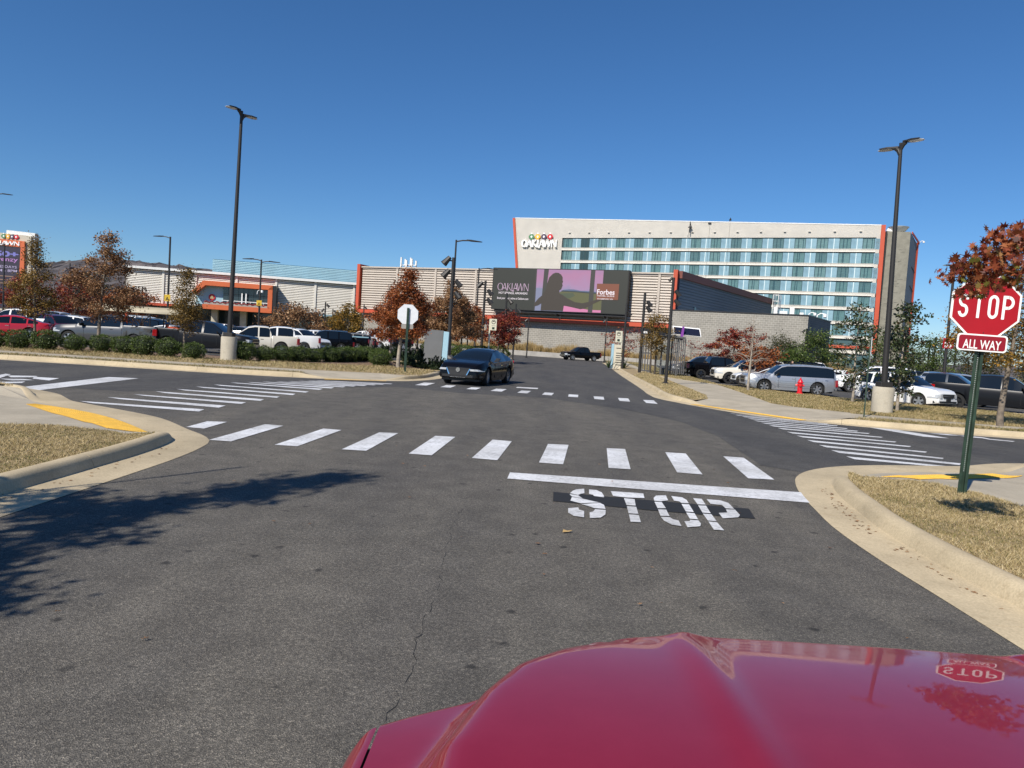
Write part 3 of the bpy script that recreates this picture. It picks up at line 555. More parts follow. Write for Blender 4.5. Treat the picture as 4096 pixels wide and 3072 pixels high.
def win_meshes(dark):
    f = MB(); f.box(0, 2.3, -0.02, 0.02, 0, 0.07); f.box(0, 2.3, -0.02, 0.02, 2.27, 2.34); f.box(0, 0.07, -0.02, 0.02, 0.07, 2.27); f.box(2.23, 2.3, -0.02, 0.02, 0.07, 2.27); f.box(0.80, 0.87, -0.02, 0.02, 0.07, 2.27)
    return f
rng = random.Random(3)
fo = None; CUR = {}
for ci in range(16):
    for r_ in range(7):
        x = 11.84 + 4.643 * ci; z = 29.5 - 3.18 * r_ - 2.34
        if fo is None:
            fo = win_meshes(False).build('window', 'frame_dark', hotel); po = one('pane', 'glass_dark', fo, lambda b: b.box(0.07, 2.23, 0.01, 0.03, 0.07, 2.27))
            pa = one('spandrel_panel', 'hotel_panel', hotel, lambda b: b.box(2.33, 3.43, 0.0, 0.1, 0, 2.34)); pb = one('spandrel_panel', 'hotel_panel_b', hotel, lambda b: b.box(3.58, 4.6, 0.0, 0.1, 0, 2.34)); mu = one('mullion', 'mullion', hotel, lambda b: b.box(3.43, 3.58, -0.05, 0.1, 0, 2.34))
            for o in (fo, pa, pb, mu): o.location = (x, 0, z)
            f2, p2 = fo, po
        else:
            f2 = fo.copy(); COL.objects.link(f2); f2.location = (x, 0, z); p2 = po.copy(); COL.objects.link(p2); p2.parent = f2
            for q in (pa, pb, mu):
                c = q.copy(); COL.objects.link(c); c.location = (x, 0, z)
                if ci == 15 and q is not pa: bpy.data.objects.remove(c)
        # curtains behind/against the glass: a gathered strip with a gap, a different gap for each room
        gap = rng.uniform(0.95, 1.9); key = round(gap, 1)
        dark = 'curtain_dark' if ci == 1 else rng.choice(('curtain', 'curtain', 'curtain_mid', 'curtain_pale'))
        if (key, dark) not in CUR:
            b = MB()
            def strip(a, c):
                n = max(2, int((c - a) / 0.09)); pts = [(a + (c - a) * i / n, -0.003 + 0.010 * (i % 2)) for i in range(n + 1)]
                b.add([(p, q, zz) for p, q in pts for zz in (0.08, 2.26)], [(2 * i, 2 * i + 2, 2 * i + 3, 2 * i + 1) for i in range(n)])
            strip(0.1, 0.72); strip(0.9, max(0.95, key - 0.05)); strip(min(key + 0.07, 2.1), 2.2); CUR[(key, dark)] = b.mesh('curtain'); CUR[(key, dark)].materials.append(MATS[dark])
        c = bpy.data.objects.new('curtain', CUR[(key, dark)]); link(c, f2)
one('hotel_lettering', 'sign_white', hotel, lambda b: oaklawn(b, 0.0, 27.25, 10.1, 1.95, -0.55, 1.75, 0.4))
for i, (n_, m_) in enumerate(SILKS): silk(hotel, 2.75 + 1.75 * i, 30.05, 1.5, -0.35, n_, m_)
for i in range(14): one('roof_light', 'hotel_siding', hotel, lambda b: b.box(13 + 5.2 * i, 13.5 + 5.2 * i, -0.35, 0.05, 31.0, 31.12))
# stair tower at the right end
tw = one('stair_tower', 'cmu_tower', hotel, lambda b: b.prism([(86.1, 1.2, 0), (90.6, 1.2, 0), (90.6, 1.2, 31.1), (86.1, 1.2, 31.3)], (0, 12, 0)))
one('recess_shade', 'black', tw, lambda b: b.box(85.75, 86.09, 0.6, 3, 0, 31.2))  # black strip paints the shade of the recess beside the tower
for k in range(26):
    zz = rng.uniform(3, 30); xx = rng.uniform(86.3, 89.2); one('joint', 'dark_metal', tw, lambda b: b.box(xx, xx + rng.uniform(0.5, 1.2), 1.185, 1.21, zz, zz + 0.045))
sf = one('side_wall', 'tower_side_shade', hotel, lambda b: b.prism([(90.6, 1.2, 0), (92.6, 8.5, 0), (92.6, 8.5, 29.6), (90.6, 1.2, 31.0)], (-0.3, 0.4, 0)))
one('side_frame', 'orange', sf, lambda b: (b.prism([(92.5, 8.0, 3), (92.9, 8.4, 3), (92.9, 8.4, 29.9), (92.5, 8.0, 29.9)], (0, 0.9, 0)), b.prism([(90.9, 2.6, 30.9), (92.9, 8.4, 29.5), (92.9, 8.4, 30.0), (90.9, 2.6, 31.4)], (0.15, 0.0, 0))))
for k in range(5): one('side_joint', 'black', sf, lambda b: b.prism([(91.55, 4.6, 24 - 4.2 * k), (92.5, 8.1, 23.2 - 4.2 * k), (92.5, 8.1, 23.4 - 4.2 * k), (91.55, 4.6, 24.2 - 4.2 * k)], (0.06, -0.02, 0)))
one('satellite_dish', 'sign_white', hotel, lambda b: (b.lathe([(0.3, 0), (1.4, 0.35), (2.1, 1.2), (1.9, 1.25), (0.1, 0.5)], 18, (88.3, 3.0, 31.2)), b.lathe([(0.9, 0), (0.95, 0.6), (0.55, 1.25), (0.05, 1.4)], 14, (86.9, 3.2, 31.2))), smooth=40)
one('roof_camera', 'white_metal', hotel, lambda b: (b.tube([(92.9, 8.4, 29.8), (93.4, 8.2, 30.3), (93.8, 8.2, 30.2)], 0.07, 6), b.lathe([(0.05, 0), (0.22, 0.05), (0.2, 0.4), (0.05, 0.45)], 10, (93.8, 8.2, 29.8))))
one('roof_hoist', 'dark_metal', hotel, lambda b: (b.tube([(43.9, 0.2, 32.6), (43.9, -0.9, 33.4), (43.9, -0.9, 30.8)], 0.09, 6), b.lathe([(0.06, 0), (0.5, 0.1), (0.35, 0.4), (0.06, 0.6)], 10, (43.9, -0.6, 31.9)), b.tube([(43.9, -0.4, 31.9), (43.4, -0.3, 29.9)], 0.03, 5), b.box(48.0, 48.7, -0.3, 0.3, 33.0, 33.3), b.tube([(48.4, -0.05, 33.0), (48.4, -0.12, 20.0)], 0.015, 4)))
one('rope', 'dark_metal', hotel, lambda b: b.tube([(53.0, -0.05, 33.4), (53.0, -0.14, 22.0)], 0.015, 4))
one('rope', 'dark_metal', hotel, lambda b: b.tube([(43.9, -0.15, 31.9), (43.9, -0.16, 19.0)], 0.012, 4))
# worker on the roof edge
mat('dark_cloth', (0.02, 0.022, 0.03), 0.9); mat('skin', (0.45, 0.27, 0.19), 0.6); mat('hair', (0.02, 0.013, 0.01), 0.7); mat('white_cloth', (0.7, 0.7, 0.7), 0.9)
def skinned(name, joints, edges, matname, parent=None, levels=1):
    me = bpy.data.meshes.new(name); me.from_pydata([j[:3] for j in joints], edges, []); o = bpy.data.objects.new(name, me); link(o, parent)
    md = o.modifiers.new('skin', 'SKIN'); 
    for i, j in enumerate(joints): me.skin_vertices[0].data[i].radius = (j[3], j[3] * (j[4] if len(j) > 4 else 0.85))
    me.skin_vertices[0].data[0].use_root = True
    s2 = o.modifiers.new('sub', 'SUBSURF'); s2.levels = levels; s2.render_levels = levels
    bpy.context.view_layer.update(); dg = bpy.context.evaluated_depsgraph_get(); m2 = bpy.data.meshes.new_from_object(o.evaluated_get(dg)); o.modifiers.clear(); o.data = m2
    m2.materials.clear(); m2.materials.append(MATS[matname]); m2.polygons.foreach_set('use_smooth', [True] * len(m2.polygons)); return o
wk = empty('person', tuple(hotel.matrix_basis @ Vector((53.0, 0.25, 33.42))), ha, 'tiny crouching rope worker in dark clothes on the hotel roof edge', 'person')
skinned('body', [(0, 0.1, 0.25, 0.17), (0, 0.0, 0.55, 0.2), (0, -0.08, 0.78, 0.12), (0, -0.12, 0.9, 0.06), (0, -0.14, 1.02, 0.11), (-0.15, -0.3, 0.5, 0.1), (-0.15, -0.25, 0.06, 0.07), (0.15, -0.3, 0.5, 0.1), (0.15, -0.25, 0.06, 0.07), (-0.24, -0.15, 0.5, 0.06), (-0.15, -0.45, 0.35, 0.05), (0.24, -0.15, 0.5, 0.06), (0.15, -0.45, 0.35, 0.05)],
        [(0, 1), (1, 2), (2, 3), (3, 4), (0, 5), (5, 6), (0, 7), (7, 8), (2, 9), (9, 10), (2, 11), (11, 12)], 'dark_cloth', wk)

# ------------------------------------------------------------------ event centre with louvred wall
mat('louvre', (0.47, 0.41, 0.35), 0.5, var=0.04, scale=0.8); mat('louvre_back_shade', (0.09, 0.075, 0.065), 0.8)  # dark backing colour supplies the shadow lines between the slats
def cmu(name, c1, c2, mortar, sx, sy):
    m, t, p = _new(name); tc = t.nodes.new('ShaderNodeTexCoord').outputs['Object']
    sp = t.nodes.new('ShaderNodeSeparateXYZ'); t.links.new(tc, sp.inputs[0]); ad = t.nodes.new('ShaderNodeMath'); ad.operation = 'ADD'; t.links.new(sp.outputs[0], ad.inputs[0]); t.links.new(sp.outputs[1], ad.inputs[1])
    cb = t.nodes.new('ShaderNodeCombineXYZ'); t.links.new(ad.outputs[0], cb.inputs[0]); t.links.new(sp.outputs[2], cb.inputs[1])
    b = t.nodes.new('ShaderNodeTexBrick'); b.inputs['Scale'].default_value = 1.0; b.inputs['Brick Width'].default_value = sx; b.inputs['Row Height'].default_value = sy; b.inputs['Mortar Size'].default_value = 0.022; b.inputs['Mortar Smooth'].default_value = 0.2
    b.inputs['Color1'].default_value = (*c1, 1); b.inputs['Color2'].default_value = (*c2, 1); b.inputs['Mortar'].default_value = (*mortar, 1); t.links.new(cb.outputs[0], b.inputs['Vector'])
    n = noise(t, tc, 0.5, 5); r = ramp(t, [(0.3, (0.85,) * 3), (0.7, (1.1,) * 3)]); t.links.new(n.outputs[0], r.inputs[0])
    t.links.new(mix(t, b.outputs['Color'], r.outputs[0], 1.0, 'MULTIPLY'), p.inputs['Base Color']); p.inputs['Roughness'].default_value = 0.85
    bp = t.nodes.new('ShaderNodeBump'); bp.inputs['Strength'].default_value = 0.4; bp.inputs['Distance'].default_value = 0.03; bp.invert = True; t.links.new(b.outputs['Fac'], bp.inputs['Height']); t.links.new(bp.outputs['Normal'], p.inputs['Normal'])
    MATS[name] = m
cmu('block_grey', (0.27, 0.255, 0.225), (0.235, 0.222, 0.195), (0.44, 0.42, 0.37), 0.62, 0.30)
cmu('block_grey_shade', (0.17, 0.165, 0.155), (0.15, 0.145, 0.14), (0.24, 0.23, 0.22), 0.62, 0.30)  # grey block darkened: shade of the annex's right side put into the colour
ex, ey, ea, el_ = (-27.161, 126.000, -0.396, 54.424)
ev = empty('event_centre', (ex, ey, 0), ea, 'low wide event building with tan louvred wall, orange band and grey block base', 'building')
one('wall', ['louvre_back_shade', 'block_grey'], ev, lambda b: (b.box(-0.4, 54.2, 0.25, 14, 5.4, 13.2, 0), b.box(0.4, 53.6, 0.45, 13, 0, 5.4, 1)))
BAY = [-0.35, 6.95, 14.42, 21.9, 29.33, 36.83, 44.32, 51.78, 53.9]
PROT = {}
def slat_mesh(L, key, h, d, m):
    if key not in PROT:
        b = MB(); b.prism([(0, 0.0, 0), (0, -d * 0.7, h * 0.06), (0, -d, h * 0.2), (0, -d * 0.75, h * 0.95), (0, 0.02, h)], (L, 0, 0)); me = b.mesh('slat'); me.materials.append(MATS[m]); PROT[key] = me
    return PROT[key]
for i in range(8):
    a, c = BAY[i] + 0.22, BAY[i + 1] - 0.22; n = 18; hidden = 25.6 < a and c < 47.6
    one('mullion', 'louvre', ev, lambda b: b.box(BAY[i + 1] - 0.18, BAY[i + 1] + 0.18, -0.12, 0.2, 6.0, 13.25))
    for k in range(n):
        z = 6.02 + k * 0.402
        if hidden and z > 7.4: continue
        o = bpy.data.objects.new('slat', slat_mesh(c - a, ('ev', i), 0.34, 0.2, 'louvre')); link(o, ev); o.location = (a, 0.2, z)
one('coping', 'louvre', ev, lambda b: b.box(-0.35, 53.9, -0.2, 0.8, 13.2, 13.42))
one('band', 'orange', ev, lambda b: b.box(-0.6, 54.2, -0.5, 0.5, 5.36, 5.95))
one('end_post', 'orange', ev, lambda b: b.box(-0.95, -0.35, -0.5, 2.4, 5.36, 13.75))
one('end_post', 'orange', ev, lambda b: b.box(53.85, 54.45, -0.5, 0.6, 5.36, 13.85))
one('roof_antenna', 'white_metal', ev, lambda b: [b.box(4.9 + 0.55 * k, 5.15 + 0.55 * k, 4 + (k % 2) * 0.5, 4.2 + (k % 2) * 0.5, 13.4, 15.6 - 0.25 * (k % 3)) for k in range(6)] + [b.box(4.9, 8, 4.3, 4.4, 14.2, 14.35)])
# receding dark blue wall
rx, ry = 23.05, 105.0
mat('blue_siding', (0.085, 0.12, 0.17), 0.5, var=0.05, scale=0.4); mat('brown_fascia', (0.17, 0.055, 0.045), 0.6)
rw_ = empty('side_hall', (rx + 0.35, ry + 0.2, 0), math.atan2(0.815, 0.58), 'dark blue ribbed side wall with brown fascia running back behind the grey block annex', 'building')
one('wall', 'blue_siding', rw_, lambda b: (ribs(b, 0, 46.5, 6, 12.9, 0.42, 0, 0.10), b.box(0, 46.5, 0.15, 0.4, 0, 13.2), b.box(46.2, 46.6, 0.15, 10, 0, 13.2)))
one('fascia', 'brown_fascia', rw_, lambda b: b.box(0, 46.6, -0.35, 0.6, 12.7, 13.75))
one('small_window', 'glass_dark', rw_, lambda b: b.box(6.3, 7.0, -0.05, 0.2, 6.5, 9.0))
one('ladder', 'white_metal', rw_, lambda b: [b.tube([(44.0 + a, -0.9 - c, 7.5), (44.0 + a, -0.9 - c, 14.4)], 0.07, 6) for a in (0, 0.9, 1.8) for c in (0, 1.0)] + [b.tube([(44.0, -0.9, z), (45.8, -0.9, z), (45.8, -1.9, z), (44.0, -1.9, z), (44.0, -0.9, z)], 0.05, 5) for z in (8.5, 9.6, 10.7, 11.8, 13.2, 14.4)])
# grey block annex
ax_, ay_, aa, al_ = (23.049, 105.000, -0.396, 18.500)
an = empty('block_annex', (ax_, ay_, 0), aa, 'plain grey concrete block box building with a shaded right side', 'building')
an_d = Vector((0.58, 0.815)); ca, sa = math.cos(-aa), math.sin(-aa); dl = (an_d.x * ca - an_d.y * sa, an_d.x * sa + an_d.y * ca)
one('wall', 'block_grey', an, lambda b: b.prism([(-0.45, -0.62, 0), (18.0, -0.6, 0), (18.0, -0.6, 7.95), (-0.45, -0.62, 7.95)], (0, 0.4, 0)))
one('wall', 'block_grey_shade', an, lambda b: b.prism([(18.0, -0.59, 0), (18.0 + dl[0] * 13.6, -0.6 + dl[1] * 13.6, 0), (18.0 + dl[0] * 13.6, -0.6 + dl[1] * 13.6, 7.95), (18.0, -0.59, 7.95)], (-0.35, 0.1, 0)))
one('coping', 'dark_metal', an, lambda b: (b.box(-0.5, 18.05, -0.7, 0.0, 7.95, 8.1), b.prism([(18.05, -0.66, 7.95), (18.1 + dl[0] * 13.6, -0.6 + dl[1] * 13.6, 7.95), (18.1 + dl[0] * 13.6, -0.6 + dl[1] * 13.6, 8.1), (18.05, -0.66, 8.1)], (-0.45, 0.1, 0))))
one('roof', 'concrete_wall', an, lambda b: b.prism([(0.6, -0.2, 7.6), (17.6, -0.2, 7.6), (17.6 + dl[0] * 13, dl[1] * 13, 7.6), (0.6, 12, 7.6)], (0, 0, 0.05)))
one('roof_unit', 'white_metal', an, lambda b: (b.box(13.4, 13.9, 1.0, 2, 7.6, 9.1), b.box(14.2, 15.2, 1.2, 2, 7.6, 8.6), b.box(15.5, 16.1, 1.0, 2, 7.6, 9.1), b.box(16.8, 17.3, 1.4, 1.9, 7.6, 8.5)))
def dome_cam(parent, x, y, z, s=1.0):
    return one('dome_camera', 'sign_white', parent, lambda b: (b.tube([(x, y, z), (x + 0.05 * s, y, z + 0.5 * s), (x + 0.4 * s, y, z + 0.75 * s), (x + 0.85 * s, y, z + 0.65 * s)], 0.06 * s, 6), b.lathe([(0.08 * s, -0.35 * s), (0.2 * s, -0.25 * s), (0.2 * s, 0.05 * s), (0.05 * s, 0.12 * s)], 10, (x + 0.85 * s, y, z + 0.6 * s))))
dome_cam(an, 17.9, 4.0, 8.0, 1.0); dome_cam(an, 19.0, 8.8, 8.0, 1.3)

# ------------------------------------------------------------------ video screen on the louvred wall
def emis(name, srgb, k=0.8):
    lin = tuple(((c / 255 + 0.055) / 1.055) ** 2.4 if c > 10 else c / 255 / 12.92 for c in srgb)
    return mat(name, tuple(c * 0.12 for c in lin), 0.5, emit=lin, estr=k)
emis('led_dark', (52, 53, 46)); emis('led_frame', (66, 64, 60)); emis('led_white', (236, 226, 232)); emis('led_pinktext', (205, 175, 200)); emis('led_fig', (66, 58, 50)); emis('led_brown', (128, 76, 55)); emis('led_green', (95, 95, 62)); emis('led_green2', (78, 86, 66)); emis('led_hill', (88, 102, 130)); emis('led_tree', (56, 62, 62)); emis('led_rose', (205, 125, 165)); emis('led_city', (128, 132, 158)); emis('glow_gold', (176, 158, 120))
m, t, p = _new('led_sky'); tc = t.nodes.new('ShaderNodeTexCoord').outputs['Object']; sp = t.nodes.new('ShaderNodeSeparateXYZ'); t.links.new(tc, sp.inputs[0]); nz = noise(t, tc, 0.5, 5)
mr = t.nodes.new('ShaderNodeMapRange'); mr.inputs[1].default_value = 9.0; mr.inputs[2].default_value = 13.4; t.links.new(sp.outputs[2], mr.inputs[0])
ad = t.nodes.new('ShaderNodeMath'); ad.operation = 'ADD'; t.links.new(mr.outputs[0], ad.inputs[0]); mm = t.nodes.new('ShaderNodeMath'); mm.operation = 'MULTIPLY_ADD'; mm.inputs[1].default_value = 0.7; mm.inputs[2].default_value = -0.35; t.links.new(nz.outputs[0], mm.inputs[0]); t.links.new(mm.outputs[0], ad.inputs[1])
rr = ramp(t, [(0.1, (0.22, 0.25, 0.42)), (0.4, (0.40, 0.24, 0.42)), (0.8, (0.45, 0.20, 0.36)), (1.0, (0.40, 0.20, 0.37))]); t.links.new(ad.outputs[0], rr.inputs[0])
p.inputs['Base Color'].default_value = (0.02, 0.02, 0.02, 1); t.links.new(rr.outputs[0], p.inputs['Emission Color']); p.inputs['Emission Strength'].default_value = 0.8; MATS['led_sky'] = m
ls = empty('video_screen', (ex, ey, 0), ea, 'large dark video billboard on the louvred wall showing a woman at a window', 'screen')
one('cabinet', 'black', ls, lambda b: (b.box(25.6, 47.6, -1.5, -0.3, 6.95, 13.5), b.box(26, 47.4, -1.2, -0.3, 6.55, 6.95)))
one('service_rail', 'dark_metal', ls, lambda b: (b.box(25.9, 47.6, -2.1, -1.5, 6.62, 6.72), [b.box(x, x + 0.15, -2.0, -0.4, 6.4, 6.65) for x in (29.2, 36.7, 44.2)]))
def flat(name, m, pts, lay): return one(name, m, ls, lambda b: b.poly([(s_, -1.5 - 0.006 * lay, z_) for s_, z_ in pts]))
flat('display', 'led_dark', [(25.75, 7.05), (47.45, 7.05), (47.45, 13.4), (25.75, 13.4)], 1)
flat('picture_sky', 'led_sky', [(32.978, 13.371), (43.741, 13.382), (43.711, 7.115), (32.975, 7.008)], 2)
flat('picture_hill', 'led_hill', [(37.280, 10.118), (37.487, 10.320), (38.506, 10.435), (39.236, 10.429), (40.263, 10.268), (41.127, 10.267), (42.849, 10.157), (42.864, 9.953), (37.290, 9.979)], 3)
flat('picture_field', 'led_green', [(37.063, 10.056), (42.863, 9.967), (43.766, 9.233), (43.756, 7.458), (37.702, 7.345), (36.932, 9.828)], 4)
flat('picture_trees', 'led_tree', [(37.272, 10.230), (39.399, 10.185), (41.571, 10.089), (42.713, 10.071), (42.729, 9.853), (39.411, 10.020), (37.210, 10.060)], 5)
flat('picture_lawn', 'led_green2', [(37.084, 9.764), (39.129, 9.900), (39.449, 9.495), (38.607, 9.050), (36.972, 9.271)], 5)
flat('picture_city', 'led_city', [(32.906, 10.546), (34.350, 10.448), (34.250, 9.741), (33.934, 8.884), (34.138, 7.085), (33.014, 7.095)], 3)
flat('picture_floor', 'led_rose', [(37.735, 7.904), (39.282, 7.799), (41.765, 7.444), (43.685, 7.455), (43.698, 7.101), (37.695, 7.038)], 6)
for q in ([(34.231, 13.368), (34.996, 13.370), (34.593, 7.047), (34.066, 7.039)], [(41.729, 13.382), (42.412, 13.382), (42.362, 7.098), (41.647, 7.095)], [(32.871, 13.369), (33.053, 13.373), (33.079, 7.041), (32.927, 7.034)], [(43.685, 13.381), (43.769, 13.383), (43.753, 7.117), (43.668, 7.113)]): flat('picture_window_frame', 'led_frame', q, 7)
flat('picture_figure', 'led_fig', [(35.684, 12.727), (36.117, 12.904), (36.563, 12.886), (37.023, 12.645), (37.321, 12.207), (37.321, 11.790), (37.425, 11.584), (37.303, 11.233), (37.406, 11.027), (37.216, 10.395), (36.933, 10.219), (36.966, 9.760), (37.546, 9.500), (38.314, 9.040), (39.520, 8.529), (40.688, 8.407), (41.677, 8.637), (42.931, 9.039), (43.781, 9.029), (42.412, 8.363), (41.177, 7.626), (40.466, 7.487), (38.994, 7.746), (37.807, 7.935), (37.720, 7.095), (34.065, 7.053), (34.210, 8.189), (33.632, 7.814), (32.963, 7.603), (33.001, 8.143), (33.556, 8.871), (34.270, 9.460), (34.670, 10.177), (34.889, 11.307), (35.128, 12.154)], 9)
flat('award_panel', 'led_brown', [(42.799, 11.413), (46.215, 11.439), (46.184, 9.075), (42.818, 9.035)], 10)
X1, X2 = (1.0, 0, -0.0), (0, 0, 1)
one('display_lettering', 'led_pinktext', ls, lambda b: oaklawn(b, 26.55, 9.95, 5.35, 1.15, -1.56, 0.62))
put_text('display_text', 'HOT SPRINGS, ARKANSAS', 'led_white', ls, (29.25, -1.56, 9.55), 0.46, 4.9, 0.01)
put_text('display_text', 'Book your room online at Oaklawn.com', 'led_white', ls, (29.25, -1.56, 8.72), 0.46, 5.3, 0.01)
put_text('award_text', 'Forbes', 'led_white', ls, (44.25, -1.58, 10.15), 1.05, 2.7, 0.02)
put_text('award_text', 'TRAVEL GUIDE', 'led_white', ls, (44.25, -1.58, 9.6), 0.3, 2.7, 0.01)
put_text('award_text', 'RECOMMENDED 2024', 'led_white', ls, (44.2, -1.58, 9.15), 0.26, 2.4, 0.005)

# ------------------------------------------------------------------ casino building on the left
mat('louvre_white', (0.66, 0.63, 0.57), 0.5, var=0.04, scale=0.8); mat('pale_blue', (0.33, 0.52, 0.60), 0.45, var=0.06, scale=0.5); mat('glass_store', (0.025, 0.04, 0.05), 0.08, spec=0.8); mat('garland', (0.20, 0.02, 0.02), 0.8, var=0.6, scale=6); concrete('limestone', (0.52, 0.48, 0.39))
cx_, cy_, ca_, cl_ = (-74.778, 138.000, 0.184, 43.738)
cs = empty('casino', (cx_, cy_, 0), ca_, 'long white louvred building with an orange framed balcony and pale blue parapet', 'building')
one('wall', 'louvre_back_shade', cs, lambda b: (b.box(-0.6, 43.6, 0.3, 20, 5.0, 11.4), b.box(1, 43.6, 4.5, 18, 0, 5.0)))
CB = [-0.4, 6.4, 12.3, 19.85, 27.3, 34.85, 42.4, 43.6]
for i in range(7):
    a, c = CB[i] + 0.2, CB[i + 1] - 0.2
    one('mullion', 'louvre_white', cs, lambda b: b.box(CB[i + 1] - 0.2, CB[i + 1] + 0.2, -0.1, 0.3, 5.0, 11.4))
    for k in range(19):
        z = 5.05 + k * 0.33
        if i in (2, 3) and z < 9.8 and not (i == 2 and False):
            if i == 3: continue
        o = bpy.data.objects.new('slat', slat_mesh(c - a, ('cs', i), 0.27, 0.16, 'louvre_white')); link(o, cs); o.location = (a, 0.25, z)
one('coping', 'white_metal', cs, lambda b: b.box(-0.9, 43.6, -0.6, 1.0, 11.4, 11.85))
one('parapet', 'pale_blue', cs, lambda b: ribs(b, 14.6, 44.2, 11.0, 14.6, 0.34, 3.0, 0.12))
one('parapet_return', 'pale_blue', cs, lambda b: b.box(14.6, 44.0, 3.15, 6.0, 11.0, 14.5))
one('awning', 'orange', cs, lambda b: b.box(-2, 8.5, -1.4, 0.3, 4.55, 5.0))
one('soffit', 'frame_dark', cs, lambda b: (b.box(8.5, 43.6, 0.1, 4.6, 4.55, 4.75), b.box(-2, 8.5, 0.0, 4.6, 4.3, 4.5)))
one('sill_band', 'pale_blue', cs, lambda b: ribs(b, 27.5, 43.6, 4.75, 5.05, 0.15, 0.05, 0.06) or b.box(27.5, 43.6, 0.12, 0.6, 4.55, 5.0))
for xx in (3, 9.5, 15.2, 20.6, 27.6, 34.4, 41.5): one('column', 'limestone', cs, lambda b: b.box(xx, xx + 1.2, 0.8, 2.0, 0, 4.6))
for xx in (29.3, 33.0, 38.4, 41.0): one('hanging_sign', 'black', cs, lambda b: b.box(xx, xx + 2.6, -0.15, 0.05, 4.75, 5.25))
one('entrance_glass', 'glass_store', cs, lambda b: b.box(9, 43, 4.4, 4.6, 0.1, 4.5))
# orange framed balcony box standing proud of the wall
ob = one('balcony_frame', 'orange_light', cs, lambda b: (b.prism([(14.2, -2.3, 9.95), (27.0, -2.3, 9.95), (27.0, -2.3, 9.05), (14.6, -2.3, 9.05)], (0, 2.4, 0)), b.prism([(27.0, -2.3, 9.95), (27.0, -2.3, 4.55), (26.15, -2.3, 4.55), (26.15, -2.3, 9.05)], (0, 2.4, 0)),
    b.prism([(14.2, -2.3, 5.45), (26.15, -2.3, 5.45), (26.15, -2.3, 4.55), (14.2, -2.3, 4.55)], (0, 2.4, 0)), b.prism([(14.2, -2.3, 9.95), (14.6, -2.3, 9.05), (12.6, -2.3, 7.2), (12.2, -2.3, 7.8)], (0, 2.4, 0))))
one('balcony_shade_side', 'dark_metal', cs, lambda b: b.box(27.0, 27.7, -2.2, 0.2, 4.6, 9.9))  # dark slab stands in for the box's shaded side and shadow
one('balcony_wall', 'pale_blue', cs, lambda b: b.prism([(14.5, -0.6, 9.1), (17.6, -0.6, 9.1), (17.6, -0.6, 5.4), (12.6, -0.6, 5.4), (12.6, -0.6, 7.3)], (0, 0.5, 0)))
for i in range(9): one('glazing_pane', 'glass_store', cs, lambda b: (b.box(17.65 + 0.95 * i, 18.55 + 0.95 * i, -0.9, -0.8, 7.75, 9.05), b.box(17.65 + 0.95 * i, 18.55 + 0.95 * i, -0.9, -0.8, 5.5, 7.7)))
one('balcony_rail', 'sign_white', cs, lambda b: (b.box(17.6, 26.1, -1.9, -1.8, 6.35, 6.47), [b.box(x, x + 0.2, -1.9, -1.7, 5.5, 8.0) for x in (21.2, 21.95)], [b.box(x, x + 0.06, -1.9, -1.82, 5.5, 6.35) for x in (18.6, 19.8, 22.9, 24.0, 24.3, 25.3)]))
one('balcony_ledge', 'concrete_wall', cs, lambda b: b.box(14.4, 26.1, -2.1, -1.95, 5.45, 5.85))
one('garland', 'garland', cs, lambda b: [b.lathe([(0.05, 0), (0.2, 0.08), (0.2, 0.2), (0.05, 0.28)], 6, (14.6 + 0.27 * i, -2.0, 5.78 + 0.12 * math.sin(i * 1.7))) for i in range(42)])
one('round_emblem', 'silk_red', cs, lambda b: b.prism([(15.55 + 0.62 * math.cos(k * 0.5236), -0.75, 6.9 + 0.62 * math.sin(k * 0.5236)) for k in range(12)], (0, 0.1, 0)))
one('emblem_mark', 'glow_gold', cs, lambda b: b.prism([(15.2, -0.8, 6.6), (15.9, -0.8, 6.6), (15.8, -0.8, 7.0), (15.55, -0.8, 7.2), (15.3, -0.8, 6.95)], (0, 0.05, 0)))  # gold mark emits its own colour, apart from any screen

# ------------------------------------------------------------------ tall pylon sign at the far left
px0 = (-80.502, 112.000, 7.025); 
py_ = empty('pylon_sign', (px0[0], 112.0, 0), 0.06, 'tall pylon sign with orange frame and lit purple display board at far left', 'sign')
def PX(x): return (x / 2.765) * 112.0 / 2870.0
zt = (-77.869, 112.000, 14.093); zb = (-78.331, 112.000, 4.784); mat('pylon_face', (0.50, 0.45, 0.36), 0.6, var=0.05, scale=0.5)
one('backing', 'white_metal', py_, lambda b: b.prism([(PX(40), 0.4, zt[2] + 0.1), (PX(345), 0.4, zt[2] - 0.1), (PX(360), 0.4, 0.0), (PX(-30), 0.4, 0.0)], (0, 0.8, 0)))
one('face', 'pylon_face', py_, lambda b: b.prism([(PX(-120), 0.1, zt[2] - 0.35), (PX(315), 0.1, zt[2] - 0.6), (PX(325), 0.1, 1.0), (PX(-120), 0.1, 1.0)], (0, 0.3, 0)))
zo = (-77.835, 112.000, 12.775)[2]; zl = (-78.378, 112.000, 6.602)[2]
one('frame', 'orange_light', py_, lambda b: (b.prism([(PX(-200), -0.25, zo), (PX(262), -0.25, zo - 0.2), (PX(262), -0.25, zo - 1.15), (PX(-200), -0.25, zo - 1.0)], (0, 0.5, 0)), b.prism([(PX(222), -0.25, zo - 1.1), (PX(262), -0.25, zo - 1.15), (PX(262), -0.25, zl), (PX(212), -0.25, zl)], (0, 0.5, 0))))
one('frame_lettering', 'sign_white', py_, lambda b: oaklawn(b, PX(-170), zo - 0.95, PX(385), 0.62, -0.35, 1.5, 0.08))
emis('board_dark', (50, 45, 62)); emis('board_pink', (178, 128, 190)); emis('board_blue', (120, 120, 190)); emis('board_text', (170, 160, 190)); emis('board_gold', (150, 120, 100))
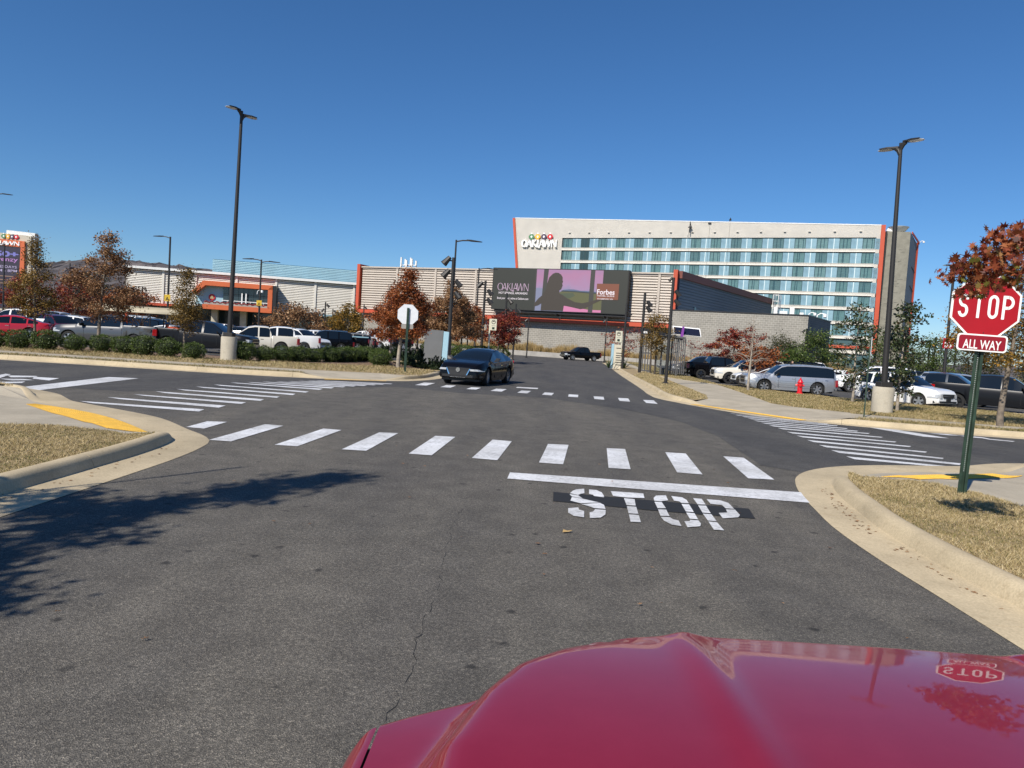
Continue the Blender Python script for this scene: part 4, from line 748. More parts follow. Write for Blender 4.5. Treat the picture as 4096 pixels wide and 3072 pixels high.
one('display', 'board_dark', py_, lambda b: b.prism([(PX(-200), -0.1, zo - 1.2), (PX(218), -0.1, zo - 1.3), (PX(205), -0.1, 2.2), (PX(-200), -0.1, 2.2)], (0, 0.2, 0)))
put_text('display_text', '50+', 'board_blue', py_, (PX(70), -0.12, zo - 2.35), 1.1, PX(250), 0.04)
put_text('display_text', 'Frenzy', 'board_pink', py_, (PX(60), -0.13, zo - 3.15), 0.9, PX(260), 0.01)
put_text('display_text', 'TUESDAYS', 'board_text', py_, (PX(55), -0.12, zo - 4.3), 0.55, PX(250), 0.01)
put_text('display_text', '2PM - 8PM', 'board_text', py_, (PX(55), -0.12, zo - 4.9), 0.55, PX(260), 0.01)['kind'] = 'stuff'
for k in range(3): one('display_line', 'board_gold', py_, lambda b: b.box(PX(-30), PX(150 - 20 * k), -0.12, -0.11, zo - 5.8 - 0.55 * k, zo - 5.68 - 0.55 * k))
for i, (n_, m_) in enumerate(SILKS): silk(py_, PX(30 + 44 * i), zo + 0.42, 0.72, -0.05, n_, m_)

# ------------------------------------------------------------------ wooded ridge on the horizon
mat('ridge', (0.05, 0.048, 0.055), 1.0, col2=(0.12, 0.105, 0.105), scale=0.03, detail=8)
def hill():
    b = MB(); n = 420; rows = []; nr = 26; rg = np.random.default_rng(2)
    for i in range(n + 1):
        x = -1500 + 2700 * i / n; top = 96 * math.exp(-((x + 780) / 420) ** 2) + 38 * math.exp(-((x + 250) / 350) ** 2) + 14 + 2.5 * math.sin(x * 0.021) + rg.normal(0, 1.0)
        rows.append([(x + rg.normal(0, 1.5), 1150 + 13 * j + 18 * math.sin(x * 0.013 + j * 0.4), -4 + (top + 4) * math.sin(min(1, j / 22) * 1.571) + rg.normal(0, 1.9) * (j > 0)) for j in range(nr)])
    b.add([p for r_ in rows for p in r_], [(i * nr + j, (i + 1) * nr + j, (i + 1) * nr + j + 1, i * nr + j + 1) for i in range(n) for j in range(nr - 1)])
    o = b.build('hill', 'ridge'); o['kind'] = 'structure'
hill()

# ------------------------------------------------------------------ vehicles
mat('car_glass', (0.006, 0.009, 0.012), 0.04, spec=0.6); mat('tyre', (0.014, 0.014, 0.014), 0.85); mat('alloy', (0.55, 0.55, 0.56), 0.3, 0.8); mat('alloy_dark', (0.03, 0.03, 0.032), 0.35, 0.6); mat('chrome', (0.65, 0.66, 0.68), 0.12, 1.0)
mat('lamp_clear', (0.42, 0.44, 0.46), 0.08, spec=0.9); mat('lamp_red', (0.42, 0.008, 0.008), 0.15, spec=0.8); mat('trim', (0.012, 0.012, 0.013), 0.5); mat('plate', (0.6, 0.6, 0.58), 0.5); mat('lamp_amber', (0.7, 0.25, 0.03), 0.2)
def paint(name, c, metal=0.0, rough=0.28): return mat('paint_' + name, c, rough, metal, coat=0.06 if max(c) < 0.02 else 0.8, spec=0.2 if max(c) < 0.02 else 0.5)
paint('white', (0.74, 0.74, 0.73)); paint('cream', (0.66, 0.62, 0.53)); paint('black', (0.004, 0.004, 0.005), 0.0, 0.12); paint('navy', (0.009, 0.012, 0.02)); paint('grey', (0.11, 0.115, 0.12), 0.5, 0.35); paint('charcoal', (0.012, 0.013, 0.016), 0.2, 0.3); paint('silver', (0.42, 0.44, 0.47), 0.6, 0.35); paint('steel', (0.06, 0.07, 0.085), 0.5); paint('red', (0.42, 0.012, 0.02)); paint('maroon', (0.10, 0.008, 0.018), 0.3); paint('blue', (0.03, 0.06, 0.13), 0.4); paint('tan', (0.30, 0.27, 0.22), 0.4); paint('gunmetal', (0.085, 0.087, 0.09), 0.5, 0.35)
def interp(c, x):
    c = sorted(c); 
    if x <= c[0][0]: return c[0][1]
    for (a, p), (b, q) in zip(c, c[1:]):
        if x <= b: return p + (q - p) * (x - a) / (b - a + 1e-9)
    return c[-1][1]
KIND = {
 'sedan': dict(L=4.90, W=1.85, top=[(2.45, .62), (2.43, .72), (2.33, .80), (2.1, .87), (1.7, .94), (1.3, .985), (1.1, 1.005), (0.75, 1.17), (0.4, 1.315), (0.05, 1.405), (-0.3, 1.44), (-0.65, 1.435), (-1.0, 1.39), (-1.4, 1.28), (-1.8, 1.15), (-2.1, 1.075), (-2.3, 1.055), (-2.4, 1.02), (-2.45, .80)],
   belt=[(2.45, .54), (2.33, .70), (1.9, .80), (1.0, .90), (0, .93), (-1.0, .96), (-1.7, .99), (-2.3, .97), (-2.45, .7)], ws=(0.05, 1.1), rw=(-2.05, -1.0), cab=(-1.8, 0.92), pil=[(-0.42, -0.34), (-1.28, -1.2)], xw=(1.46, -1.37), rw_=0.345, base=.19, rhw=0.57),
 'suv': dict(L=4.75, W=1.88, top=[(2.37, .62), (2.34, .82), (2.2, .95), (1.9, 1.03), (1.3, 1.09), (1.1, 1.12), (0.75, 1.38), (0.4, 1.60), (0.0, 1.68), (-0.8, 1.70), (-1.6, 1.65), (-1.95, 1.60), (-2.2, 1.25), (-2.3, 1.05), (-2.37, .70)],
   belt=[(2.37, .55), (2.25, .80), (1.9, .92), (1.0, 1.00), (0, 1.04), (-1.5, 1.08), (-2.2, 1.08), (-2.37, .7)], ws=(0.4, 1.1), rw=(-2.22, -1.95), cab=(-2.05, 0.95), pil=[(-0.36, -0.24), (-1.3, -1.18)], xw=(1.42, -1.4), rw_=0.36, base=.23, rhw=0.64),
 'boxy': dict(L=5.13, W=1.93, top=[(2.56, .62), (2.54, .92), (2.42, 1.02), (2.1, 1.06), (1.3, 1.10), (1.15, 1.12), (0.85, 1.40), (0.60, 1.60), (0.3, 1.68), (-0.8, 1.73), (-1.9, 1.71), (-2.3, 1.66), (-2.42, 1.35), (-2.47, 1.08), (-2.56, .70)],
   belt=[(2.56, .55), (2.46, .86), (2.1, .95), (1.0, 1.02), (-2.3, 1.06), (-2.56, .7)], ws=(0.6, 1.15), rw=(-2.44, -2.3), cab=(-2.36, 1.05), pil=[(-0.22, -0.14), (-1.30, -1.22)], xw=(1.55, -1.44), rw_=0.37, base=.22, rhw=0.72, blackpil=True),
 'big': dict(L=5.2, W=2.0, top=[(2.6, .70), (2.57, .98), (2.45, 1.10), (2.1, 1.15), (1.35, 1.20), (1.15, 1.22), (0.8, 1.55), (0.5, 1.78), (0.1, 1.87), (-0.8, 1.90), (-1.9, 1.87), (-2.25, 1.80), (-2.42, 1.35), (-2.5, 1.05), (-2.6, .75)],
   belt=[(2.6, .6), (2.5, .95), (2.1, 1.05), (1.0, 1.12), (0, 1.16), (-2.3, 1.18), (-2.6, .75)], ws=(0.5, 1.15), rw=(-2.44, -2.25), cab=(-2.3, 1.0), pil=[(-0.26, -0.14), (-1.22, -1.1)], xw=(1.62, -1.4), rw_=0.40, base=.28, rhw=0.74),
 'pickup': dict(L=5.8, W=2.0, top=[(2.9, .72), (2.88, 1.02), (2.75, 1.14), (2.4, 1.19), (1.7, 1.25), (1.5, 1.27), (1.1, 1.58), (0.75, 1.82), (0.3, 1.91), (-0.3, 1.92), (-0.8, 1.88), (-0.98, 1.60), (-1.06, 1.34), (-1.07, 1.34), (-2.84, 1.36), (-2.9, 1.33)],
   belt=[(2.9, .62), (2.78, .98), (2.4, 1.08), (1.4, 1.16), (0, 1.20), (-1.06, 1.22), (-1.08, 1.30), (-2.84, 1.32), (-2.9, 1.28)], ws=(0.75, 1.5), rw=(-1.05, -0.8), cab=(-0.92, 1.35), pil=[(0.18, 0.30)], xw=(1.92, -1.72), rw_=0.405, base=.34, rhw=0.70, bed=(-2.82, -1.12)),
 'small_pickup': dict(L=5.1, W=1.78, top=[(2.55, .62), (2.52, .88), (2.4, .98), (2.1, 1.03), (1.35, 1.08), (1.15, 1.10), (0.8, 1.36), (0.5, 1.60), (0.1, 1.69), (-0.5, 1.69), (-0.7, 1.66), (-0.82, 1.40), (-0.9, 1.13), (-0.91, 1.13), (-2.5, 1.13), (-2.55, 1.1)],
   belt=[(2.55, .55), (2.42, .84), (2.1, .93), (1.0, 1.0), (-0.9, 1.03), (-0.92, 1.09), (-2.5, 1.09), (-2.55, 1.05)], ws=(0.5, 1.15), rw=(-0.88, -0.7), cab=(-0.78, 1.0), pil=[(-0.16, -0.08)], xw=(1.6, -1.48), rw_=0.365, base=.33, rhw=0.60, bed=(-2.46, -0.96)),
}
WHEELS = {}
def wheel_meshes(rw, style):
    k = (round(rw, 3), style)
    if k in WHEELS: return WHEELS[k]
    wd = 0.23
    def ring(b, prof, n=28):
        vs = [(r * math.cos(2 * math.pi * i / n), yy, r * math.sin(2 * math.pi * i / n)) for r, yy in prof for i in range(n)]
        fs = [(j * n + i, j * n + (i + 1) % n, (j + 1) * n + (i + 1) % n, (j + 1) * n + i) for j in range(len(prof) - 1) for i in range(n)]
        b.add(vs, fs)
    rr = rw * 0.68
    t = MB(); ring(t, [(rr, -wd / 2), (rw * 0.93, -wd / 2), (rw, -wd * 0.36), (rw, wd * 0.36), (rw * 0.93, wd / 2), (rr, wd / 2 + 0.005), (rr - 0.012, wd / 2 - 0.01), (rr - 0.02, wd * 0.1)])
    tm = t.mesh('tyre'); tm.materials.append(MATS['tyre']); tm.polygons.foreach_set('use_smooth', [True] * len(tm.polygons)); tm.set_sharp_from_angle(angle=R(40))
    r = MB(); y = wd / 2 - 0.02; ring(r, [(rr, y + 0.012), (rr - 0.02, y + 0.012), (rr - 0.025, y - 0.03)])
    n = {'five': 5, 'ten': 10, 'six': 6}[style]; hw0 = {'five': 0.055, 'ten': 0.022, 'six': 0.05}[style]
    for i in range(n):
        a = 2 * math.pi * i / n + 0.3; d = (math.cos(a), math.sin(a)); q = (-d[1], d[0])
        def P(rad, s, yy): return (d[0] * rad + q[0] * s, yy, d[1] * rad + q[1] * s)
        r.add([P(0.03, -hw0 * 0.8, y), P(rr - 0.015, -hw0, y), P(rr - 0.015, hw0, y), P(0.03, hw0 * 0.8, y), P(0.03, -hw0 * 0.8, y - 0.05), P(rr - 0.015, -hw0, y - 0.04), P(rr - 0.015, hw0, y - 0.04), P(0.03, hw0 * 0.8, y - 0.05)], [(0, 1, 2, 3), (0, 4, 5, 1), (2, 6, 7, 3)])
    r.add([(0.05 * math.cos(i * 0.785), y + 0.008, 0.05 * math.sin(i * 0.785)) for i in range(8)], [tuple(range(8))])
    rm = r.mesh('rim'); bm = bmesh.new(); bm.from_mesh(rm); bmesh.ops.recalc_face_normals(bm, faces=bm.faces[:]); bm.to_mesh(rm); bm.free()
    h = MB(); h.add([(rr * math.cos(i * 0.39), 0.02, rr * math.sin(i * 0.39)) for i in range(16)], [tuple(range(16))]); hm = h.mesh('hub_back'); hm.materials.append(MATS['trim'])
    WHEELS[k] = (tm, rm, hm); return WHEELS[k]
BODY = {}
def body_data(kind):
    if kind in BODY: return BODY[kind]
    K = KIND[kind]; L, W = K['L'], K['W']; hl = L / 2; rwv = K['rw_']; ra = rwv + 0.065
    xs = set(x for x, _ in K['top']) | set(K['ws']) | set(K['rw']) | set(K['cab'])
    for a, b in K['pil']: xs |= {a, b}
    for xw in K['xw']: xs |= {xw + ra * math.cos(k * math.pi / 10) for k in range(11)}
    if 'bed' in K: xs |= {K['bed'][0], K['bed'][1], K['bed'][0] - 0.01, K['bed'][1] + 0.01}
    xs |= {-hl + 0.3 * k for k in range(int(L / 0.3) + 1)}
    xs = sorted(x for x in xs if abs(x) <= hl + 1e-6); clean = [xs[0]]
    for x in xs[1:]:
        if x - clean[-1] > 0.018 or ('bed' in K and abs(x - clean[-1]) > 0.008): clean.append(x)
    xs = clean; NP = 10; rows = []
    for x in xs:
        e = abs(x) / hl; front = x > 0
        tp = max(0.0, (abs(x) - (hl - 0.75)) / 0.75)
        hw = W / 2 * (1 - (0.17 if front else 0.10) * tp ** 2.2)
        top = interp(K['top'], x); belt = min(interp(K['belt'], x), top - 0.02)
        zb = K['base'] + (0.12 * tp if front else 0.16 * tp)
        for xw in K['xw']:
            dx = abs(x - xw)
            if dx < ra: zb = max(zb, rwv + math.sqrt(max(0, ra * ra - dx * dx)))
        zb = min(zb, belt - 0.06)
        cabin = K['rw'][0] <= x <= K['ws'][1]; bed = 'bed' in K and K['bed'][0] <= x <= K['bed'][1]
        if cabin:
            if x > K['ws'][0]: f = (K['ws'][1] - x) / (K['ws'][1] - K['ws'][0])
            elif x < K['rw'][1]: f = (x - K['rw'][0]) / (K['rw'][1] - K['rw'][0])
            else: f = 1.0
            y5 = (hw - 0.09) * (1 - f) + (K['rhw'] + 0.05) * f; z5 = max(top - 0.03 - 0.06 * f, belt + 0.004); y6 = y5 - 0.05; z6 = top - 0.012 - 0.02 * f
            P = [(hw - 0.14, zb - 0.02), (hw - 0.03, zb), (hw, max(zb + 0.03, belt * 0.52)), (hw - 0.004, max(zb + 0.05, belt - 0.14)), (hw - 0.055, belt), (y5, z5), (y6, z6), (y6 * 0.66, top + 0.004), (y6 * 0.33, top + 0.014), (0, top + 0.018)]
        elif bed:
            P = [(hw - 0.14, zb - 0.02), (hw - 0.03, zb), (hw, max(zb + 0.03, belt * 0.52)), (hw - 0.004, max(zb + 0.05, belt - 0.14)), (hw - 0.03, belt), (hw - 0.045, top), (hw - 0.12, top), (hw - 0.125, 0.80), (hw * 0.4, 0.80), (0, 0.80)]
        else:
            P = [(hw - 0.14, zb - 0.02), (hw - 0.03, zb), (hw, max(zb + 0.03, belt * 0.52)), (hw - 0.006, max(zb + 0.05, belt - 0.14)), (hw - 0.06, belt), (hw - 0.13, max(top - 0.012, belt + 0.004)), (hw - 0.2, max(top - 0.006, belt + 0.008)), (hw * 0.55, top + 0.006), (hw * 0.27, top + 0.012), (0, top + 0.014)]
        rows.append(P)
    D = dict(body=MB(), windshield=MB(), rear_window=MB()); sides = {}
    n = len(xs)
    for sgn in (1, -1):
        for i in range(n - 1):
            xm = (xs[i] + xs[i + 1]) / 2
            for j in range(NP - 1):
                q = [(xs[i], sgn * rows[i][j][0], rows[i][j][1]), (xs[i + 1], sgn * rows[i + 1][j][0], rows[i + 1][j][1]), (xs[i + 1], sgn * rows[i + 1][j + 1][0], rows[i + 1][j + 1][1]), (xs[i], sgn * rows[i][j + 1][0], rows[i][j + 1][1])]
                if sgn < 0: q = q[::-1]
                key = 'body'; incab = K['cab'][0] < xm < K['cab'][1]
                if j >= 6 and K['ws'][0] < xm < K['ws'][1]: key = 'windshield'
                elif j >= 6 and K['rw'][0] < xm < K['rw'][1]: key = 'rear_window'
                elif j == 4 and incab:
                    ip = [k for k, (a, b) in enumerate(K['pil']) if a < xm < b]
                    if ip and not K.get('blackpil'): key = 'body'
                    else: key = ('side', sgn, sum(1 for a, b in K['pil'] if xm < a))
                if isinstance(key, tuple): sides.setdefault(key, MB()).add(q, [(0, 1, 2, 3)])
                else: D[key].add(q, [(0, 1, 2, 3)])
    for i in (0, n - 1):
        pts = [(xs[i], y, z) for y, z in rows[i]] + [(xs[i], -y, z) for y, z in rows[i][::-1]]; D['body'].add(pts, [tuple(range(len(pts)))])
    def fin(b, name, m):
        me = b.mesh(name); bm = bmesh.new(); bm.from_mesh(me); bmesh.ops.remove_doubles(bm, verts=bm.verts[:], dist=0.0008); bmesh.ops.recalc_face_normals(bm, faces=bm.faces[:])
        bm.to_mesh(me); bm.free(); me.materials.append(MATS[m]); me.polygons.foreach_set('use_smooth', [True] * len(me.polygons)); me.set_sharp_from_angle(angle=R(34)); return me
    def outward(me):   # open shells: make normals point away from the car's axis
        c = Vector((0, 0, 0.9)); s = sum((p.center - c).dot(p.normal) * p.area for p in me.polygons)
        if s < 0:
            bm = bmesh.new(); bm.from_mesh(me); bmesh.ops.reverse_faces(bm, faces=bm.faces[:]); bm.to_mesh(me); bm.free()
        return me
    R_ = dict(body=outward(fin(D['body'], 'body', 'paint_white')), windshield=outward(fin(D['windshield'], 'windshield', 'car_glass')), rear_window=outward(fin(D['rear_window'], 'rear_window', 'car_glass')), sides=[outward(fin(b, 'side_window', 'car_glass')) for b in sides.values()], K=K)
    # fittings
    hf = W / 2; fit = {}
    def mk(name, m, fn, smooth=None):
        b = MB(); fn(b); me = b.mesh(name); bm = bmesh.new(); bm.from_mesh(me); bmesh.ops.recalc_face_normals(bm, faces=bm.faces[:]); bm.to_mesh(me); bm.free(); me.materials.append(MATS[m]); return me
    zf = interp(K['belt'], hl - 0.15); tallr = interp(K['top'], -hl + 0.06); truck = 'bed' in K; nf = hf * 0.83
    fits = [('underbody', 'trim', lambda b: b.box(-hl + 0.25, hl - 0.25, -hf + 0.16, hf - 0.16, K['base'] - 0.02, K['base'] + 0.42), 0)]
    gz0, gz1 = zf - (0.30 if truck else 0.22), zf - 0.02
    if kind in ('boxy', 'big', 'pickup', 'small_pickup'): gz0, gz1 = zf - 0.34, zf + 0.0
    fits.append(('grille', 'trim', lambda b: b.prism([(hl - 0.03, -nf * 0.62, gz1), (hl - 0.03, nf * 0.62, gz1), (hl - 0.03, nf * 0.48, gz0), (hl - 0.03, -nf * 0.48, gz0)], (0.05, 0, 0)), 0))
    fits.append(('grille_bar', 'chrome', lambda b: (b.box(hl + 0.0, hl + 0.035, -nf * 0.6, nf * 0.6, (gz0 + gz1) / 2 - 0.022, (gz0 + gz1) / 2 + 0.022), b.box(hl + 0.0, hl + 0.03, -nf * 0.6, nf * 0.6, gz1 - 0.02, gz1 + 0.012)), 0))
    fits.append(('bumper', 'chrome' if truck else 'trim', lambda b: b.prism([(hl - 0.22, -hf * 0.95, K['base'] + 0.13), (hl + 0.06, -nf * 0.8, K['base'] + 0.13), (hl + 0.06, nf * 0.8, K['base'] + 0.13), (hl - 0.22, hf * 0.95, K['base'] + 0.13)], (0, 0, 0.2 if truck else 0.09)), 0))
    fits.append(('rear_bumper', 'chrome' if truck else 'trim', lambda b: b.prism([(-hl + 0.2, -hf * 0.95, K['base'] + 0.17), (-hl - 0.06, -hf * 0.84, K['base'] + 0.17), (-hl - 0.06, hf * 0.84, K['base'] + 0.17), (-hl + 0.2, hf * 0.95, K['base'] + 0.17)], (0, 0, 0.2 if truck else 0.12)), 0))
    for s in (1, -1):
        def band(b, xs_, z0, z1, s, inset=0.055, out=0.014):
            V = []
            for x, yov in xs_:
                tp = max(0.0, (abs(x) - (hl - 0.75)) / 0.75); hw_ = W / 2 * (1 - (0.17 if x > 0 else 0.10) * tp ** 2.2); y0 = (hw_ + out) if yov is None else yov; y1 = (hw_ - inset + out) if yov is None else yov
                V += [(x, s * y0, z0), (x, s * y1, z1), (x, s * (y0 - 0.05), z0), (x, s * (y1 - 0.05), z1)]
            n = len(xs_); b.add(V, [(4 * i, 4 * i + 4, 4 * i + 5, 4 * i + 1) for i in range(n - 1)] + [(4 * i + 1, 4 * i + 5, 4 * i + 7, 4 * i + 3) for i in range(n - 1)] + [(4 * i, 4 * i + 2, 4 * i + 6, 4 * i + 4) for i in range(n - 1)])
        hz = (zf - 0.135, zf - 0.06) if kind == 'sedan' else (zf - 0.22, zf - 0.03)
        fits.append(('headlight', 'lamp_clear', lambda b, s=s: band(b, [(hl - 0.50, None), (hl - 0.34, None), (hl - 0.18, None), (hl - 0.06, None), (hl + 0.022, nf * 0.84), (hl + 0.024, nf * 0.64)], hz[0], hz[1], s), 0))
        zl = (1.20 if truck and kind == 'pickup' else 1.0 if truck else min(tallr + 0.0, 1.0 if kind == 'sedan' else 1.12))
        if kind == 'sedan': fits.append(('taillight', 'lamp_red', lambda b, s=s: b.prism([(-hl - 0.012, s * hf * 0.5, zl - 0.16), (-hl + 0.0, s * hf * 0.84, zl - 0.18), (-hl + 0.34, s * (hf - 0.035), zl - 0.10), (-hl + 0.1, s * (hf - 0.12), zl - 0.02), (-hl - 0.012, s * hf * 0.5, zl - 0.04)], (-0.012, s * 0.012, 0)), 0))
        else: fits.append(('taillight', 'lamp_red', lambda b, s=s: b.prism([(-hl - 0.025, s * hf * 0.72, zl - 0.36), (-hl - 0.025, s * hf * 0.885, zl - 0.36), (-hl + 0.15, s * (hf - 0.0), zl - 0.34), (-hl + 0.15, s * (hf - 0.03), zl + 0.03), (-hl - 0.02, s * hf * 0.86, zl + 0.03), (-hl - 0.02, s * hf * 0.74, zl + 0.03)], (-0.01, s * 0.01, 0)), 0))
        xm = K['cab'][1] - 0.18; zm = interp(K['belt'], xm) + 0.09
        fits.append(('mirror', 'trim', lambda b, s=s: (b.prism([(xm - 0.02, s * (hf - 0.06), zm - 0.06), (xm + 0.05, s * (hf - 0.06), zm - 0.06), (xm + 0.08, s * (hf + 0.17), zm - 0.04), (xm + 0.03, s * (hf + 0.21), zm + 0.09), (xm - 0.03, s * (hf + 0.04), zm + 0.10)], (-0.09, 0, 0))), 0))
        for xd in ([K['pil'][0][0] + 0.22] if len(K['pil']) < 1 else [K['pil'][0][0] + 0.18, K['cab'][0] + 0.45]):
            if truck and xd < K['rw'][0] + 0.15: xd = K['rw'][0] + 0.2
            fits.append(('door_handle', 'chrome' if kind in ('boxy', 'sedan') else 'trim', lambda b, s=s, xd=xd: b.box(xd - 0.09, xd + 0.09, s * (hf - 0.02) - 0.02, s * (hf - 0.02) + 0.02, interp(K['belt'], xd) - 0.16, interp(K['belt'], xd) - 0.125), 0))
        for xd in {K['pil'][0][0] + 0.06, K['cab'][1] - 0.28, (K['pil'][1][0] if len(K['pil']) > 1 else (K['rw'][0] + 0.02))}:
            fits.append(('door_seam', 'trim', lambda b, s=s, xd=xd: b.box(xd - 0.006, xd + 0.006, s * (hf - 0.01) - 0.013, s * (hf - 0.01) + 0.013, K['base'] + 0.12, interp(K['belt'], xd) - 0.06), 0))
    fits.append(('number_plate', 'plate', lambda b: b.box(-hl - 0.075, -hl - 0.02, -0.16, 0.16, (K['base'] + 0.4) if truck else 0.72, (K['base'] + 0.55) if truck else 0.87), 0))
    if truck: fits.append(('tailgate_handle', 'trim', lambda b: b.box(-hl - 0.02, -hl + 0.01, -0.13, 0.13, K['top'][-2][1] - 0.16, K['top'][-2][1] - 0.09), 0))
    if kind in ('suv', 'big', 'boxy'):
        for s in (1, -1): fits.append(('roof_rail', 'trim', lambda b, s=s: b.tube([(0.1, s * K['rhw'] * 0.9, interp(K['top'], 0.1) + 0.0), (-0.1, s * K['rhw'] * 0.9, interp(K['top'], 0) + 0.06), (-1.5, s * K['rhw'] * 0.9, interp(K['top'], -1.5) + 0.06), (-1.7, s * K['rhw'] * 0.9, interp(K['top'], -1.7) - 0.0)], 0.018, 6), 0))
    R_['fits'] = [(nm, mk(nm, m_, fn)) for nm, m_, fn, _ in fits]
    BODY[kind] = R_; return R_
def setmat(o, m):
    o.material_slots[0].link = 'OBJECT'; o.material_slots[0].material = MATS[m]
def car(name, kind, color, loc, heading, s, label, cat, group=None, rim='five', rimmat='alloy', simple=False, z=0.0, steer=0.0, glassmat=None):
    B = body_data(kind); K = B['K']
    root = empty(name, (loc[0], loc[1], z), R(heading), label, cat, group); root.scale = (s, s, s)
    def ob(nm, me, par=root): o = bpy.data.objects.new(nm, me); return link(o, par)
    b = ob('body', B['body']); setmat(b, 'paint_' + color)
    for q in ('windshield', 'rear_window'): ob(q, B[q])
    for me in B['sides']: ob('side_window', me)
    for nm, me in B['fits']:
        if simple and nm in ('door_seam', 'door_handle', 'tailgate_handle'): continue
        ob(nm, me)
    tm, rm, hm = wheel_meshes(K['rw_'], rim)
    for xi, xw in enumerate(K['xw']):
        for sg in (1, -1):
            w_ = empty('wheel'); w_.parent = root; w_.location = (xw, sg * (K['W'] / 2 - 0.135), K['rw_']); w_.rotation_euler = (0, 0, (0 if sg > 0 else math.pi) + (R(steer) if xi == 0 else 0))
            ob('tyre', tm, w_); r_ = ob('rim', rm, w_)
            if len(rm.materials) == 0: rm.materials.append(MATS['alloy'])
            setmat(r_, rimmat); ob('rim_back', hm, w_)
    return root
# --- traffic on the road
alt = car('sedan', 'sedan', 'black', ((-1.342, 27.000)[0] + 0.0, 28.2), -106.0, 0.94, 'glossy black sedan with chrome V grille turning over the far crossing', 'car', rim='ten', steer=5)
for ch in list(alt.children):
    if ch.name.startswith('grille_bar'): bpy.data.objects.remove(ch)
one('lower_grille', 'trim', alt, lambda b: b.prism([(2.43, -0.48, 0.66), (2.43, 0.48, 0.66), (2.45, 0.32, 0.33), (2.45, -0.32, 0.33)], (0.035, 0, 0)))
one('emblem', 'chrome', alt, lambda b: b.prism([(2.455, 0.09 * math.cos(k * 0.785), 0.60 + 0.09 * math.sin(k * 0.785)) for k in range(8)], (0.05, 0, 0)))
one('grille_surround', 'chrome', alt, lambda b: [b.prism([(2.44, s * 0.50, 0.66), (2.44, s * 0.46, 0.66), (2.47, s * 0.30, 0.34), (2.47, s * 0.35, 0.34)], (0.03, 0, 0)) for s in (1, -1)] + [b.prism([(2.47, -0.33, 0.34), (2.47, 0.33, 0.34), (2.47, 0.31, 0.31), (2.47, -0.31, 0.31)], (0.03, 0, 0))])
for s in (1, -1):
    one('running_light', 'lamp_clear', alt, lambda b: b.prism([(2.22, s * 0.82, 0.47), (2.30, s * 0.68, 0.47), (2.32, s * 0.70, 0.40), (2.25, s * 0.82, 0.40)], (0.06, 0, 0)))
rg = car('pickup_truck', 'small_pickup', 'black', (8.700, 94.000), 207, 1.06, 'small black pickup with lit headlamps crossing in front of the tall dry grass', 'pickup truck', rimmat='alloy')
# --- car park on the right
fx = car('wagon', 'boxy', 'silver', ((13.994, 36.400)[0], 36.6), 176.5, 0.87, 'silver boxy wagon parked behind the red fire hydrant', 'car', rim='six')
for k in range(4):
    for s in (1, -1): one('door_groove', 'gunmetal_line', fx, lambda b: b.box(-1.25, 0.85, s * 0.957 - 0.012, s * 0.957 + 0.012, 0.40 + 0.11 * k, 0.412 + 0.11 * k)) if 'gunmetal_line' in MATS or mat('gunmetal_line', (0.25, 0.26, 0.28), 0.4, 0.5) else None
car('sedan', 'sedan', 'charcoal', ((14.633, 39.500)[0], 39.5), 177, 0.88, 'dark sedan parked between the silver wagon and the white sedan', 'car')
car('sedan', 'sedan', 'white', ((15.240, 42.300)[0], 42.3), 177, 0.9, 'white sedan parked between the dark sedan and the cream SUV', 'car')
car('suv', 'big', 'cream', ((14.896, 45.500)[0], 45.5), 178, 0.86, 'cream-white large SUV facing the road in the right car park', 'SUV', rim='five', rimmat='chrome')
car('sedan', 'sedan', 'steel', ((16.521, 48.600)[0], 48.6), 178, 0.9, 'blue-grey sedan mostly hidden behind the cream SUV', 'car')
car('pickup_truck', 'pickup', 'black', ((14.738, 51.600)[0], 51.6), 2, 0.86, 'black pickup with red tail lamp parked tail to the road', 'pickup truck', rimmat='chrome')
car('suv', 'suv', 'navy', ((14.318, 55.000)[0], 55.0), 178, 0.95, 'dark navy SUV beside the bus shelter, nose to the road', 'SUV')
car('suv', 'big', 'black', ((23.261, 56.500)[0], 56.5), 4, 0.92, 'black SUV with roof rails in the row behind the silver wagon', 'SUV')
tr = car('suv', 'suv', 'white', ((17.379, 31.600)[0], 31.9), -62, 0.85, 'white security SUV with black lettering on its door', 'SUV', rim='five', steer=12)
put_text('door_lettering', 'OAKLAWN SECURITY', 'trim', tr, (0.02, -0.955, 0.80), 0.24, 2.3, 0.01, up=(0, 0, 1), right=(1, 0, 0))
one('front_plate', 'trim', tr, lambda b: b.box(2.36, 2.42, -0.16, 0.16, 0.42, 0.58))
td = car('pickup_truck', 'pickup', 'steel', ((22.020, 35.600)[0], 36.6), -42, 0.82, 'dark grey-blue pickup behind the white security SUV', 'pickup truck', rimmat='alloy_dark')
f1 = car('pickup_truck', 'pickup', 'charcoal', ((21.432, 31.200)[0], 31.8), -34, 0.84, 'charcoal pickup at the right edge behind the yellowing tree', 'pickup truck', rimmat='alloy_dark')
car('suv', 'boxy', 'silver', ((27.747, 47.000)[0], 47.5), 160, 0.9, 'silver SUV behind the dark grey-blue pickup', 'SUV')
car('suv', 'big', 'white', ((22.149, 44.000)[0], 44), 165, 0.9, 'white SUV half hidden behind the magnolia tree', 'SUV')
car('sedan', 'sedan', 'silver', ((22.765, 40.000)[0], 40.5), 150, 0.9, 'pale grey sedan roof showing over the white security SUV', 'car')
car('pickup_truck', 'pickup', 'silver', ((25.225, 42.000)[0], 42.8), -32, 0.82, 'light silver pickup bed behind the dark grey-blue pickup', 'pickup truck')
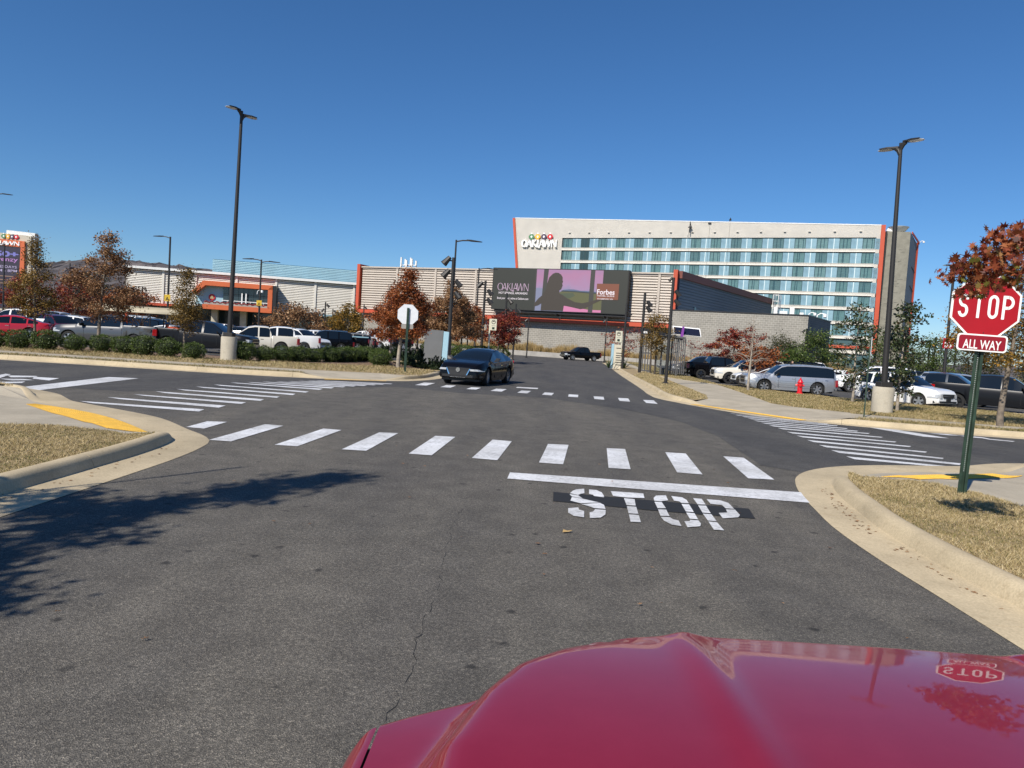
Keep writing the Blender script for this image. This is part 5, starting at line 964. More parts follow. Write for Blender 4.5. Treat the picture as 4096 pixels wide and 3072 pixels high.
# --- car park on the left, first rows
ram = car('pickup_truck', 'pickup', 'gunmetal', ((-22.731, 40.000)[0], 40.6), 180, 0.995, 'silver-grey crew cab pickup with crumpled rear side behind the hedge', 'pickup truck', rimmat='alloy')
ram.scale = (0.995, 0.98, 0.93); one('dent', 'paint_gunmetal', ram, lambda b: [b.add([(-1.5 - 0.22 * i + 0.1 * math.sin(3 * i + j), 0.992 + 0.035 * math.sin(2.1 * i + 1.7 * j), 0.93 + 0.11 * j + 0.02 * math.sin(i)) for i in range(6) for j in range(4)], [(i * 4 + j, i * 4 + j + 1, (i + 1) * 4 + j + 1, (i + 1) * 4 + j) for i in range(5) for j in range(3)])], smooth=80)
one('bed_rack', 'trim', ram, lambda b: [b.tube([(-2.5, s * 0.8, 1.3), (-2.5, s * 0.8, 2.1)], 0.035, 6) for s in (1, -1)] + [b.tube([(-2.5, -0.9, 2.1), (-2.5, 0.9, 2.1)], 0.035, 6), b.tube([(0.3, -0.8, 2.02), (0.3, 0.8, 2.02)], 0.03, 6), b.tube([(-2.5, 0.8, 2.05), (-2.1, 0.8, 1.6), (-1.9, 0.8, 1.32)], 0.03, 6)])
mat('canoe', (0.33, 0.29, 0.20), 0.55, var=0.1, scale=1.5)
cn = one('canoe', 'canoe', None, lambda b: b.add([(-2.5 + 5.0 * i / 16, (0.45 * math.sin(math.pi * i / 16) ** 0.6) * math.cos(math.pi * (j / 8)), 0.02 + (0.36 + 0.03 * abs(i / 8 - 1) ** 3) * math.sin(math.pi * j / 8)) for i in range(17) for j in range(9)], [(i * 9 + j, i * 9 + j + 1, (i + 1) * 9 + j + 1, (i + 1) * 9 + j) for i in range(16) for j in range(8)] + [tuple(i * 9 for i in range(17)) + tuple(i * 9 + 8 for i in range(16, -1, -1))]), smooth=60)
cn.location = (ram.location[0] + 1.45, ram.location[1], 1.99); tag(cn, 'upturned olive-beige canoe tied on the rack of the crumpled silver pickup', 'canoe')
fl = one('warning_flag', 'orange', None, lambda b: b.prism([(0, 0, 0), (0.12, 0.02, 0), (0.14, 0.06, -0.75), (0.05, 0.0, -0.82), (-0.03, 0.03, -0.72)], (0, 0.02, 0))); fl.location = (ram.location[0] + 0.9, ram.location[1] - 0.45, 2.0); tag(fl, 'orange flag strip hanging below the canoe', 'flag')
tun = car('pickup_truck', 'pickup', 'charcoal', ((-17.643, 40.200)[0], 40.9), 1.0, 0.99, 'black-grey crew cab pickup nose to the lamp post base behind the hedge', 'pickup truck', rimmat='alloy_dark')
tun.scale = (0.99, 0.98, 0.93)
one('cargo', 'orange', tun, lambda b: (b.box(-1.9, -1.2, -0.5, 0.3, 1.25, 1.45), b.lathe([(0.08, 0), (0.1, 0.1), (0.1, 0.25), (0.03, 0.3)], 8, (-2.3, 0.3, 1.3))))
LOT = [
 ('sedan', 'sedan', 'red', 'z1', 60, 43.0, 205, 0.98, 'bright red sedan tail at the left edge', 'car'),
 ('pickup_truck', 'pickup', 'white', 'z1', 250, 47.0, 175, 0.95, 'white pickup with grey tailgate behind the left yellow-brown tree', 'pickup truck'),
 ('sedan', 'suv', 'maroon', 'z1', 640, 46.5, -25, 0.95, 'dark maroon car nosing out behind the silver pickup', 'car'),
 ('suv', 'suv', 'white', 'z1', 700, 52.0, 178, 0.95, 'white compact SUV behind the dark maroon car', 'SUV'),
 ('suv', 'big', 'black', 'z1', 1480, 48.0, 176, 0.92, 'black SUV with chrome window line behind the silver pickup bed', 'SUV'),
 ('sedan', 'sedan', 'white', 'z1', 1830, 47.5, 170, 0.97, 'white sedan roof between the two pickups by the hedge', 'car'),
 ('suv', 'suv', 'silver', 'z1', 1760, 53.0, 175, 0.95, 'silver SUV behind the white sedan, left of the lamp post', 'SUV'),
 ('van', 'big', 'white', 'z1', 1390, 55.0, 178, 1.0, 'white van below the canoe', 'van'),
 ('pickup_truck', 'small_pickup', 'cream', 'z2', 900, 45.8, 200, 1.02, 'cream-white small pickup with dark tail lamp by the lamp post', 'pickup truck'),
 ('pickup_truck', 'pickup', 'white', 'z2', 1170, 50.5, 196, 0.93, 'white pickup bed with maroon tail lamp left of the white SUV', 'pickup truck'),
 ('suv', 'suv', 'white', 'z2', 1380, 54.5, -24, 1.02, 'white SUV with silver bumper and five-spoke wheel facing the road', 'SUV'),
 ('suv', 'suv', 'white', 'z2', 1480, 60.5, 200, 1.0, 'white hatchback-tailed SUV with red lamps behind the facing white SUV', 'SUV'),
 ('suv', 'big', 'black', 'z2', 1650, 60.0, 203, 0.92, 'black SUV with a spare wheel on its tail', 'SUV'),
 ('pickup_truck', 'pickup', 'black', 'z2', 1800, 66.0, 203, 0.95, 'black pickup with blue tarpaulin in its bed', 'pickup truck'),
 ('suv', 'suv', 'tan', 'z2', 1920, 70.0, 203, 0.98, 'tan-silver SUV tail between the black pickup and the dark hatchback', 'SUV'),
 ('hatchback', 'suv', 'charcoal', 'z2', 1990, 75.0, 203, 0.95, 'dark hatchback tail left of the shell-topped white pickup', 'car'),
 ('pickup_truck', 'pickup', 'white', 'z3', 175, 84.0, 178, 1.05, 'white work pickup with a windowed shell on its bed', 'pickup truck'),
 ('pickup_truck', 'pickup', 'black', 'z3', 440, 90.0, 190, 1.0, 'black pickup in shade behind the rust-red tree trunk', 'pickup truck'),
]
LC = {}
for nm, kd, cl, zn, xx, yy, hd, s, lab, cat in LOT:
    LC[lab] = (nm, kd, cl, xx, yy, hd, s, cat)
LX = {'bright red sedan tail at the left edge': -30.51, 'white pickup with grey tailgate behind the left yellow-brown tree': -32.23, 'dark maroon car nosing out behind the silver pickup': -29.60, 'white compact SUV behind the dark maroon car': -32.71, 'black SUV with chrome window line behind the silver pickup bed': -25.46, 'white sedan roof between the two pickups by the hedge': -23.10, 'silver SUV behind the white sedan, left of the lamp post': -26.25, 'white van below the canoe': -29.81, 'cream-white small pickup with dark tail lamp by the lamp post': -16.46, 'white pickup bed with maroon tail lamp left of the white SUV': -16.44, 'white SUV with silver bumper and five-spoke wheel facing the road': -16.30, 'white hatchback-tailed SUV with red lamps behind the facing white SUV': -17.33, 'black SUV with a spare wheel on its tail': -15.90, 'black pickup with blue tarpaulin in its bed': -16.24, 'tan-silver SUV tail between the black pickup and the dark hatchback': -16.17, 'dark hatchback tail left of the shell-topped white pickup': -16.67, 'white work pickup with a windowed shell on its bed': -17.39, 'black pickup in shade behind the rust-red tree trunk': -15.63}
for lab, (nm, kd, cl, xx, yy, hd, s, cat) in LC.items():
    o = car(nm, kd, cl, (LX[lab], yy), hd, s, lab, cat, rimmat='alloy' if len(lab) % 3 else 'chrome')
    if 'shell' in lab:
        one('bed_shell', 'paint_white', o, lambda b: b.prism([(-2.85, -0.95, 1.34), (-2.85, 0.95, 1.34), (-2.8, 0.85, 1.98), (-2.8, -0.85, 1.98)], (1.75, 0, 0)))
        for s2 in (1, -1):
            for x0 in (-2.55, -1.85): one('shell_window', 'car_glass', o, lambda b: b.prism([(x0, s2 * 0.935, 1.5), (x0 + 0.5, s2 * 0.935, 1.5), (x0 + 0.5, s2 * 0.895, 1.8), (x0, s2 * 0.895, 1.8)], (0, s2 * 0.02, 0)))
    if 'spare' in lab: one('spare_wheel', 'tyre', o, lambda b: b.add([(-2.62 - 0.22 * j, 0.4 * math.cos(k * 0.35), 1.05 + 0.4 * math.sin(k * 0.35)) for j in (0, 1) for k in range(18)], [tuple(range(18, 36)), *[(k, (k + 1) % 18, (k + 1) % 18 + 18, k + 18) for k in range(18)]]))
    if 'tarpaulin' in lab: one('tarpaulin', 'pale_blue', o, lambda b: b.prism([(-2.8, -0.85, 1.3), (-1.1, -0.85, 1.3), (-1.1, 0.85, 1.3), (-2.8, 0.85, 1.3)], (0, 0, 0.16)))
# further rows, roofs between the trees
rr2 = random.Random(11)
cols = ['white', 'white', 'white', 'silver', 'black', 'charcoal', 'gunmetal', 'red', 'maroon', 'blue', 'tan', 'white']
kinds = ['sedan', 'suv', 'big', 'pickup', 'suv', 'sedan']
for ri, (yy, x0, x1, hd) in enumerate([(58, -43, -30.5, 176), (66, -55, -25.5, -5), (74, -58, -23, 174), (86, -62, -20, -4), (96, -66, -24, 176), (108, -76, -30, -5)]):
    xx = x0; prev = None
    while xx < x1:
        cl = rr2.choice(cols); kd = rr2.choice(kinds)
        ok = all((LX[l] - xx) ** 2 / 9 + (LC[l][4] - yy) ** 2 / 16 > 1 for l in LX)
        kn = {'sedan': 'sedan', 'suv': 'SUV', 'big': 'large SUV', 'pickup': 'pickup'}[kd]
        cn_ = {'blue': 'dark blue', 'tan': 'tan', 'gunmetal': 'grey', 'charcoal': 'dark grey'}.get(cl, cl)
        if ok:
            lab = '%s %s %s, %s row of left car park' % (cn_, kn, ('beside ' + prev) if prev else 'at the left end', ('first', 'second', 'third', 'fourth', 'fifth', 'sixth')[ri]); prev = '%s %s' % (cn_, kn)
            car(kn.lower().replace(' ', '_'), kd, cl, (xx, yy + rr2.uniform(-0.4, 0.4)), 90 + rr2.choice((0, 180)) + rr2.uniform(-3, 3) if ri % 2 == 0 else hd + rr2.choice((0, 180)), 0.95, lab, 'car' if kd == 'sedan' else 'pickup truck' if kd == 'pickup' else 'SUV', 'cars in the far rows of the left car park', simple=True)
        xx += (2.9 if ri % 2 == 0 else 6.2) + rr2.choice((0, 0, 0.3))
for i, (xx, yy, kd, cl) in enumerate([(27, 36, 'suv', 'white'), (31, 33, 'sedan', 'black'), (30, 50, 'sedan', 'red'), (24, 58, 'pickup', 'white'), (33, 60, 'suv', 'charcoal')]):
    car('parked_car', kd, cl, (xx, yy), 150 + 10 * i, 0.9, ['white SUV far right in the right car park', 'black sedan far right in the right car park', 'red sedan at the back of the right car park', 'white pickup at the back of the right car park', 'dark grey SUV at the back of the right car park'][i], 'car', simple=True)

# someone standing between the parked cars, only the head shows over the silver wagon
ph = (18.576, 48.000, 1.629)
pr = empty('person', (ph[0], 48, 0), R(200), 'dark-haired person in dark clothes standing behind the silver wagon', 'person'); hh_ = ph[2] + 0.05; pr.scale = (hh_ / 1.72,) * 3
skinned('body', [(0, 0, 0.95, 0.15, 0.75), (0, 0, 1.2, 0.15, 0.7), (0, 0, 1.42, 0.12, 0.8), (0, 0, 1.5, 0.055), (0, 0.01, 1.62, 0.085, 1.1), (-0.19, 0, 1.38, 0.06), (-0.24, 0.0, 1.1, 0.05), (-0.22, 0.08, 0.86, 0.04), (0.19, 0, 1.38, 0.06), (0.24, 0.0, 1.1, 0.05), (0.22, 0.08, 0.86, 0.04), (-0.1, 0, 0.5, 0.075), (-0.1, -0.02, 0.06, 0.05), (-0.1, 0.12, 0.04, 0.04), (0.1, 0, 0.5, 0.075), (0.1, -0.02, 0.06, 0.05), (0.1, 0.12, 0.04, 0.04)],
        [(0, 1), (1, 2), (2, 3), (3, 4), (2, 5), (5, 6), (6, 7), (2, 8), (8, 9), (9, 10), (0, 11), (11, 12), (12, 13), (0, 14), (14, 15), (15, 16)], 'dark_cloth', pr)
one('face', 'skin', pr, lambda b: b.lathe([(0.02, 1.53), (0.06, 1.56), (0.075, 1.62), (0.06, 1.68), (0.01, 1.71)], 10, (0, 0.045, 0)), smooth=60)
one('hair', 'hair', pr, lambda b: b.lathe([(0.09, 1.5), (0.105, 1.6), (0.10, 1.68), (0.06, 1.74), (0.005, 1.755)], 12, (0, -0.02, 0)), smooth=60)

# ------------------------------------------------------------------ lamp posts
def pod(b, o, a, L=0.78, wd=0.2, th=0.075, tilt=0.06):
    d = hdir(a); q = hdir(a + math.pi / 2); o = Vector(o)
    out = [(0.0, 0.05), (0.14, 0.10), (0.3, wd), (0.55, wd * 0.95), (L * 0.88, wd * 0.6), (L, 0.02)]
    top = []; bot = []
    for s, w_ in out:
        for sg in (1, -1):
            p = o + d * s + q * w_ * sg + Vector((0, 0, tilt * s)); top.append(p + Vector((0, 0, th * (1 - s / L * 0.6)))); bot.append(p)
    n = len(out); V = top + bot; F = []
    for i in range(n - 1):
        a0, a1 = 2 * i, 2 * i + 2; F += [(a0, a0 + 1, a1 + 1, a1), (2 * n + a0, 2 * n + a1, 2 * n + a1 + 1, 2 * n + a0 + 1), (a0, a1, 2 * n + a1, 2 * n + a0), (a0 + 1, 2 * n + a0 + 1, 2 * n + a1 + 1, a1 + 1)]
    F += [(0, 2 * n, 2 * n + 1, 1), (2 * n - 2, 2 * n - 1, 4 * n - 1, 4 * n - 2)]
    b.add(V, F)
def lens_(b, o, a, L=0.78, tilt=0.06):
    d = hdir(a); q = hdir(a + math.pi / 2); o = Vector(o); P = []
    for s, w_ in ((0.24, 0.1), (0.34, 0.15), (0.56, 0.14), (0.68, 0.06)): P.append((s, w_))
    pts = [o + d * s + q * w_ + Vector((0, 0, tilt * s - 0.004)) for s, w_ in P] + [o + d * s - q * w_ + Vector((0, 0, tilt * s - 0.004)) for s, w_ in P[::-1]]
    b.prism(pts, (0, 0, -0.012))
def lamp(x, y, top, heads, label, r0=0.10, r1=0.065, base=0.0, z0=0.0, lean=(0, 0), kind='pod', k=1.0, group=None, name='street_lamp'):
    root = empty(name, (x, y, z0), 0, label, 'street lamp', group); H = top - z0
    if base: one('concrete_base', 'concrete_base', root, lambda b: b.lathe([(0.33, -0.1), (0.33, base - 0.03), (0.31, base), (0.05, base + 0.001)], 24), smooth=40)
    one('pole', 'bronze', root, lambda b: b.tube([(0, 0, base), (lean[0] * 0.5, lean[1] * 0.5, (H + base) / 2), (lean[0], lean[1], H)], [r0, (r0 + r1) / 2, r1], 14), smooth=40)
    if base: one('base_cover', 'bronze', root, lambda b: b.box(-0.2, 0.2, -0.2, 0.2, base, base + 0.17), bevel=0.02)
    for i, a in enumerate(heads):
        o = (lean[0], lean[1], H - 0.16 * i)
        if kind == 'pod':
            h = one('lamp_head', 'bronze', root, lambda b: (b.tube([(o[0], o[1], o[2] - 0.22), tuple(Vector(o) + hdir(a) * 0.06 + Vector((0, 0, -0.06))), tuple(Vector(o) + hdir(a) * 0.16)], [0.06, 0.08, 0.06], 8), pod(b, Vector(o) + hdir(a) * 0.06, a, 0.58 * k, 0.19 * k, 0.06, 0.02)), smooth=45)
            one('lens', 'lens', h, lambda b: lens_(b, Vector(o) + hdir(a) * 0.02, a, 0.66, 0.02))
        else:
            h = one('lamp_head', 'bronze', root, lambda b: (b.tube([(o[0], o[1], o[2] - 0.12), tuple(Vector(o) + hdir(a) * 0.3 * k + Vector((0, 0, -0.02))), tuple(Vector(o) + hdir(a) * 0.55 * k)], 0.035 * k, 6), pod(b, Vector(o) + hdir(a) * 0.5 * k + Vector((0, 0, -0.03)), a, 0.75 * k, 0.14 * k, 0.07 * k, -0.03)))
    return root
lx, ly, lt = (-12.136, 30.560, 10.593)
lamp(lx, ly, lt, [R(-130), R(50)], 'tall dark double-headed lamp post on a concrete base in the left hedge', 0.105, 0.06, 1.0, 0.15, lean=(0.12, 0))
rx_, ry_, rt_ = (12.306, 23.787, 8.944)
lamp(rx_, ry_, rt_, [R(-50), R(130)], 'tall dark double-headed lamp post on a concrete base at the right verge', 0.10, 0.055, 0.85, 0.14, lean=(-0.18, 0))
def flatsign(parent, m, w_, h_, z, y=-0.12, name='sign_plate'): return one(name, m, parent, lambda b: b.box(-w_ / 2, w_ / 2, y - 0.02, y, z, z + h_))
mat('yellow_sign', (0.55, 0.36, 0.02), 0.5)
q = (-29.063, 60.000, 8.641)
l3 = lamp(*q, [R(180)], 'single-arm lamp post with yellow letter sign left of the orange balcony', 0.10, 0.07, kind='arm', k=1.15)
flatsign(l3, 'yellow_sign', 0.5, 0.55, 3.3); put_text('sign_letter', 'A', 'trim', l3, (0, -0.16, 3.5), 0.42)
q = (-27.143, 76.000, 8.750)
l4 = lamp(*q, [R(180), R(0)], 'double-arm lamp post with yellow letter sign in front of the orange balcony', 0.11, 0.08, kind='arm', k=1.6)
flatsign(l4, 'yellow_sign', 0.55, 0.55, (-27.181, 76.000, 3.915)[2]); put_text('sign_letter', 'A', 'trim', l4, (0, -0.16, (-27.188, 76.000, 4.086)[2]), 0.42); dome_cam(l4, -0.3, 0.0, (-27.234, 76.000, 5.101)[2], 0.6)
lamp(*(-4.657, 52.000, 8.800), [R(0)], 'single-arm lamp post rising behind the monument sign', 0.10, 0.06, kind='arm', k=1.5)
lamp(*(-4.007, 72.000, 8.925), [R(0)], 'single-arm lamp post between the spot masts before the tan wall', 0.11, 0.07, kind='arm', k=1.5)
lamp(*(-59.087, 95.000, 8.451), [R(180)], 'far single-arm lamp post in front of the wooded ridge', 0.09, 0.07, kind='arm', k=1.4)
lamp(*(-49.933, 70.000, 8.124), [R(180)], 'lamp post in front of the pylon sign', 0.09, 0.06, kind='arm', k=1.0)
l0 = lamp(*(-37.839, 52.000, 9.984), [R(0)], 'lamp post off the left edge with only its head in view', 0.10, 0.06, kind='arm', k=1.0)
q = (26.353, 44.000, 8.219)
l16 = lamp(*q, [R(0), R(180)], 'lamp post with red B5 section sign in the right car park', 0.10, 0.07)
zb5 = (26.167, 44.000, 3.050)[2]
flatsign(l16, 'sign_red', 0.62, 0.62, zb5, -0.1); put_text('section_number', 'B5', 'sign_white', l16, (0, -0.135, zb5 + 0.2), 0.42, 0.42, 0.02)
one('section_stripe', 'plate_red', l16, lambda b: b.box(0.31, 0.37, -0.12, 0.1, zb5, zb5 + 0.62))
# spotlight masts
def mast(x, y, top, spots, label, r=0.07, z0=0.0, group=None):
    root = empty('spotlight_mast', (x, y, z0), 0, label, 'light mast', group); H = top - z0
    one('pole', 'bronze', root, lambda b: b.tube([(0, 0, 0), (0, 0, H)], [r, r * 0.85], 10), smooth=40)
    one('foot', 'bronze', root, lambda b: b.lathe([(r * 2.2, 0), (r * 2.2, 0.05), (r * 1.2, 0.08), (r, 0.1)], 10))
    for dz, a, s in spots:
        d = hdir(a)
        one('spotlight', 'bronze', root, lambda b: (b.tube([(0, 0, H - dz), tuple(d * 0.22 * s + Vector((0, 0, H - dz + 0.02)))], 0.03 * s, 5), b.tube([tuple(d * 0.16 * s + Vector((0, 0, H - dz + 0.15 * s))), tuple(d * 0.30 * s + Vector((0, 0, H - dz - 0.02 * s))), tuple(d * 0.42 * s + Vector((0, 0, H - dz - 0.16 * s)))], [0.09 * s, 0.12 * s, 0.15 * s], 8)))
    return root
mast(*(-3.935, 43.000, 6.503), [(0.2, R(190), 1.4), (0.95, R(190), 1.4), (1.5, R(0), 1.2), (2.2, R(-10), 1.2)], 'thick mast with four spotlights beside the grey monument sign', 0.12)
mast(*(-2.648, 58.000, 6.524), [(0.3, R(185), 1.4), (0.9, R(0), 1.4), (1.6, R(0), 1.4)], 'mast with three spotlights right of the brown trees', 0.11)
mast(*(-0.935, 62.000, 5.953), [(0.7, R(-20), 1.2), (1.4, R(-10), 1.2)], 'mast with two spotlights in front of the video screen left end', 0.10)
mast(*(-0.099, 72.000, 5.635), [(0.7, R(-10), 1.2)], 'slim mast behind the two red trees', 0.09)
mast(*(1.558, 88.000, 5.210), [(0.6, R(180), 1.0), (1.2, R(0), 0.8)], 'slim mast by the retaining wall left of the black pickup on the road', 0.08)
mast(*(11.333, 90.000, 5.783), [(0.6, R(180), 1.0), (1.3, R(0), 0.8)], 'slim mast by the retaining wall right of the black pickup on the road', 0.08)
mast(*(9.102, 60.000, 5.547), [(0.8, R(0), 1.0)], 'slim mast in front of the video screen right end', 0.10)
mast(*(9.149, 52.000, 5.894), [(0.75, R(0), 1.2), (1.15, R(0), 1.2)], 'mast with two spotlights left of the bus shelter', 0.11)
mast(*(7.588, 35.505, 5.374), [(0.1, R(180), 0.5), (0.75, R(0), 0.9), (1.2, R(-5), 0.9)], 'tall mast with three spotlights on the pavement by the bus shelter', 0.085, 0.13)
mast(*(32.267, 80.000, 5.433), [(0.3, R(180), 1.0), (1.6, R(0), 1.0)], 'mast against the corner of the grey block annex', 0.10)
mast(*(-54.646, 105.000, 6.509), [(0.4, R(0), 1.3), (1.1, R(0), 1.3)], 'far mast in front of the white louvred wall, left of the yellow letter sign', 0.12)
mast(*(-35.968, 110.000, 5.563), [(0.3, R(0), 1.2)], 'far slim mast right of the orange balcony', 0.10)
mast(*(-27.879, 105.000, 5.934), [(0.5, R(0), 1.3), (1.2, R(180), 1.3), (1.8, R(180), 1.2)], 'far mast with three spotlights before the white louvred wall', 0.12)
mast(*(-28.030, 110.000, 5.179), [(0.4, R(0), 1.2)], 'far slim mast left of the yellow-green cypress', 0.10)
mast(*(-23.304, 110.000, 6.218), [(0.6, R(0), 1.0)], 'far slim mast against the orange corner of the tan wall', 0.10)

# ------------------------------------------------------------------ stop sign in the right foreground
def octa(c, s, k=8, rot=math.pi / 8): return [(c[0] + s * math.cos(rot + i * 2 * math.pi / k), c[1], c[2] + s * math.sin(rot + i * 2 * math.pi / k)) for i in range(k)]
def rounded(w_, h_, r, y, z): 
    P = []
    for cx2, cz2, a0 in ((w_ / 2 - r, h_ / 2 - r, 0), (-w_ / 2 + r, h_ / 2 - r, 90), (-w_ / 2 + r, -h_ / 2 + r, 180), (w_ / 2 - r, -h_ / 2 + r, 270)):
        for k in range(5): P.append((cx2 + r * math.cos(R(a0 + 22.5 * k)), y, z + cz2 + r * math.sin(R(a0 + 22.5 * k))))
    return P
def perf_post(root, H, wd=0.06, dp=0.03, holes=True):
    one('post', 'green_post', root, lambda b: (b.box(-wd / 2, -wd / 2 + 0.012, 0, dp, -0.2, H), b.box(wd / 2 - 0.012, wd / 2, 0, dp, -0.2, H), b.box(-wd / 2, wd / 2, dp, dp + 0.008, -0.2, H), b.box(-wd / 2 - 0.02, -wd / 2, 0.0, 0.008, -0.2, H), b.box(wd / 2, wd / 2 + 0.02, 0.0, 0.008, -0.2, H)))
    if holes:
        h = one('post_holes', 'sign_back', root, lambda b: [b.prism([(0.0045 * math.cos(k * 1.047), dp - 0.003, 0.3 + 0.0254 * i + 0.0045 * math.sin(k * 1.047)) for k in range(6)], (0, -0.001, 0)) for i in range(int((H - 0.4) / 0.0254))]); h['kind'] = 'stuff'
sx, sy, sz = (5.609, 8.761, 1.851)
ss = empty('stop_sign', (sx, sy, 0.12), R(-16), 'red stop sign with all-way plate on a leaning green post', 'sign'); ss.rotation_euler = (0, R(1.2), R(-14))
oc = (6.055, 9.350, 2.437); zc = oc[2] - 0.12
perf_post(ss, zc + 0.25)
one('octagon', 'sign_white', ss, lambda b: b.prism(octa((0.0, -0.022, zc), 0.405), (0, 0.018, 0)))
one('red_face', 'sign_red', ss, lambda b: b.prism(octa((0.0, -0.0255, zc), 0.380), (0, 0.002, 0)))
def stop_letters(b, z, y, h=0.30):
    w_ = 0.13; t = 0.036
    def st(pts): b.poly([(x * 0.86, y, z + zz) for x, zz in pts])
    def seg(x0, z0, x1, z1): st([(x0, z0), (x1, z0), (x1, z1), (x0, z1)])
    def arc(cx2, cz2, rx2, rz2, a0, a1, n=9):
        for i in range(n):
            p, q = R(a0 + (a1 - a0) * i / n), R(a0 + (a1 - a0) * (i + 1) / n)
            st([(cx2 + rx2 * math.cos(p), cz2 + rz2 * math.sin(p)), (cx2 + rx2 * math.cos(q), cz2 + rz2 * math.sin(q)), (cx2 + (rx2 - t) * math.cos(q), cz2 + (rz2 - t) * math.sin(q)), (cx2 + (rx2 - t) * math.cos(p), cz2 + (rz2 - t) * math.sin(p))])
    x = -0.345; c = h / 4 + t / 4
    arc(x + w_ / 2, h / 2 - c, w_ / 2, c, 10, 270, 12); arc(x + w_ / 2, -h / 2 + c, w_ / 2, c, 90, -170, 12)
    x = -0.165; seg(x, h / 2 - t, x + 0.15, h / 2); seg(x + 0.075 - t / 2, -h / 2, x + 0.075 + t / 2, h / 2 - t)
    x = 0.028; arc(x + w_ / 2, h / 2 - 0.075, w_ / 2, 0.075, 0, 180); arc(x + w_ / 2, -h / 2 + 0.075, w_ / 2, 0.075, 180, 360); seg(x, -h / 2 + 0.075, x + t, h / 2 - 0.075); seg(x + w_ - t, -h / 2 + 0.075, x + w_, h / 2 - 0.075)
    x = 0.205; seg(x, -h / 2, x + t, h / 2); seg(x + t, h / 2 - t, x + 0.08, h / 2); seg(x + t, h / 2 - 0.165, x + 0.08, h / 2 - 0.165 + t); arc(x + 0.065, h / 2 - 0.0825, 0.08, 0.0825, -90, 90)
one('stop_lettering', 'sign_white', ss, lambda b: stop_letters(b, zc, -0.028, 0.285))
one('plate', 'sign_white', ss, lambda b: b.prism(rounded(0.54, 0.205, 0.035, -0.045, zc - 0.44), (0, 0.012, 0)))
one('plate_face', 'plate_red', ss, lambda b: b.prism(rounded(0.505, 0.17, 0.028, -0.0475, zc - 0.44), (0, 0.002, 0)))
put_text('plate_lettering', 'ALL WAY', 'sign_white', ss, (0, -0.05, zc - 0.468), 0.155, 0.41, 0.012)
one('bolts', 'dark_metal', ss, lambda b: [b.prism([(0.008 * math.cos(k * 1.047), -0.05, zz + 0.008 * math.sin(k * 1.047)) for k in range(6)], (0, -0.004, 0)) for zz in (zc - 0.32,)])
# stop sign of the opposite approach, seen from behind
bx_, by_, bz_ = (-4.590, 30.499, 2.851)
bs = empty('stop_sign', (bx_, by_, 0.14), R(12), 'white back of an octagonal sign on a green post, across the junction', 'sign')
one('post', 'green_post', bs, lambda b: b.box(-0.05, 0.05, -0.06, -0.02, -0.1, bz_ - 0.14))
oz = (-4.931, 32.500, 2.566)[2] - 0.14
one('octagon', 'sign_back', bs, lambda b: b.prism(octa((0, 0.0, oz), 0.465), (0, 0.02, 0)))
one('plate', 'concrete_wall', bs, lambda b: b.prism(rounded(0.5, 0.2, 0.04, 0.0, oz - 0.5), (0, 0.02, 0)))
# thin green post with a sign seen edge-on
gx, gy, gz_ = (10.413, 21.105, 2.485)
gs = empty('sign_post', (gx, gy, 0.14), R(78), 'thin green post with its sign plate seen edge-on, left of the right lamp base', 'sign'); gs.rotation_euler = (0, R(1.5), R(64.5))
one('post', 'green_post', gs, lambda b: b.box(-0.03, 0.03, -0.02, 0.02, -0.1, gz_ - 0.14)); one('plate', 'sign_back', gs, lambda b: b.prism(octa((0, -0.03, gz_ - 0.5), 0.40), (0, 0.01, 0)))
# sign outside the picture on the left whose shadow crosses the lane
ls_ = empty('sign_post', (-5.75, 4.2, 0.14), R(56), 'sign post off the left edge of the picture, only its shadow shows', 'sign')
one('post', 'green_post', ls_, lambda b: b.box(-0.03, 0.03, 0, 0.03, -0.1, 4.2)); one('plate', 'sign_back', ls_, lambda b: b.prism(octa((0, -0.02, 3.8), 0.4), (0, 0.01, 0)))

# ------------------------------------------------------------------ fire hydrant
mat('hydrant_red', (0.62, 0.012, 0.02), 0.35, coat=0.4, var=0.06, scale=6)
hx_, hy_, hz_ = (13.481, 33.622, 0.883)
hd = empty('fire_hydrant', (hx_, hy_, 0.14), R(-20), 'bright red fire hydrant on the dry verge in front of the silver wagon', 'fire hydrant'); hd.scale = (0.92,) * 3
one('barrel', 'hydrant_red', hd, lambda b: b.lathe([(0.17, 0), (0.17, 0.05), (0.125, 0.07), (0.12, 0.42), (0.14, 0.44), (0.14, 0.50), (0.12, 0.52), (0.12, 0.56)], 16), smooth=35)
one('bonnet', 'hydrant_red', hd, lambda b: b.lathe([(0.155, 0.56), (0.155, 0.60), (0.125, 0.62), (0.10, 0.70), (0.05, 0.76), (0.035, 0.77), (0.035, 0.84), (0.01, 0.845)], 16), smooth=35)
for a, r_, l_ in ((R(180), 0.075, 0.22), (R(0), 0.055, 0.20), (R(-90), 0.055, 0.20)):
    d = hdir(a); one('nozzle_cap', 'hydrant_red', hd, lambda b: b.tube([tuple(d * 0.08 + Vector((0, 0, 0.44))), tuple(d * (l_ - 0.05) + Vector((0, 0, 0.44))), tuple(d * (l_ - 0.049) + Vector((0, 0, 0.44))), tuple(d * l_ + Vector((0, 0, 0.44)))], [r_ * 0.8, r_ * 0.8, r_, r_ * 0.9], 10), smooth=35)
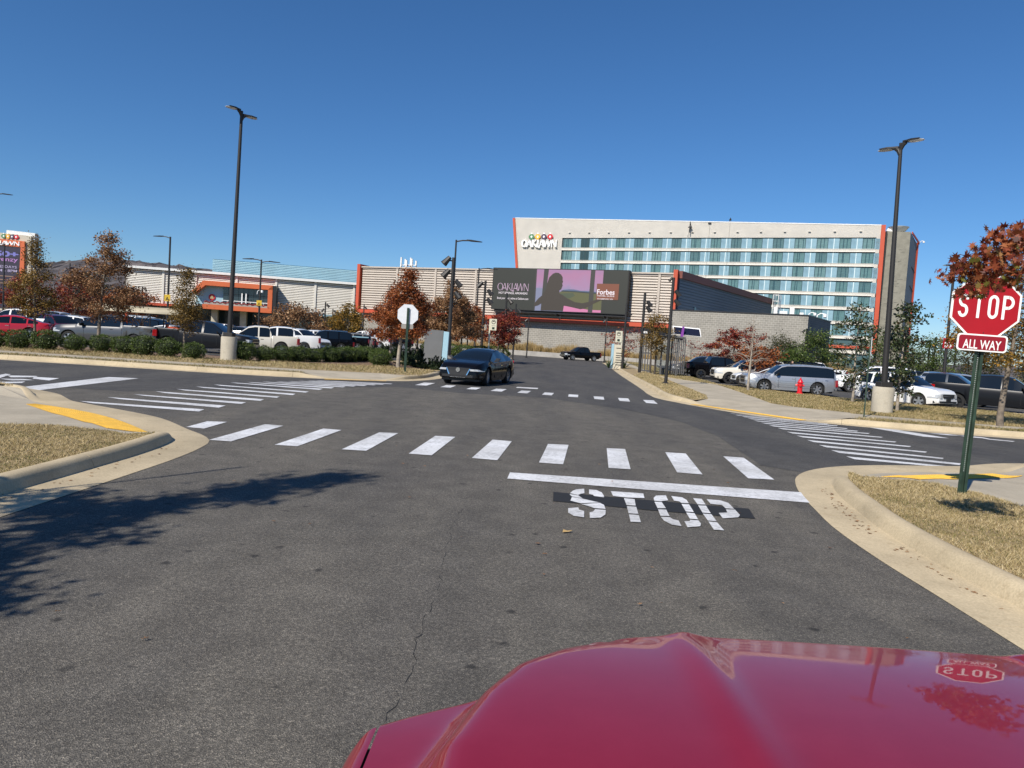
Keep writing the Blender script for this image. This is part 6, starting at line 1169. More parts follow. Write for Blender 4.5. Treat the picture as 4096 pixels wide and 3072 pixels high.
# ------------------------------------------------------------------ monument sign, bus stop signs, guide board
mat('monument_grey', (0.14, 0.145, 0.15), 0.6, var=0.06, scale=2); mat('sign_blue', (0.33, 0.52, 0.62), 0.5); mat('sign_cream', (0.62, 0.60, 0.47), 0.5); mat('guide_cream', (0.60, 0.56, 0.45), 0.6, var=0.05, scale=2)
m0 = (-5.034, 40.000); m1 = (-4.050, 40.000); m2 = (-3.722, 40.000); mz = (-4.462, 40.000, 1.999)[2]
ms_ = empty('monument_sign', (m0[0], 40.0, 0.1), 0.0, 'blank grey back of a monument sign with a pale blue end panel among junipers', 'sign')
one('panel', 'monument_grey', ms_, lambda b: b.prism([(0, 0, 0), (m1[0] - m0[0], 0, 0), (m1[0] - m0[0] + 0.06, 0, mz), (0.02, 0, mz + 0.03)], (0, 0.35, 0)))
one('end_panel', 'sign_blue', ms_, lambda b: b.prism([(m1[0] - m0[0] + 0.03, -0.02, 0), (m2[0] - m0[0], -0.02, 0), (m2[0] - m0[0] + 0.04, -0.02, mz - 0.05), (m1[0] - m0[0] + 0.08, -0.02, mz - 0.03)], (0, 0.4, 0)))
def bus_sign(base, tp, y, label, flip):
    x, yy, zt_ = tp; s = y / 2870 / 2.765
    r = empty('bus_stop_sign', (x, yy, 0), 0.0, label, 'sign')
    one('post', 'sign_cream', r, lambda b: b.tube([(0, 0, 0), (0, 0, zt_)], 0.05, 8))
    w_ = 68 * s; h_ = 125 * s; x0 = 0.03 if flip > 0 else -w_ - 0.03
    one('board', 'sign_cream', r, lambda b: b.box(x0, x0 + w_, -0.07, 0.02, zt_ - h_, zt_))
    cx2 = x0 + w_ / 2
    one('bus_symbol', 'trim', r, lambda b: ([b.poly([(cx2 + rr_ * w_ * math.cos(p), -0.074, zt_ - 0.27 * h_ + rr_ * w_ * math.sin(p)) for p, rr_ in ((R(a), 0.34), (R(a + 20), 0.34), (R(a + 20), 0.25), (R(a), 0.25))]) for a in range(0, 360, 20)], b.poly([(cx2 + q_ * w_, -0.074, zt_ - 0.27 * h_ + c_ * w_) for q_, c_ in ((-0.16, 0.02), (0.16, 0.02), (0.15, 0.16), (-0.15, 0.16))])))
    put_text('small_text', 'SHUTTLE', 'trim', r, (cx2, -0.074, zt_ - 0.60 * h_), 0.10 * h_, 0.6 * w_)
    one('square_symbol', 'green_post', r, lambda b: b.box(cx2 - 0.2 * w_, cx2 + 0.2 * w_, -0.076, -0.07, zt_ - 0.92 * h_, zt_ - 0.72 * h_))
    return r
bus_sign(None, (-1.685, 47.000, 3.159), 47, 'cream bus stop sign left of the road by the red trees', 1)
bus_sign(None, (9.206, 62.000, 3.320), 62, 'cream bus stop sign right of the road by the guide board', -1)
g0 = (8.172, 60.500); g1_ = (8.362, 60.500); g2_ = (9.011, 60.500); gzz = (8.590, 60.500, 2.068)[2]
gb = empty('guide_board', (g0[0], 60.5, 0.1), 0, 'cream guide board with blue edge and black direction lines beside the road', 'sign')
one('edge_panel', 'sign_blue', gb, lambda b: b.box(0, g1_[0] - g0[0], -0.1, 0.2, 0, gzz)); one('panel', 'guide_cream', gb, lambda b: b.box(g1_[0] - g0[0] + 0.01, g2_[0] - g0[0], -0.08, 0.2, 0, gzz - 0.05))
for k, (zz, wd) in enumerate(((0.82, 0.4), (0.62, 0.55), (0.52, 0.5), (0.44, 0.4), (0.34, 0.8), (0.24, 0.75), (0.14, 0.5))): one('direction_line', 'trim', gb, lambda b: b.box(g1_[0] - g0[0] + 0.2, g1_[0] - g0[0] + 0.2 + wd, -0.09, -0.08, gzz * zz, gzz * zz + 0.06))
# ------------------------------------------------------------------ bus shelter
mat('shelter_glass', (0.30, 0.34, 0.33), 0.1, spec=0.6); 
_m = MATS['shelter_glass']; _p = _m.node_tree.nodes['Principled BSDF']; _p.inputs['Transmission Weight'].default_value = 0.9; _p.inputs['IOR'].default_value = 1.05; _p.inputs['Base Color'].default_value = (0.75, 0.8, 0.78, 1)
mat('shelter_grey', (0.10, 0.10, 0.10), 0.5); mat('purple', (0.22, 0.05, 0.32), 0.5)
s0 = (10.056, 50.000); s1 = (11.128, 50.000); sh = empty('bus_shelter', (s0[0], 50, 0.13), 0, 'grey bus shelter with solar panel and purple fin beside the right pavement', 'bus shelter'); wd = s1[0] - s0[0]
zr_ = (10.619, 50.000, 2.702)[2] - 0.13
for x, yy in ((0, -0.9), (wd, -0.9), (0, 0.9), (wd, 0.9)): one('post', 'shelter_grey', sh, lambda b: b.box(x - 0.05, x + 0.05, yy - 0.05, yy + 0.05, 0, zr_))
one('roof', 'shelter_grey', sh, lambda b: b.prism([(-0.15, -1.2, zr_ + 0.12), (wd + 0.45, -1.2, zr_), (wd + 0.45, -1.2, zr_ + 0.12), (-0.15, -1.2, zr_ + 0.26)], (0, 2.4, 0)))
for k in range(7): one('slat', 'shelter_grey', sh, lambda b: b.box(wd * 0.72 + 0.13 * k, wd * 0.72 + 0.06 + 0.13 * k, -0.94, -0.88, 0.15, zr_))
one('glass_panel', 'shelter_glass', sh, lambda b: b.box(0.06, wd - 0.06, 0.9, 0.92, 0.2, zr_ - 0.3)); one('handrail', 'shelter_grey', sh, lambda b: b.box(0, wd, -0.93, -0.87, zr_ * 0.62, zr_ * 0.62 + 0.05))
one('bench', 'shelter_grey', sh, lambda b: (b.box(0.3, wd - 0.4, 0.3, 0.75, 0.42, 0.48), b.box(0.4, 0.48, 0.35, 0.7, 0, 0.42), b.box(wd - 0.6, wd - 0.52, 0.35, 0.7, 0, 0.42)))
one('solar_panel', ['sign_white', 'navy_panel'] if 'navy_panel' in MATS or mat('navy_panel', (0.012, 0.014, 0.03), 0.2) else 'trim', sh, lambda b: (b.prism([(wd * 0.72, -0.7, zr_ + 0.3), (wd * 0.72 + 1.9, -0.7, zr_ + 0.22), (wd * 0.72 + 1.9, -0.2, zr_ + 0.8), (wd * 0.72, -0.2, zr_ + 0.88)], (0, 0.05, 0), 0), b.prism([(wd * 0.72 + 0.06, -0.72, zr_ + 0.34), (wd * 0.72 + 1.84, -0.72, zr_ + 0.27), (wd * 0.72 + 1.84, -0.26, zr_ + 0.74), (wd * 0.72 + 0.06, -0.26, zr_ + 0.81)], (0, 0.01, 0), 1)))
one('fin', 'purple', sh, lambda b: b.prism([(wd + 0.1, -0.9, zr_ - 0.1), (wd + 0.32, -0.9, zr_ - 0.1), (wd + 0.36, -0.9, zr_ + 0.85), (wd + 0.24, -0.9, zr_ + 0.85)], (0, 0.08, 0)))
s2_ = (10.070, 55.000); pn = empty('gate_panel', (s2_[0], 55, 0.13), 0, 'tall grey slatted screen panel left of the bus shelter', 'screen panel')
for k in range(5): one('slat', 'shelter_grey', pn, lambda b: b.box(-0.45 + 0.2 * k, -0.37 + 0.2 * k, 0, 0.08, 0, 2.9))
for zz in (0.05, 1.4, 2.85): one('rail', 'shelter_grey', pn, lambda b: b.box(-0.5, 0.5, 0.02, 0.1, zz, zz + 0.1))
one('camera_box', 'sign_white', pn, lambda b: b.box(-0.35, 0.0, -0.1, 0.15, 2.95, 3.1))
# ------------------------------------------------------------------ low retaining walls
def wall_run(name, pts, z0, z1, th, m, label):
    r = empty(name, (0, 0, 0), 0, label, 'wall')
    for (a, b_) in zip(pts, pts[1:]):
        A, B_ = Vector((*a, 0)), Vector((*b_, 0)); n = int(max(1, (B_ - A).length // 4.5)); d = (B_ - A) / n; q = Vector((-d.y, d.x, 0)).normalized() * th
        for k in range(n):
            P, Q = A + d * k + d.normalized() * 0.01, A + d * (k + 1) - d.normalized() * 0.01
            one('wall_section', m, r, lambda b: b.prism([(P.x, P.y, z0), (Q.x, Q.y, z0), (Q.x + q.x, Q.y + q.y, z0), (P.x + q.x, P.y + q.y, z0)], (0, 0, z1 - z0)))
    return r
wall_run('retaining_wall', [(-20, 112), (-3, 108.5), (8, 104.0), (17, 99.5), (25, 94.5), (42, 87)], -0.05, 0.72, 0.4, 'concrete_wall', 'low concrete retaining wall in front of the tall dry grass')

# ------------------------------------------------------------------ trees and shrubs
mat('bark', (0.17, 0.14, 0.11), 0.9, var=0.35, scale=7, bump=0.7, bscale=22); mat('bark_pale', (0.30, 0.26, 0.21), 0.9, var=0.3, scale=7, bump=0.6, bscale=22); mat('bark_dark', (0.06, 0.05, 0.04), 0.9)
tintmat('leaf_brown', [(0.0, (0.07, 0.03, 0.015)), (0.45, (0.20, 0.10, 0.045)), (0.8, (0.38, 0.22, 0.11)), (1.0, (0.50, 0.33, 0.18))], 0.6, 0.22)
tintmat('leaf_rust', [(0.0, (0.06, 0.015, 0.008)), (0.45, (0.22, 0.06, 0.018)), (0.8, (0.38, 0.12, 0.035)), (1.0, (0.5, 0.22, 0.08))], 0.55, 0.22)
tintmat('leaf_red', [(0.0, (0.07, 0.012, 0.012)), (0.5, (0.20, 0.030, 0.022)), (0.85, (0.36, 0.09, 0.035)), (1.0, (0.40, 0.20, 0.06))], 0.55, 0.22)
tintmat('leaf_gold', [(0.0, (0.06, 0.05, 0.01)), (0.4, (0.17, 0.11, 0.018)), (0.8, (0.36, 0.19, 0.03)), (1.0, (0.48, 0.27, 0.06))], 0.6, 0.25)
tintmat('leaf_olive', [(0.0, (0.04, 0.03, 0.01)), (0.4, (0.13, 0.085, 0.02)), (0.8, (0.26, 0.16, 0.04)), (1.0, (0.36, 0.22, 0.06))], 0.6, 0.22)
tintmat('leaf_green', [(0.0, (0.010, 0.018, 0.006)), (0.5, (0.060, 0.095, 0.018)), (0.9, (0.12, 0.16, 0.034)), (1.0, (0.19, 0.22, 0.06))], 0.5, 0.15, 0.35)
tintmat('leaf_magnolia', [(0.0, (0.012, 0.020, 0.008)), (0.5, (0.035, 0.055, 0.018)), (0.8, (0.07, 0.085, 0.03)), (1.0, (0.16, 0.10, 0.05))], 0.4, 0.1, 0.5)
tintmat('leaf_oak', [(0.0, (0.05, 0.010, 0.008)), (0.4, (0.22, 0.045, 0.020)), (0.7, (0.36, 0.12, 0.045)), (0.88, (0.42, 0.20, 0.085)), (1.0, (0.16, 0.16, 0.03))], 0.5, 0.28)
tintmat('leaf_juniper', [(0.0, (0.008, 0.016, 0.008)), (0.6, (0.025, 0.045, 0.017)), (1.0, (0.07, 0.095, 0.03))], 0.6, 0.1)
tintmat('leaf_wood', [(0.0, (0.015, 0.022, 0.010)), (0.5, (0.04, 0.05, 0.018)), (1.0, (0.11, 0.09, 0.03))], 0.7, 0.15)
tintmat('straw', [(0.0, (0.12, 0.09, 0.03)), (0.5, (0.34, 0.24, 0.10)), (1.0, (0.55, 0.40, 0.20))], 0.8, 0.2)
def leaves(name, C, N, size, tint, m, parent, rng, aspect=0.55, up=0.0):
    """C centres (n,3), N preferred normals or None"""
    n = len(C); d = rng.normal(0, 1, (n, 3)); d[:, 2] *= 0.7; d /= np.linalg.norm(d, axis=1)[:, None]
    r = rng.normal(0, 1, (n, 3)); r[:, 2] += up; r -= d * (r * d).sum(1)[:, None]; r /= np.linalg.norm(r, axis=1)[:, None] + 1e-9
    s = size * rng.uniform(0.6, 1.3, n)[:, None]; nn = np.cross(d, r)
    V = np.empty((n * 4, 3)); V[0::4] = C - d * s * 0.5; V[1::4] = C + r * s * aspect * 0.5 + nn * s * 0.12; V[2::4] = C + d * s * 0.5; V[3::4] = C - r * s * aspect * 0.5 + nn * s * 0.12
    return np_obj(name, V, np.arange(n * 4).reshape(-1, 4), m, parent, attr=np.repeat(tint, 4))
OAK = [(0.0, -0.5), (0.05, -0.18), (0.36, -0.30), (0.14, -0.02), (0.46, 0.10), (0.15, 0.16), (0.24, 0.38), (0.07, 0.28), (0.0, 0.52), (-0.07, 0.28), (-0.24, 0.38), (-0.15, 0.16), (-0.46, 0.10), (-0.14, -0.02), (-0.36, -0.30), (-0.05, -0.18)]
def oak_leaves(name, C, size, tint, m, parent, rng):
    n = len(C); d = rng.normal(0, 1, (n, 3)); d[:, 2] -= 0.5; d /= np.linalg.norm(d, axis=1)[:, None]; r = rng.normal(0, 1, (n, 3)); r -= d * (r * d).sum(1)[:, None]; r /= np.linalg.norm(r, axis=1)[:, None]; nn = np.cross(d, r)
    s = size * rng.uniform(0.65, 1.25, n)[:, None]; k = len(OAK); V = np.empty((n * k, 3)); cu = rng.uniform(-0.5, 0.5, n)[:, None]
    for i, (a, b) in enumerate(OAK): V[i::k] = C + r * s * a * 1.1 + d * s * b + nn * s * (abs(a) * 0.5 * cu + b * b * 0.5 * cu)
    tri = np.array([(0, 1, 15), (1, 2, 3), (15, 13, 14), (1, 3, 13), (1, 13, 15), (3, 4, 5), (13, 11, 12), (3, 5, 11), (3, 11, 13), (5, 6, 7), (11, 9, 10), (5, 7, 9), (5, 9, 11), (7, 8, 9)])
    F = (tri[None] + (np.arange(n) * k)[:, None, None]).reshape(-1, 3)
    return np_obj(name, V, F, m, parent, attr=np.repeat(tint, k))
def prof(p, t): return interp(p, t)
def tree(x, y, H, prof_, clear, leafm, label, seed, nleaf=4500, lsize=0.10, tr=0.06, z0=0.12, lean=(0.0, 0.0), bark='bark', nb=34, group=None, gaps=0.25, oak=False, name='tree', cat='tree', drop=0.1, twig=True, mixm=None, spread=0.16):
    rng = np.random.default_rng(seed); rn = random.Random(seed)
    root = empty(name, (x, y, z0), 0, label, cat, group)
    tb = MB(); pts = [(0, 0, -0.1)] + [(lean[0] * t ** 1.3 + 0.05 * H * 0.12 * math.sin(5 * t + seed), lean[1] * t ** 1.3 + 0.04 * H * 0.12 * math.sin(4 * t + 2 * seed), H * t) for t in (0.08, 0.2, 0.35, 0.5, 0.65, 0.8, 0.97)]
    def axis(z):
        t = max(0, min(0.97, z / H)); zs = [p[2] for p in pts]; return np.array([np.interp(z, zs, [p[0] for p in pts]), np.interp(z, zs, [p[1] for p in pts]), z])
    tb.tube(pts, [tr * 1.25, tr * 1.05, tr * 0.95, tr * 0.8, tr * 0.62, tr * 0.45, tr * 0.28, 0.006], 9); tb.build('trunk', bark, root, smooth=60)
    bb = MB(); cen = []; wt = []
    for i in range(nb):
        t = (i + 0.5) / nb; t = clear + (0.97 - clear) * t ** 1.05; R_ = prof(prof_, (t - clear) / (1 - clear)) * rn.uniform(0.7, 1.18); a = i * 2.399 + rn.uniform(-0.5, 0.5)
        if R_ < 0.03: continue
        o = axis(t * H); rise = rn.uniform(-drop, 0.45) * R_; e = o + np.array([R_ * math.cos(a), R_ * math.sin(a), rise]); mid = (o + e) / 2 + np.array([0, 0, 0.12 * R_])
        bb.tube([o, mid, e], [max(0.006, tr * 0.28 * (1 - t * 0.6)), max(0.004, tr * 0.16), 0.003], 5, cap=False)
        nc = max(2, int(R_ / 0.16))
        for k in range(nc):
            f = 0.35 + 0.65 * (k + rn.random()) / nc; c = (1 - f) ** 2 * o + 2 * f * (1 - f) * mid + f * f * e
            if rn.random() < gaps * 0.6: continue
            c = c + rng.normal(0, spread * 0.55, 3); cen.append(c); wt.append(0.5 + f)
            if twig and rn.random() < 0.8: bb.tube([(1 - f) ** 2 * o + 2 * f * (1 - f) * mid + f * f * e, c], [0.006, 0.003], 4, cap=False)
    bo = bb.build('branches', bark, root)
    if nleaf and cen:
        cen = np.array(cen); wt = np.array(wt) / sum(wt); idx = rng.choice(len(cen), nleaf, p=wt); tone = rng.normal(0.5, 0.14, len(cen))
        off = rng.normal(0, 1, (nleaf, 3)); off *= spread * np.array([1, 1, 0.75]); C = cen[idx] + off
        tint = np.clip(tone[idx] + rng.normal(0, 0.2, nleaf), 0, 1)
        (oak_leaves('crown', C, lsize, tint, leafm, root, rng) if oak else leaves('crown', C, None, lsize, tint, leafm, root, rng))
    return root
PYR = [(0.0, 0.85), (0.12, 1.0), (0.3, 0.92), (0.55, 0.62), (0.8, 0.28), (1.0, 0.04)]
def sc(p, k): return [(t, r * k) for t, r in p]
OVAL = [(0.0, 0.5), (0.15, 0.85), (0.4, 1.0), (0.65, 0.85), (0.85, 0.5), (1.0, 0.08)]
def T3(q): return q[0], q[1], q[2] - 0.12
a = (-22.364, 33.400, 5.189); tree(*T3(a), sc(PYR, 0.98), 0.26, 'leaf_olive', 'yellow-brown young oak in front of the pylon sign', 1, 9000, 0.085, 0.06)
a = (-18.679, 32.200, 5.631); tree(*T3(a), sc(PYR, 1.55), 0.27, 'leaf_brown', 'large brown-leaved oak in front of the silver pickup, highest of the hedge trees', 2, 11500, 0.10, 0.075, lean=(0.42, 0), nb=40, gaps=0.6)
a = (-15.436, 33.600, 4.123); tree(*T3(a), sc(PYR, 0.85), 0.28, 'leaf_olive', 'small brown oak left of the orange balcony, behind the hedge', 3, 6500, 0.085, 0.05)
a = (-5.457, 34.049, 4.842); tree(a[0], a[1], a[2] - 0.12, sc(PYR, 1.25), 0.30, 'leaf_rust', 'rust-red oak with pale trunk behind the back of the octagonal sign', 4, 16000, 0.10, 0.085, bark='bark_pale', lean=(0.35, 0), nb=40)
a = (-7.904, 46.000, 4.700); tree(*T3(a), sc(PYR, 1.6), 0.3, 'leaf_rust', 'rust-brown oak left behind the rust-red oak', 5, 9000, 0.13, 0.08)
a = (-7.040, 52.000, 4.684); tree(*T3(a), sc(PYR, 1.5), 0.32, 'leaf_brown', 'brown oak right behind the octagonal sign', 6, 9000, 0.13, 0.08)
a = (-4.123, 45.500, 5.338); tree(*T3(a), sc(PYR, 1.75), 0.32, 'leaf_brown', 'broad brown oak above the grey monument sign', 7, 14000, 0.12, 0.085, nb=40)
for i, (zx, zt_, yy, m_, lb) in enumerate(((1220, 640, 54, 'leaf_brown', 'brown oak just right of the monument sign'), (1290, 700, 62, 'leaf_rust', 'dark rust oak in the row right of the monument sign'), (1375, 720, 70, 'leaf_rust', 'farthest rust oak of the row before the spot mast'))):
    q = [(-4.008, 54.000, 4.854), (-4.065, 62.000, 4.828), (-3.849, 70.000, 5.202)][i]; tree(*T3(q), sc(PYR, 1.5), 0.34, m_, lb, 20 + i, 3800, 0.16, 0.08, bark='bark_dark')
q = (-1.294, 58.000, 3.844); tree(*T3(q), sc(OVAL, 1.25), 0.32, 'leaf_red', 'dark red oak behind the left bus stop sign', 30, 4200, 0.14, 0.07)
q = (-0.543, 62.000, 4.416); tree(*T3(q), sc(OVAL, 1.45), 0.32, 'leaf_red', 'orange-red oak at the island tip left of the road', 31, 4600, 0.14, 0.07)
q = (11.410, 78.000, 3.941); tree(*T3(q), sc(OVAL, 2.2), 0.3, 'leaf_red', 'sparse red tree behind the right bus stop sign', 32, 900, 0.2, 0.08, gaps=0.6)
q = (9.647, 49.000, 4.227); tree(*T3(q), sc(OVAL, 1.15), 0.36, 'leaf_olive', 'olive-brown tree beside the bus shelter', 33, 3600, 0.12, 0.06, bark='bark_dark')
q = (10.126, 53.000, 6.079); tree(*T3(q), sc(OVAL, 0.7), 0.35, 'leaf_olive', 'bare slender tree rising over the olive-brown one at the bus shelter', 34, 0, 0.1, 0.05, nb=46, bark='bark_dark')
q = (18.284, 60.000, 3.885); tree(*T3(q), sc(OVAL, 2.6), 0.18, 'leaf_red', 'dark red spreading tree behind the black pickup in the right car park', 35, 6500, 0.17, 0.09)
q = (11.081, 33.654, 3.754); tree(q[0], q[1], q[2] - 0.12, sc(PYR, 1.25), 0.3, 'leaf_brown', 'nearly bare tree at the nose of the silver wagon', 36, 0, 0.1, 0.06, bark='bark_pale', nb=42)
q2 = (15.303, 45.000, 2.416); tree(*T3(q2), sc(OVAL, 1.35), 0.3, 'leaf_rust', 'low rust-brown tree over the cream SUV', 37, 2600, 0.15, 0.06)
q = (20.625, 84.000, 3.240); tree(*T3(q), sc(OVAL, 2.6), 0.15, 'leaf_red', 'bare reddish shrub against the grey block annex', 38, 260, 0.22, 0.07, nb=30, gaps=0.5)
q = (13.963, 29.387, 4.231); tree(q[0], q[1], q[2] - 0.12, sc(OVAL, 0.95), 0.16, 'leaf_magnolia', 'young magnolia left of the right lamp post', 40, 1700, 0.14, 0.05, bark='bark_pale', gaps=0.5, nb=36, spread=0.15)
q = (13.406, 24.862, 3.956); tree(q[0], q[1], q[2] - 0.12, sc([(0, 0.55), (0.15, 0.95), (0.4, 0.85), (0.7, 0.6), (1.0, 0.35)], 0.62), 0.16, 'leaf_magnolia', 'young magnolia right of the right lamp post', 41, 2000, 0.13, 0.05, bark='bark_pale', gaps=0.4, nb=38, spread=0.13)
q = (14.365, 21.004, 3.884); tree(q[0], q[1], 4.6, sc(OVAL, 1.75), 0.34, 'leaf_gold', 'golden-yellow oak behind the stop sign at the right edge', 42, 15000, 0.085, 0.085, lean=(0.25, 0), nb=44)
# evergreens and scrub behind the right car park
for i, (xx, yy, h, r_, m_, lb) in enumerate(((26.0, 62, 4.3, 1.8, 'leaf_green', 'dark evergreen below the hotel corner'), (34.5, 66, 5.0, 2.4, 'leaf_green', 'dark evergreen left of the B5 lamp post'), (39.5, 68, 4.6, 2.4, 'leaf_green', 'dark evergreen right of the B5 lamp post'), (45.0, 70, 4.4, 2.3, 'leaf_wood', 'dull green tree left of the golden oak'), (50.0, 68, 4.8, 2.6, 'leaf_wood', 'dull green tree behind the golden oak'), (29.0, 78, 4.2, 2.2, 'leaf_wood', 'low green tree at the foot of the hotel tower'), (22.3, 57, 2.5, 1.3, 'leaf_green', 'rounded evergreen behind the young magnolia'))):
    tree(xx, yy, h, sc(OVAL, r_), 0.12, m_, lb, 50 + i, 6500, 0.16, 0.1, z0=0, spread=0.3)
# trees before the casino and along the far left
q = (-28.076, 92.000, 4.925); tree(*T3(q), sc(PYR, 4.0), 0.2, 'leaf_brown', 'brown tree before the white louvred wall right of the orange balcony', 60, 4500, 0.3, 0.1, spread=0.35)
q = (-21.343, 92.000, 5.375); tree(*T3(q), sc(PYR, 3.1), 0.15, 'leaf_gold', 'yellow-green cypress before the white louvred wall', 61, 5000, 0.25, 0.1, spread=0.3)
for i, (xx, yy, h, r_, m_, lb) in enumerate(((-58, 95, 6.5, 3.6, 'leaf_red', 'dark red tree left of the white louvred building'), (-63, 92, 6.0, 3.4, 'leaf_red', 'maroon tree right of the pylon sign'), (-70, 118, 8.5, 4.2, 'leaf_wood', 'green tree below the wooded ridge'), (-53, 100, 5.5, 3.0, 'leaf_rust', 'rust tree at the corner of the white louvred building'), (-84, 120, 7.5, 4.0, 'leaf_brown', 'brown tree at the foot of the pylon sign'), (-49.0, 88, 4.6, 2.4, 'leaf_rust', 'low rust tree before the orange awning'))):
    tree(xx, yy, h, sc(OVAL, r_), 0.12, m_, lb, 70 + i, 4200, 0.3, 0.12, z0=0, spread=0.4)
# trees outside the picture: one throws its shadow on the lane, one hangs a branch in front of the stop sign
tree(-6.75, 0.75, 8.0, sc([(0, 1.3), (0.2, 1.5), (0.4, 1.0), (0.5, 0.45), (0.6, 0.14), (0.85, 0.22), (1, 0.04)], 1.0), 0.34, 'leaf_brown', 'oak off the left edge whose shadow falls on the lane', 80, 7000, 0.14, 0.09, nb=34, gaps=0.4, spread=0.14)
ot = tree(6.75, 5.75, 5.2, sc(OVAL, 1.0), 0.42, 'leaf_oak', 'red oak off the right edge with a low branch before the stop sign', 81, 1700, 0.11, 0.08, nb=30, oak=True)
rng = np.random.default_rng(9); cl = []; wts = []
br = MB(); bp = [(4.173, 5.750, 2.751), (4.001, 5.790, 2.689), (3.811, 5.830, 2.610), (3.664, 5.870, 2.512), (3.572, 5.910, 2.437)]
bp = [(p[0] - 6.75, p[1] - 5.75, p[2] - 0.12) for p in bp]; br.tube([(0.0, 0.0, bp[0][2] - 0.3)] + bp, [0.04, 0.022, 0.014, 0.010, 0.006, 0.003], 6)
def blob(px_, n, s):
    for p in px_:
        c = np.array(p) - np.array([6.75, 5.75, 0.12]); cl.append(c + rng.normal(0, 1, (n, 3)) * np.array([s, 0.12, s * 0.8]))
        br.tube([min(bp, key=lambda b_: sum((b_[k] - c[k]) ** 2 for k in range(3))), tuple(c)], [0.004, 0.002], 4)
blob([(3.546, 5.870, 2.446), (3.574, 5.830, 2.501), (3.583, 5.830, 2.408), (3.626, 5.830, 2.563), (3.639, 5.790, 2.472), (3.653, 5.790, 2.401), (3.671, 5.750, 2.327), (3.662, 5.750, 2.269), (3.738, 5.830, 2.613), (3.704, 5.750, 2.501), (3.727, 5.750, 2.417), (3.598, 5.750, 2.337)], 30, 0.046)
blob([(3.805, 5.830, 2.668), (3.803, 5.750, 2.585), (3.813, 5.750, 2.693), (3.874, 5.750, 2.732), (3.883, 5.750, 2.640), (3.939, 5.750, 2.793), (3.908, 5.670, 2.687), (3.785, 5.750, 2.549), (3.878, 5.670, 2.566), (3.894, 5.670, 2.476), (3.882, 5.670, 2.391), (3.941, 5.670, 2.366), (3.950, 5.670, 2.620), (3.952, 5.670, 2.466), (4.030, 5.750, 2.742), (3.834, 5.670, 2.444)], 28, 0.056)
blob([(3.515, 5.910, 2.411), (3.645, 5.750, 2.440)], 7, 0.035)
C = np.concatenate(cl); br.build('low_branch', 'bark', ot); tn = np.clip(rng.normal(0.5, 0.24, len(C)) + (rng.random(len(C)) < 0.05) * 0.45, 0, 1)
oak_leaves('branch_leaves', C, 0.074, tn, 'leaf_oak', ot, rng)

# ------------------------------------------------------------------ hedge of clipped bushes
def bush_mesh(seed, n=4200, w_=0.55, h=0.43, ls=0.048, m='leaf_green'):
    rng = np.random.default_rng(seed); d = rng.normal(0, 1, (n, 3)); d /= np.linalg.norm(d, axis=1)[:, None]; r = rng.uniform(0.72, 1.0, n) ** 0.6; lump = 1 + 0.10 * np.sin(d[:, 0] * 5 + seed) * np.sin(d[:, 1] * 6 + 1.3 * seed) + 0.06 * np.sin(d[:, 2] * 9 + seed)
    C = d * (r * lump)[:, None] * np.array([w_, w_, h]); C[:, 2] += h * 0.92; C = C[C[:, 2] > 0.0]
    tint = np.clip(rng.normal(0.5, 0.2, len(C)), 0, 1)
    o = leaves('foliage', C, None, ls, tint, m, None, rng, 0.62); me = o.data; bpy.data.objects.remove(o); return me
BM = [bush_mesh(s) for s in (1, 2, 3, 4)]
core = MB(); core.lathe([(0.15, 0.05), (0.36, 0.25), (0.38, 0.45), (0.2, 0.58), (0.02, 0.62)], 10); CORE = core.mesh('stems'); mat('hedge_core', (0.014, 0.022, 0.008), 0.95); CORE.materials.append(MATS['hedge_core'])
HP = [(-21.291, 29.105), (-19.013, 29.112), (-17.406, 30.151), (-14.880, 29.675), (-13.063, 29.912)] + [(-11.513, 30.960), (-10.139, 32.971), (-8.873, 35.380), (-8.097, 40.381)] + [(-6.313, 34.023)]
HP = [np.array(p) + np.array([0, 0.35]) for p in HP]
sm = smooth_path([tuple(p) for p in HP], 0.05); acc = 0; last = None; hb = random.Random(4); bushes = []
for p in sm:
    p = np.array(p)
    if last is None or np.linalg.norm(p - last) > hb.uniform(0.93, 1.04): bushes.append(p); last = p
nB = len(bushes); kk = 0
ORD = ['first', 'second', 'third', 'fourth', 'fifth', 'sixth', 'seventh', 'eighth', 'ninth', 'tenth', 'eleventh', 'twelfth', 'thirteenth', 'fourteenth', 'fifteenth', 'sixteenth', 'seventeenth', 'eighteenth', 'nineteenth', 'twentieth']
li = [i for i, p in enumerate(bushes) if p[0] < lx - 0.3 and np.hypot(p[0] - lx, p[1] - ly) > 0.5]; ri = [i for i, p in enumerate(bushes) if p[0] > lx + 0.0 and np.hypot(p[0] - lx, p[1] - ly) > 0.5]
for i, p in enumerate(bushes):
    if i in li: k = len(li) - 1 - li.index(i); lab = '%s clipped bush left of the left lamp base' % (ORD[k] if k < 20 else ORD[k - 20] + ' plus twenty')
    elif i in ri: k = ri.index(i); lab = '%s clipped bush right of the left lamp base' % (ORD[k] if k < 20 else ORD[k - 20] + ' plus twenty')
    else: continue
    r = empty('hedge_bush', (p[0], p[1], 0.13), hb.uniform(0, 6), lab, 'bush', 'clipped bushes of the hedge'); s = hb.uniform(0.9, 1.06); r.scale = (s, s, s * hb.uniform(0.92, 1.06))
    link(bpy.data.objects.new('foliage', BM[i % 4]), r); link(bpy.data.objects.new('stems', CORE), r)
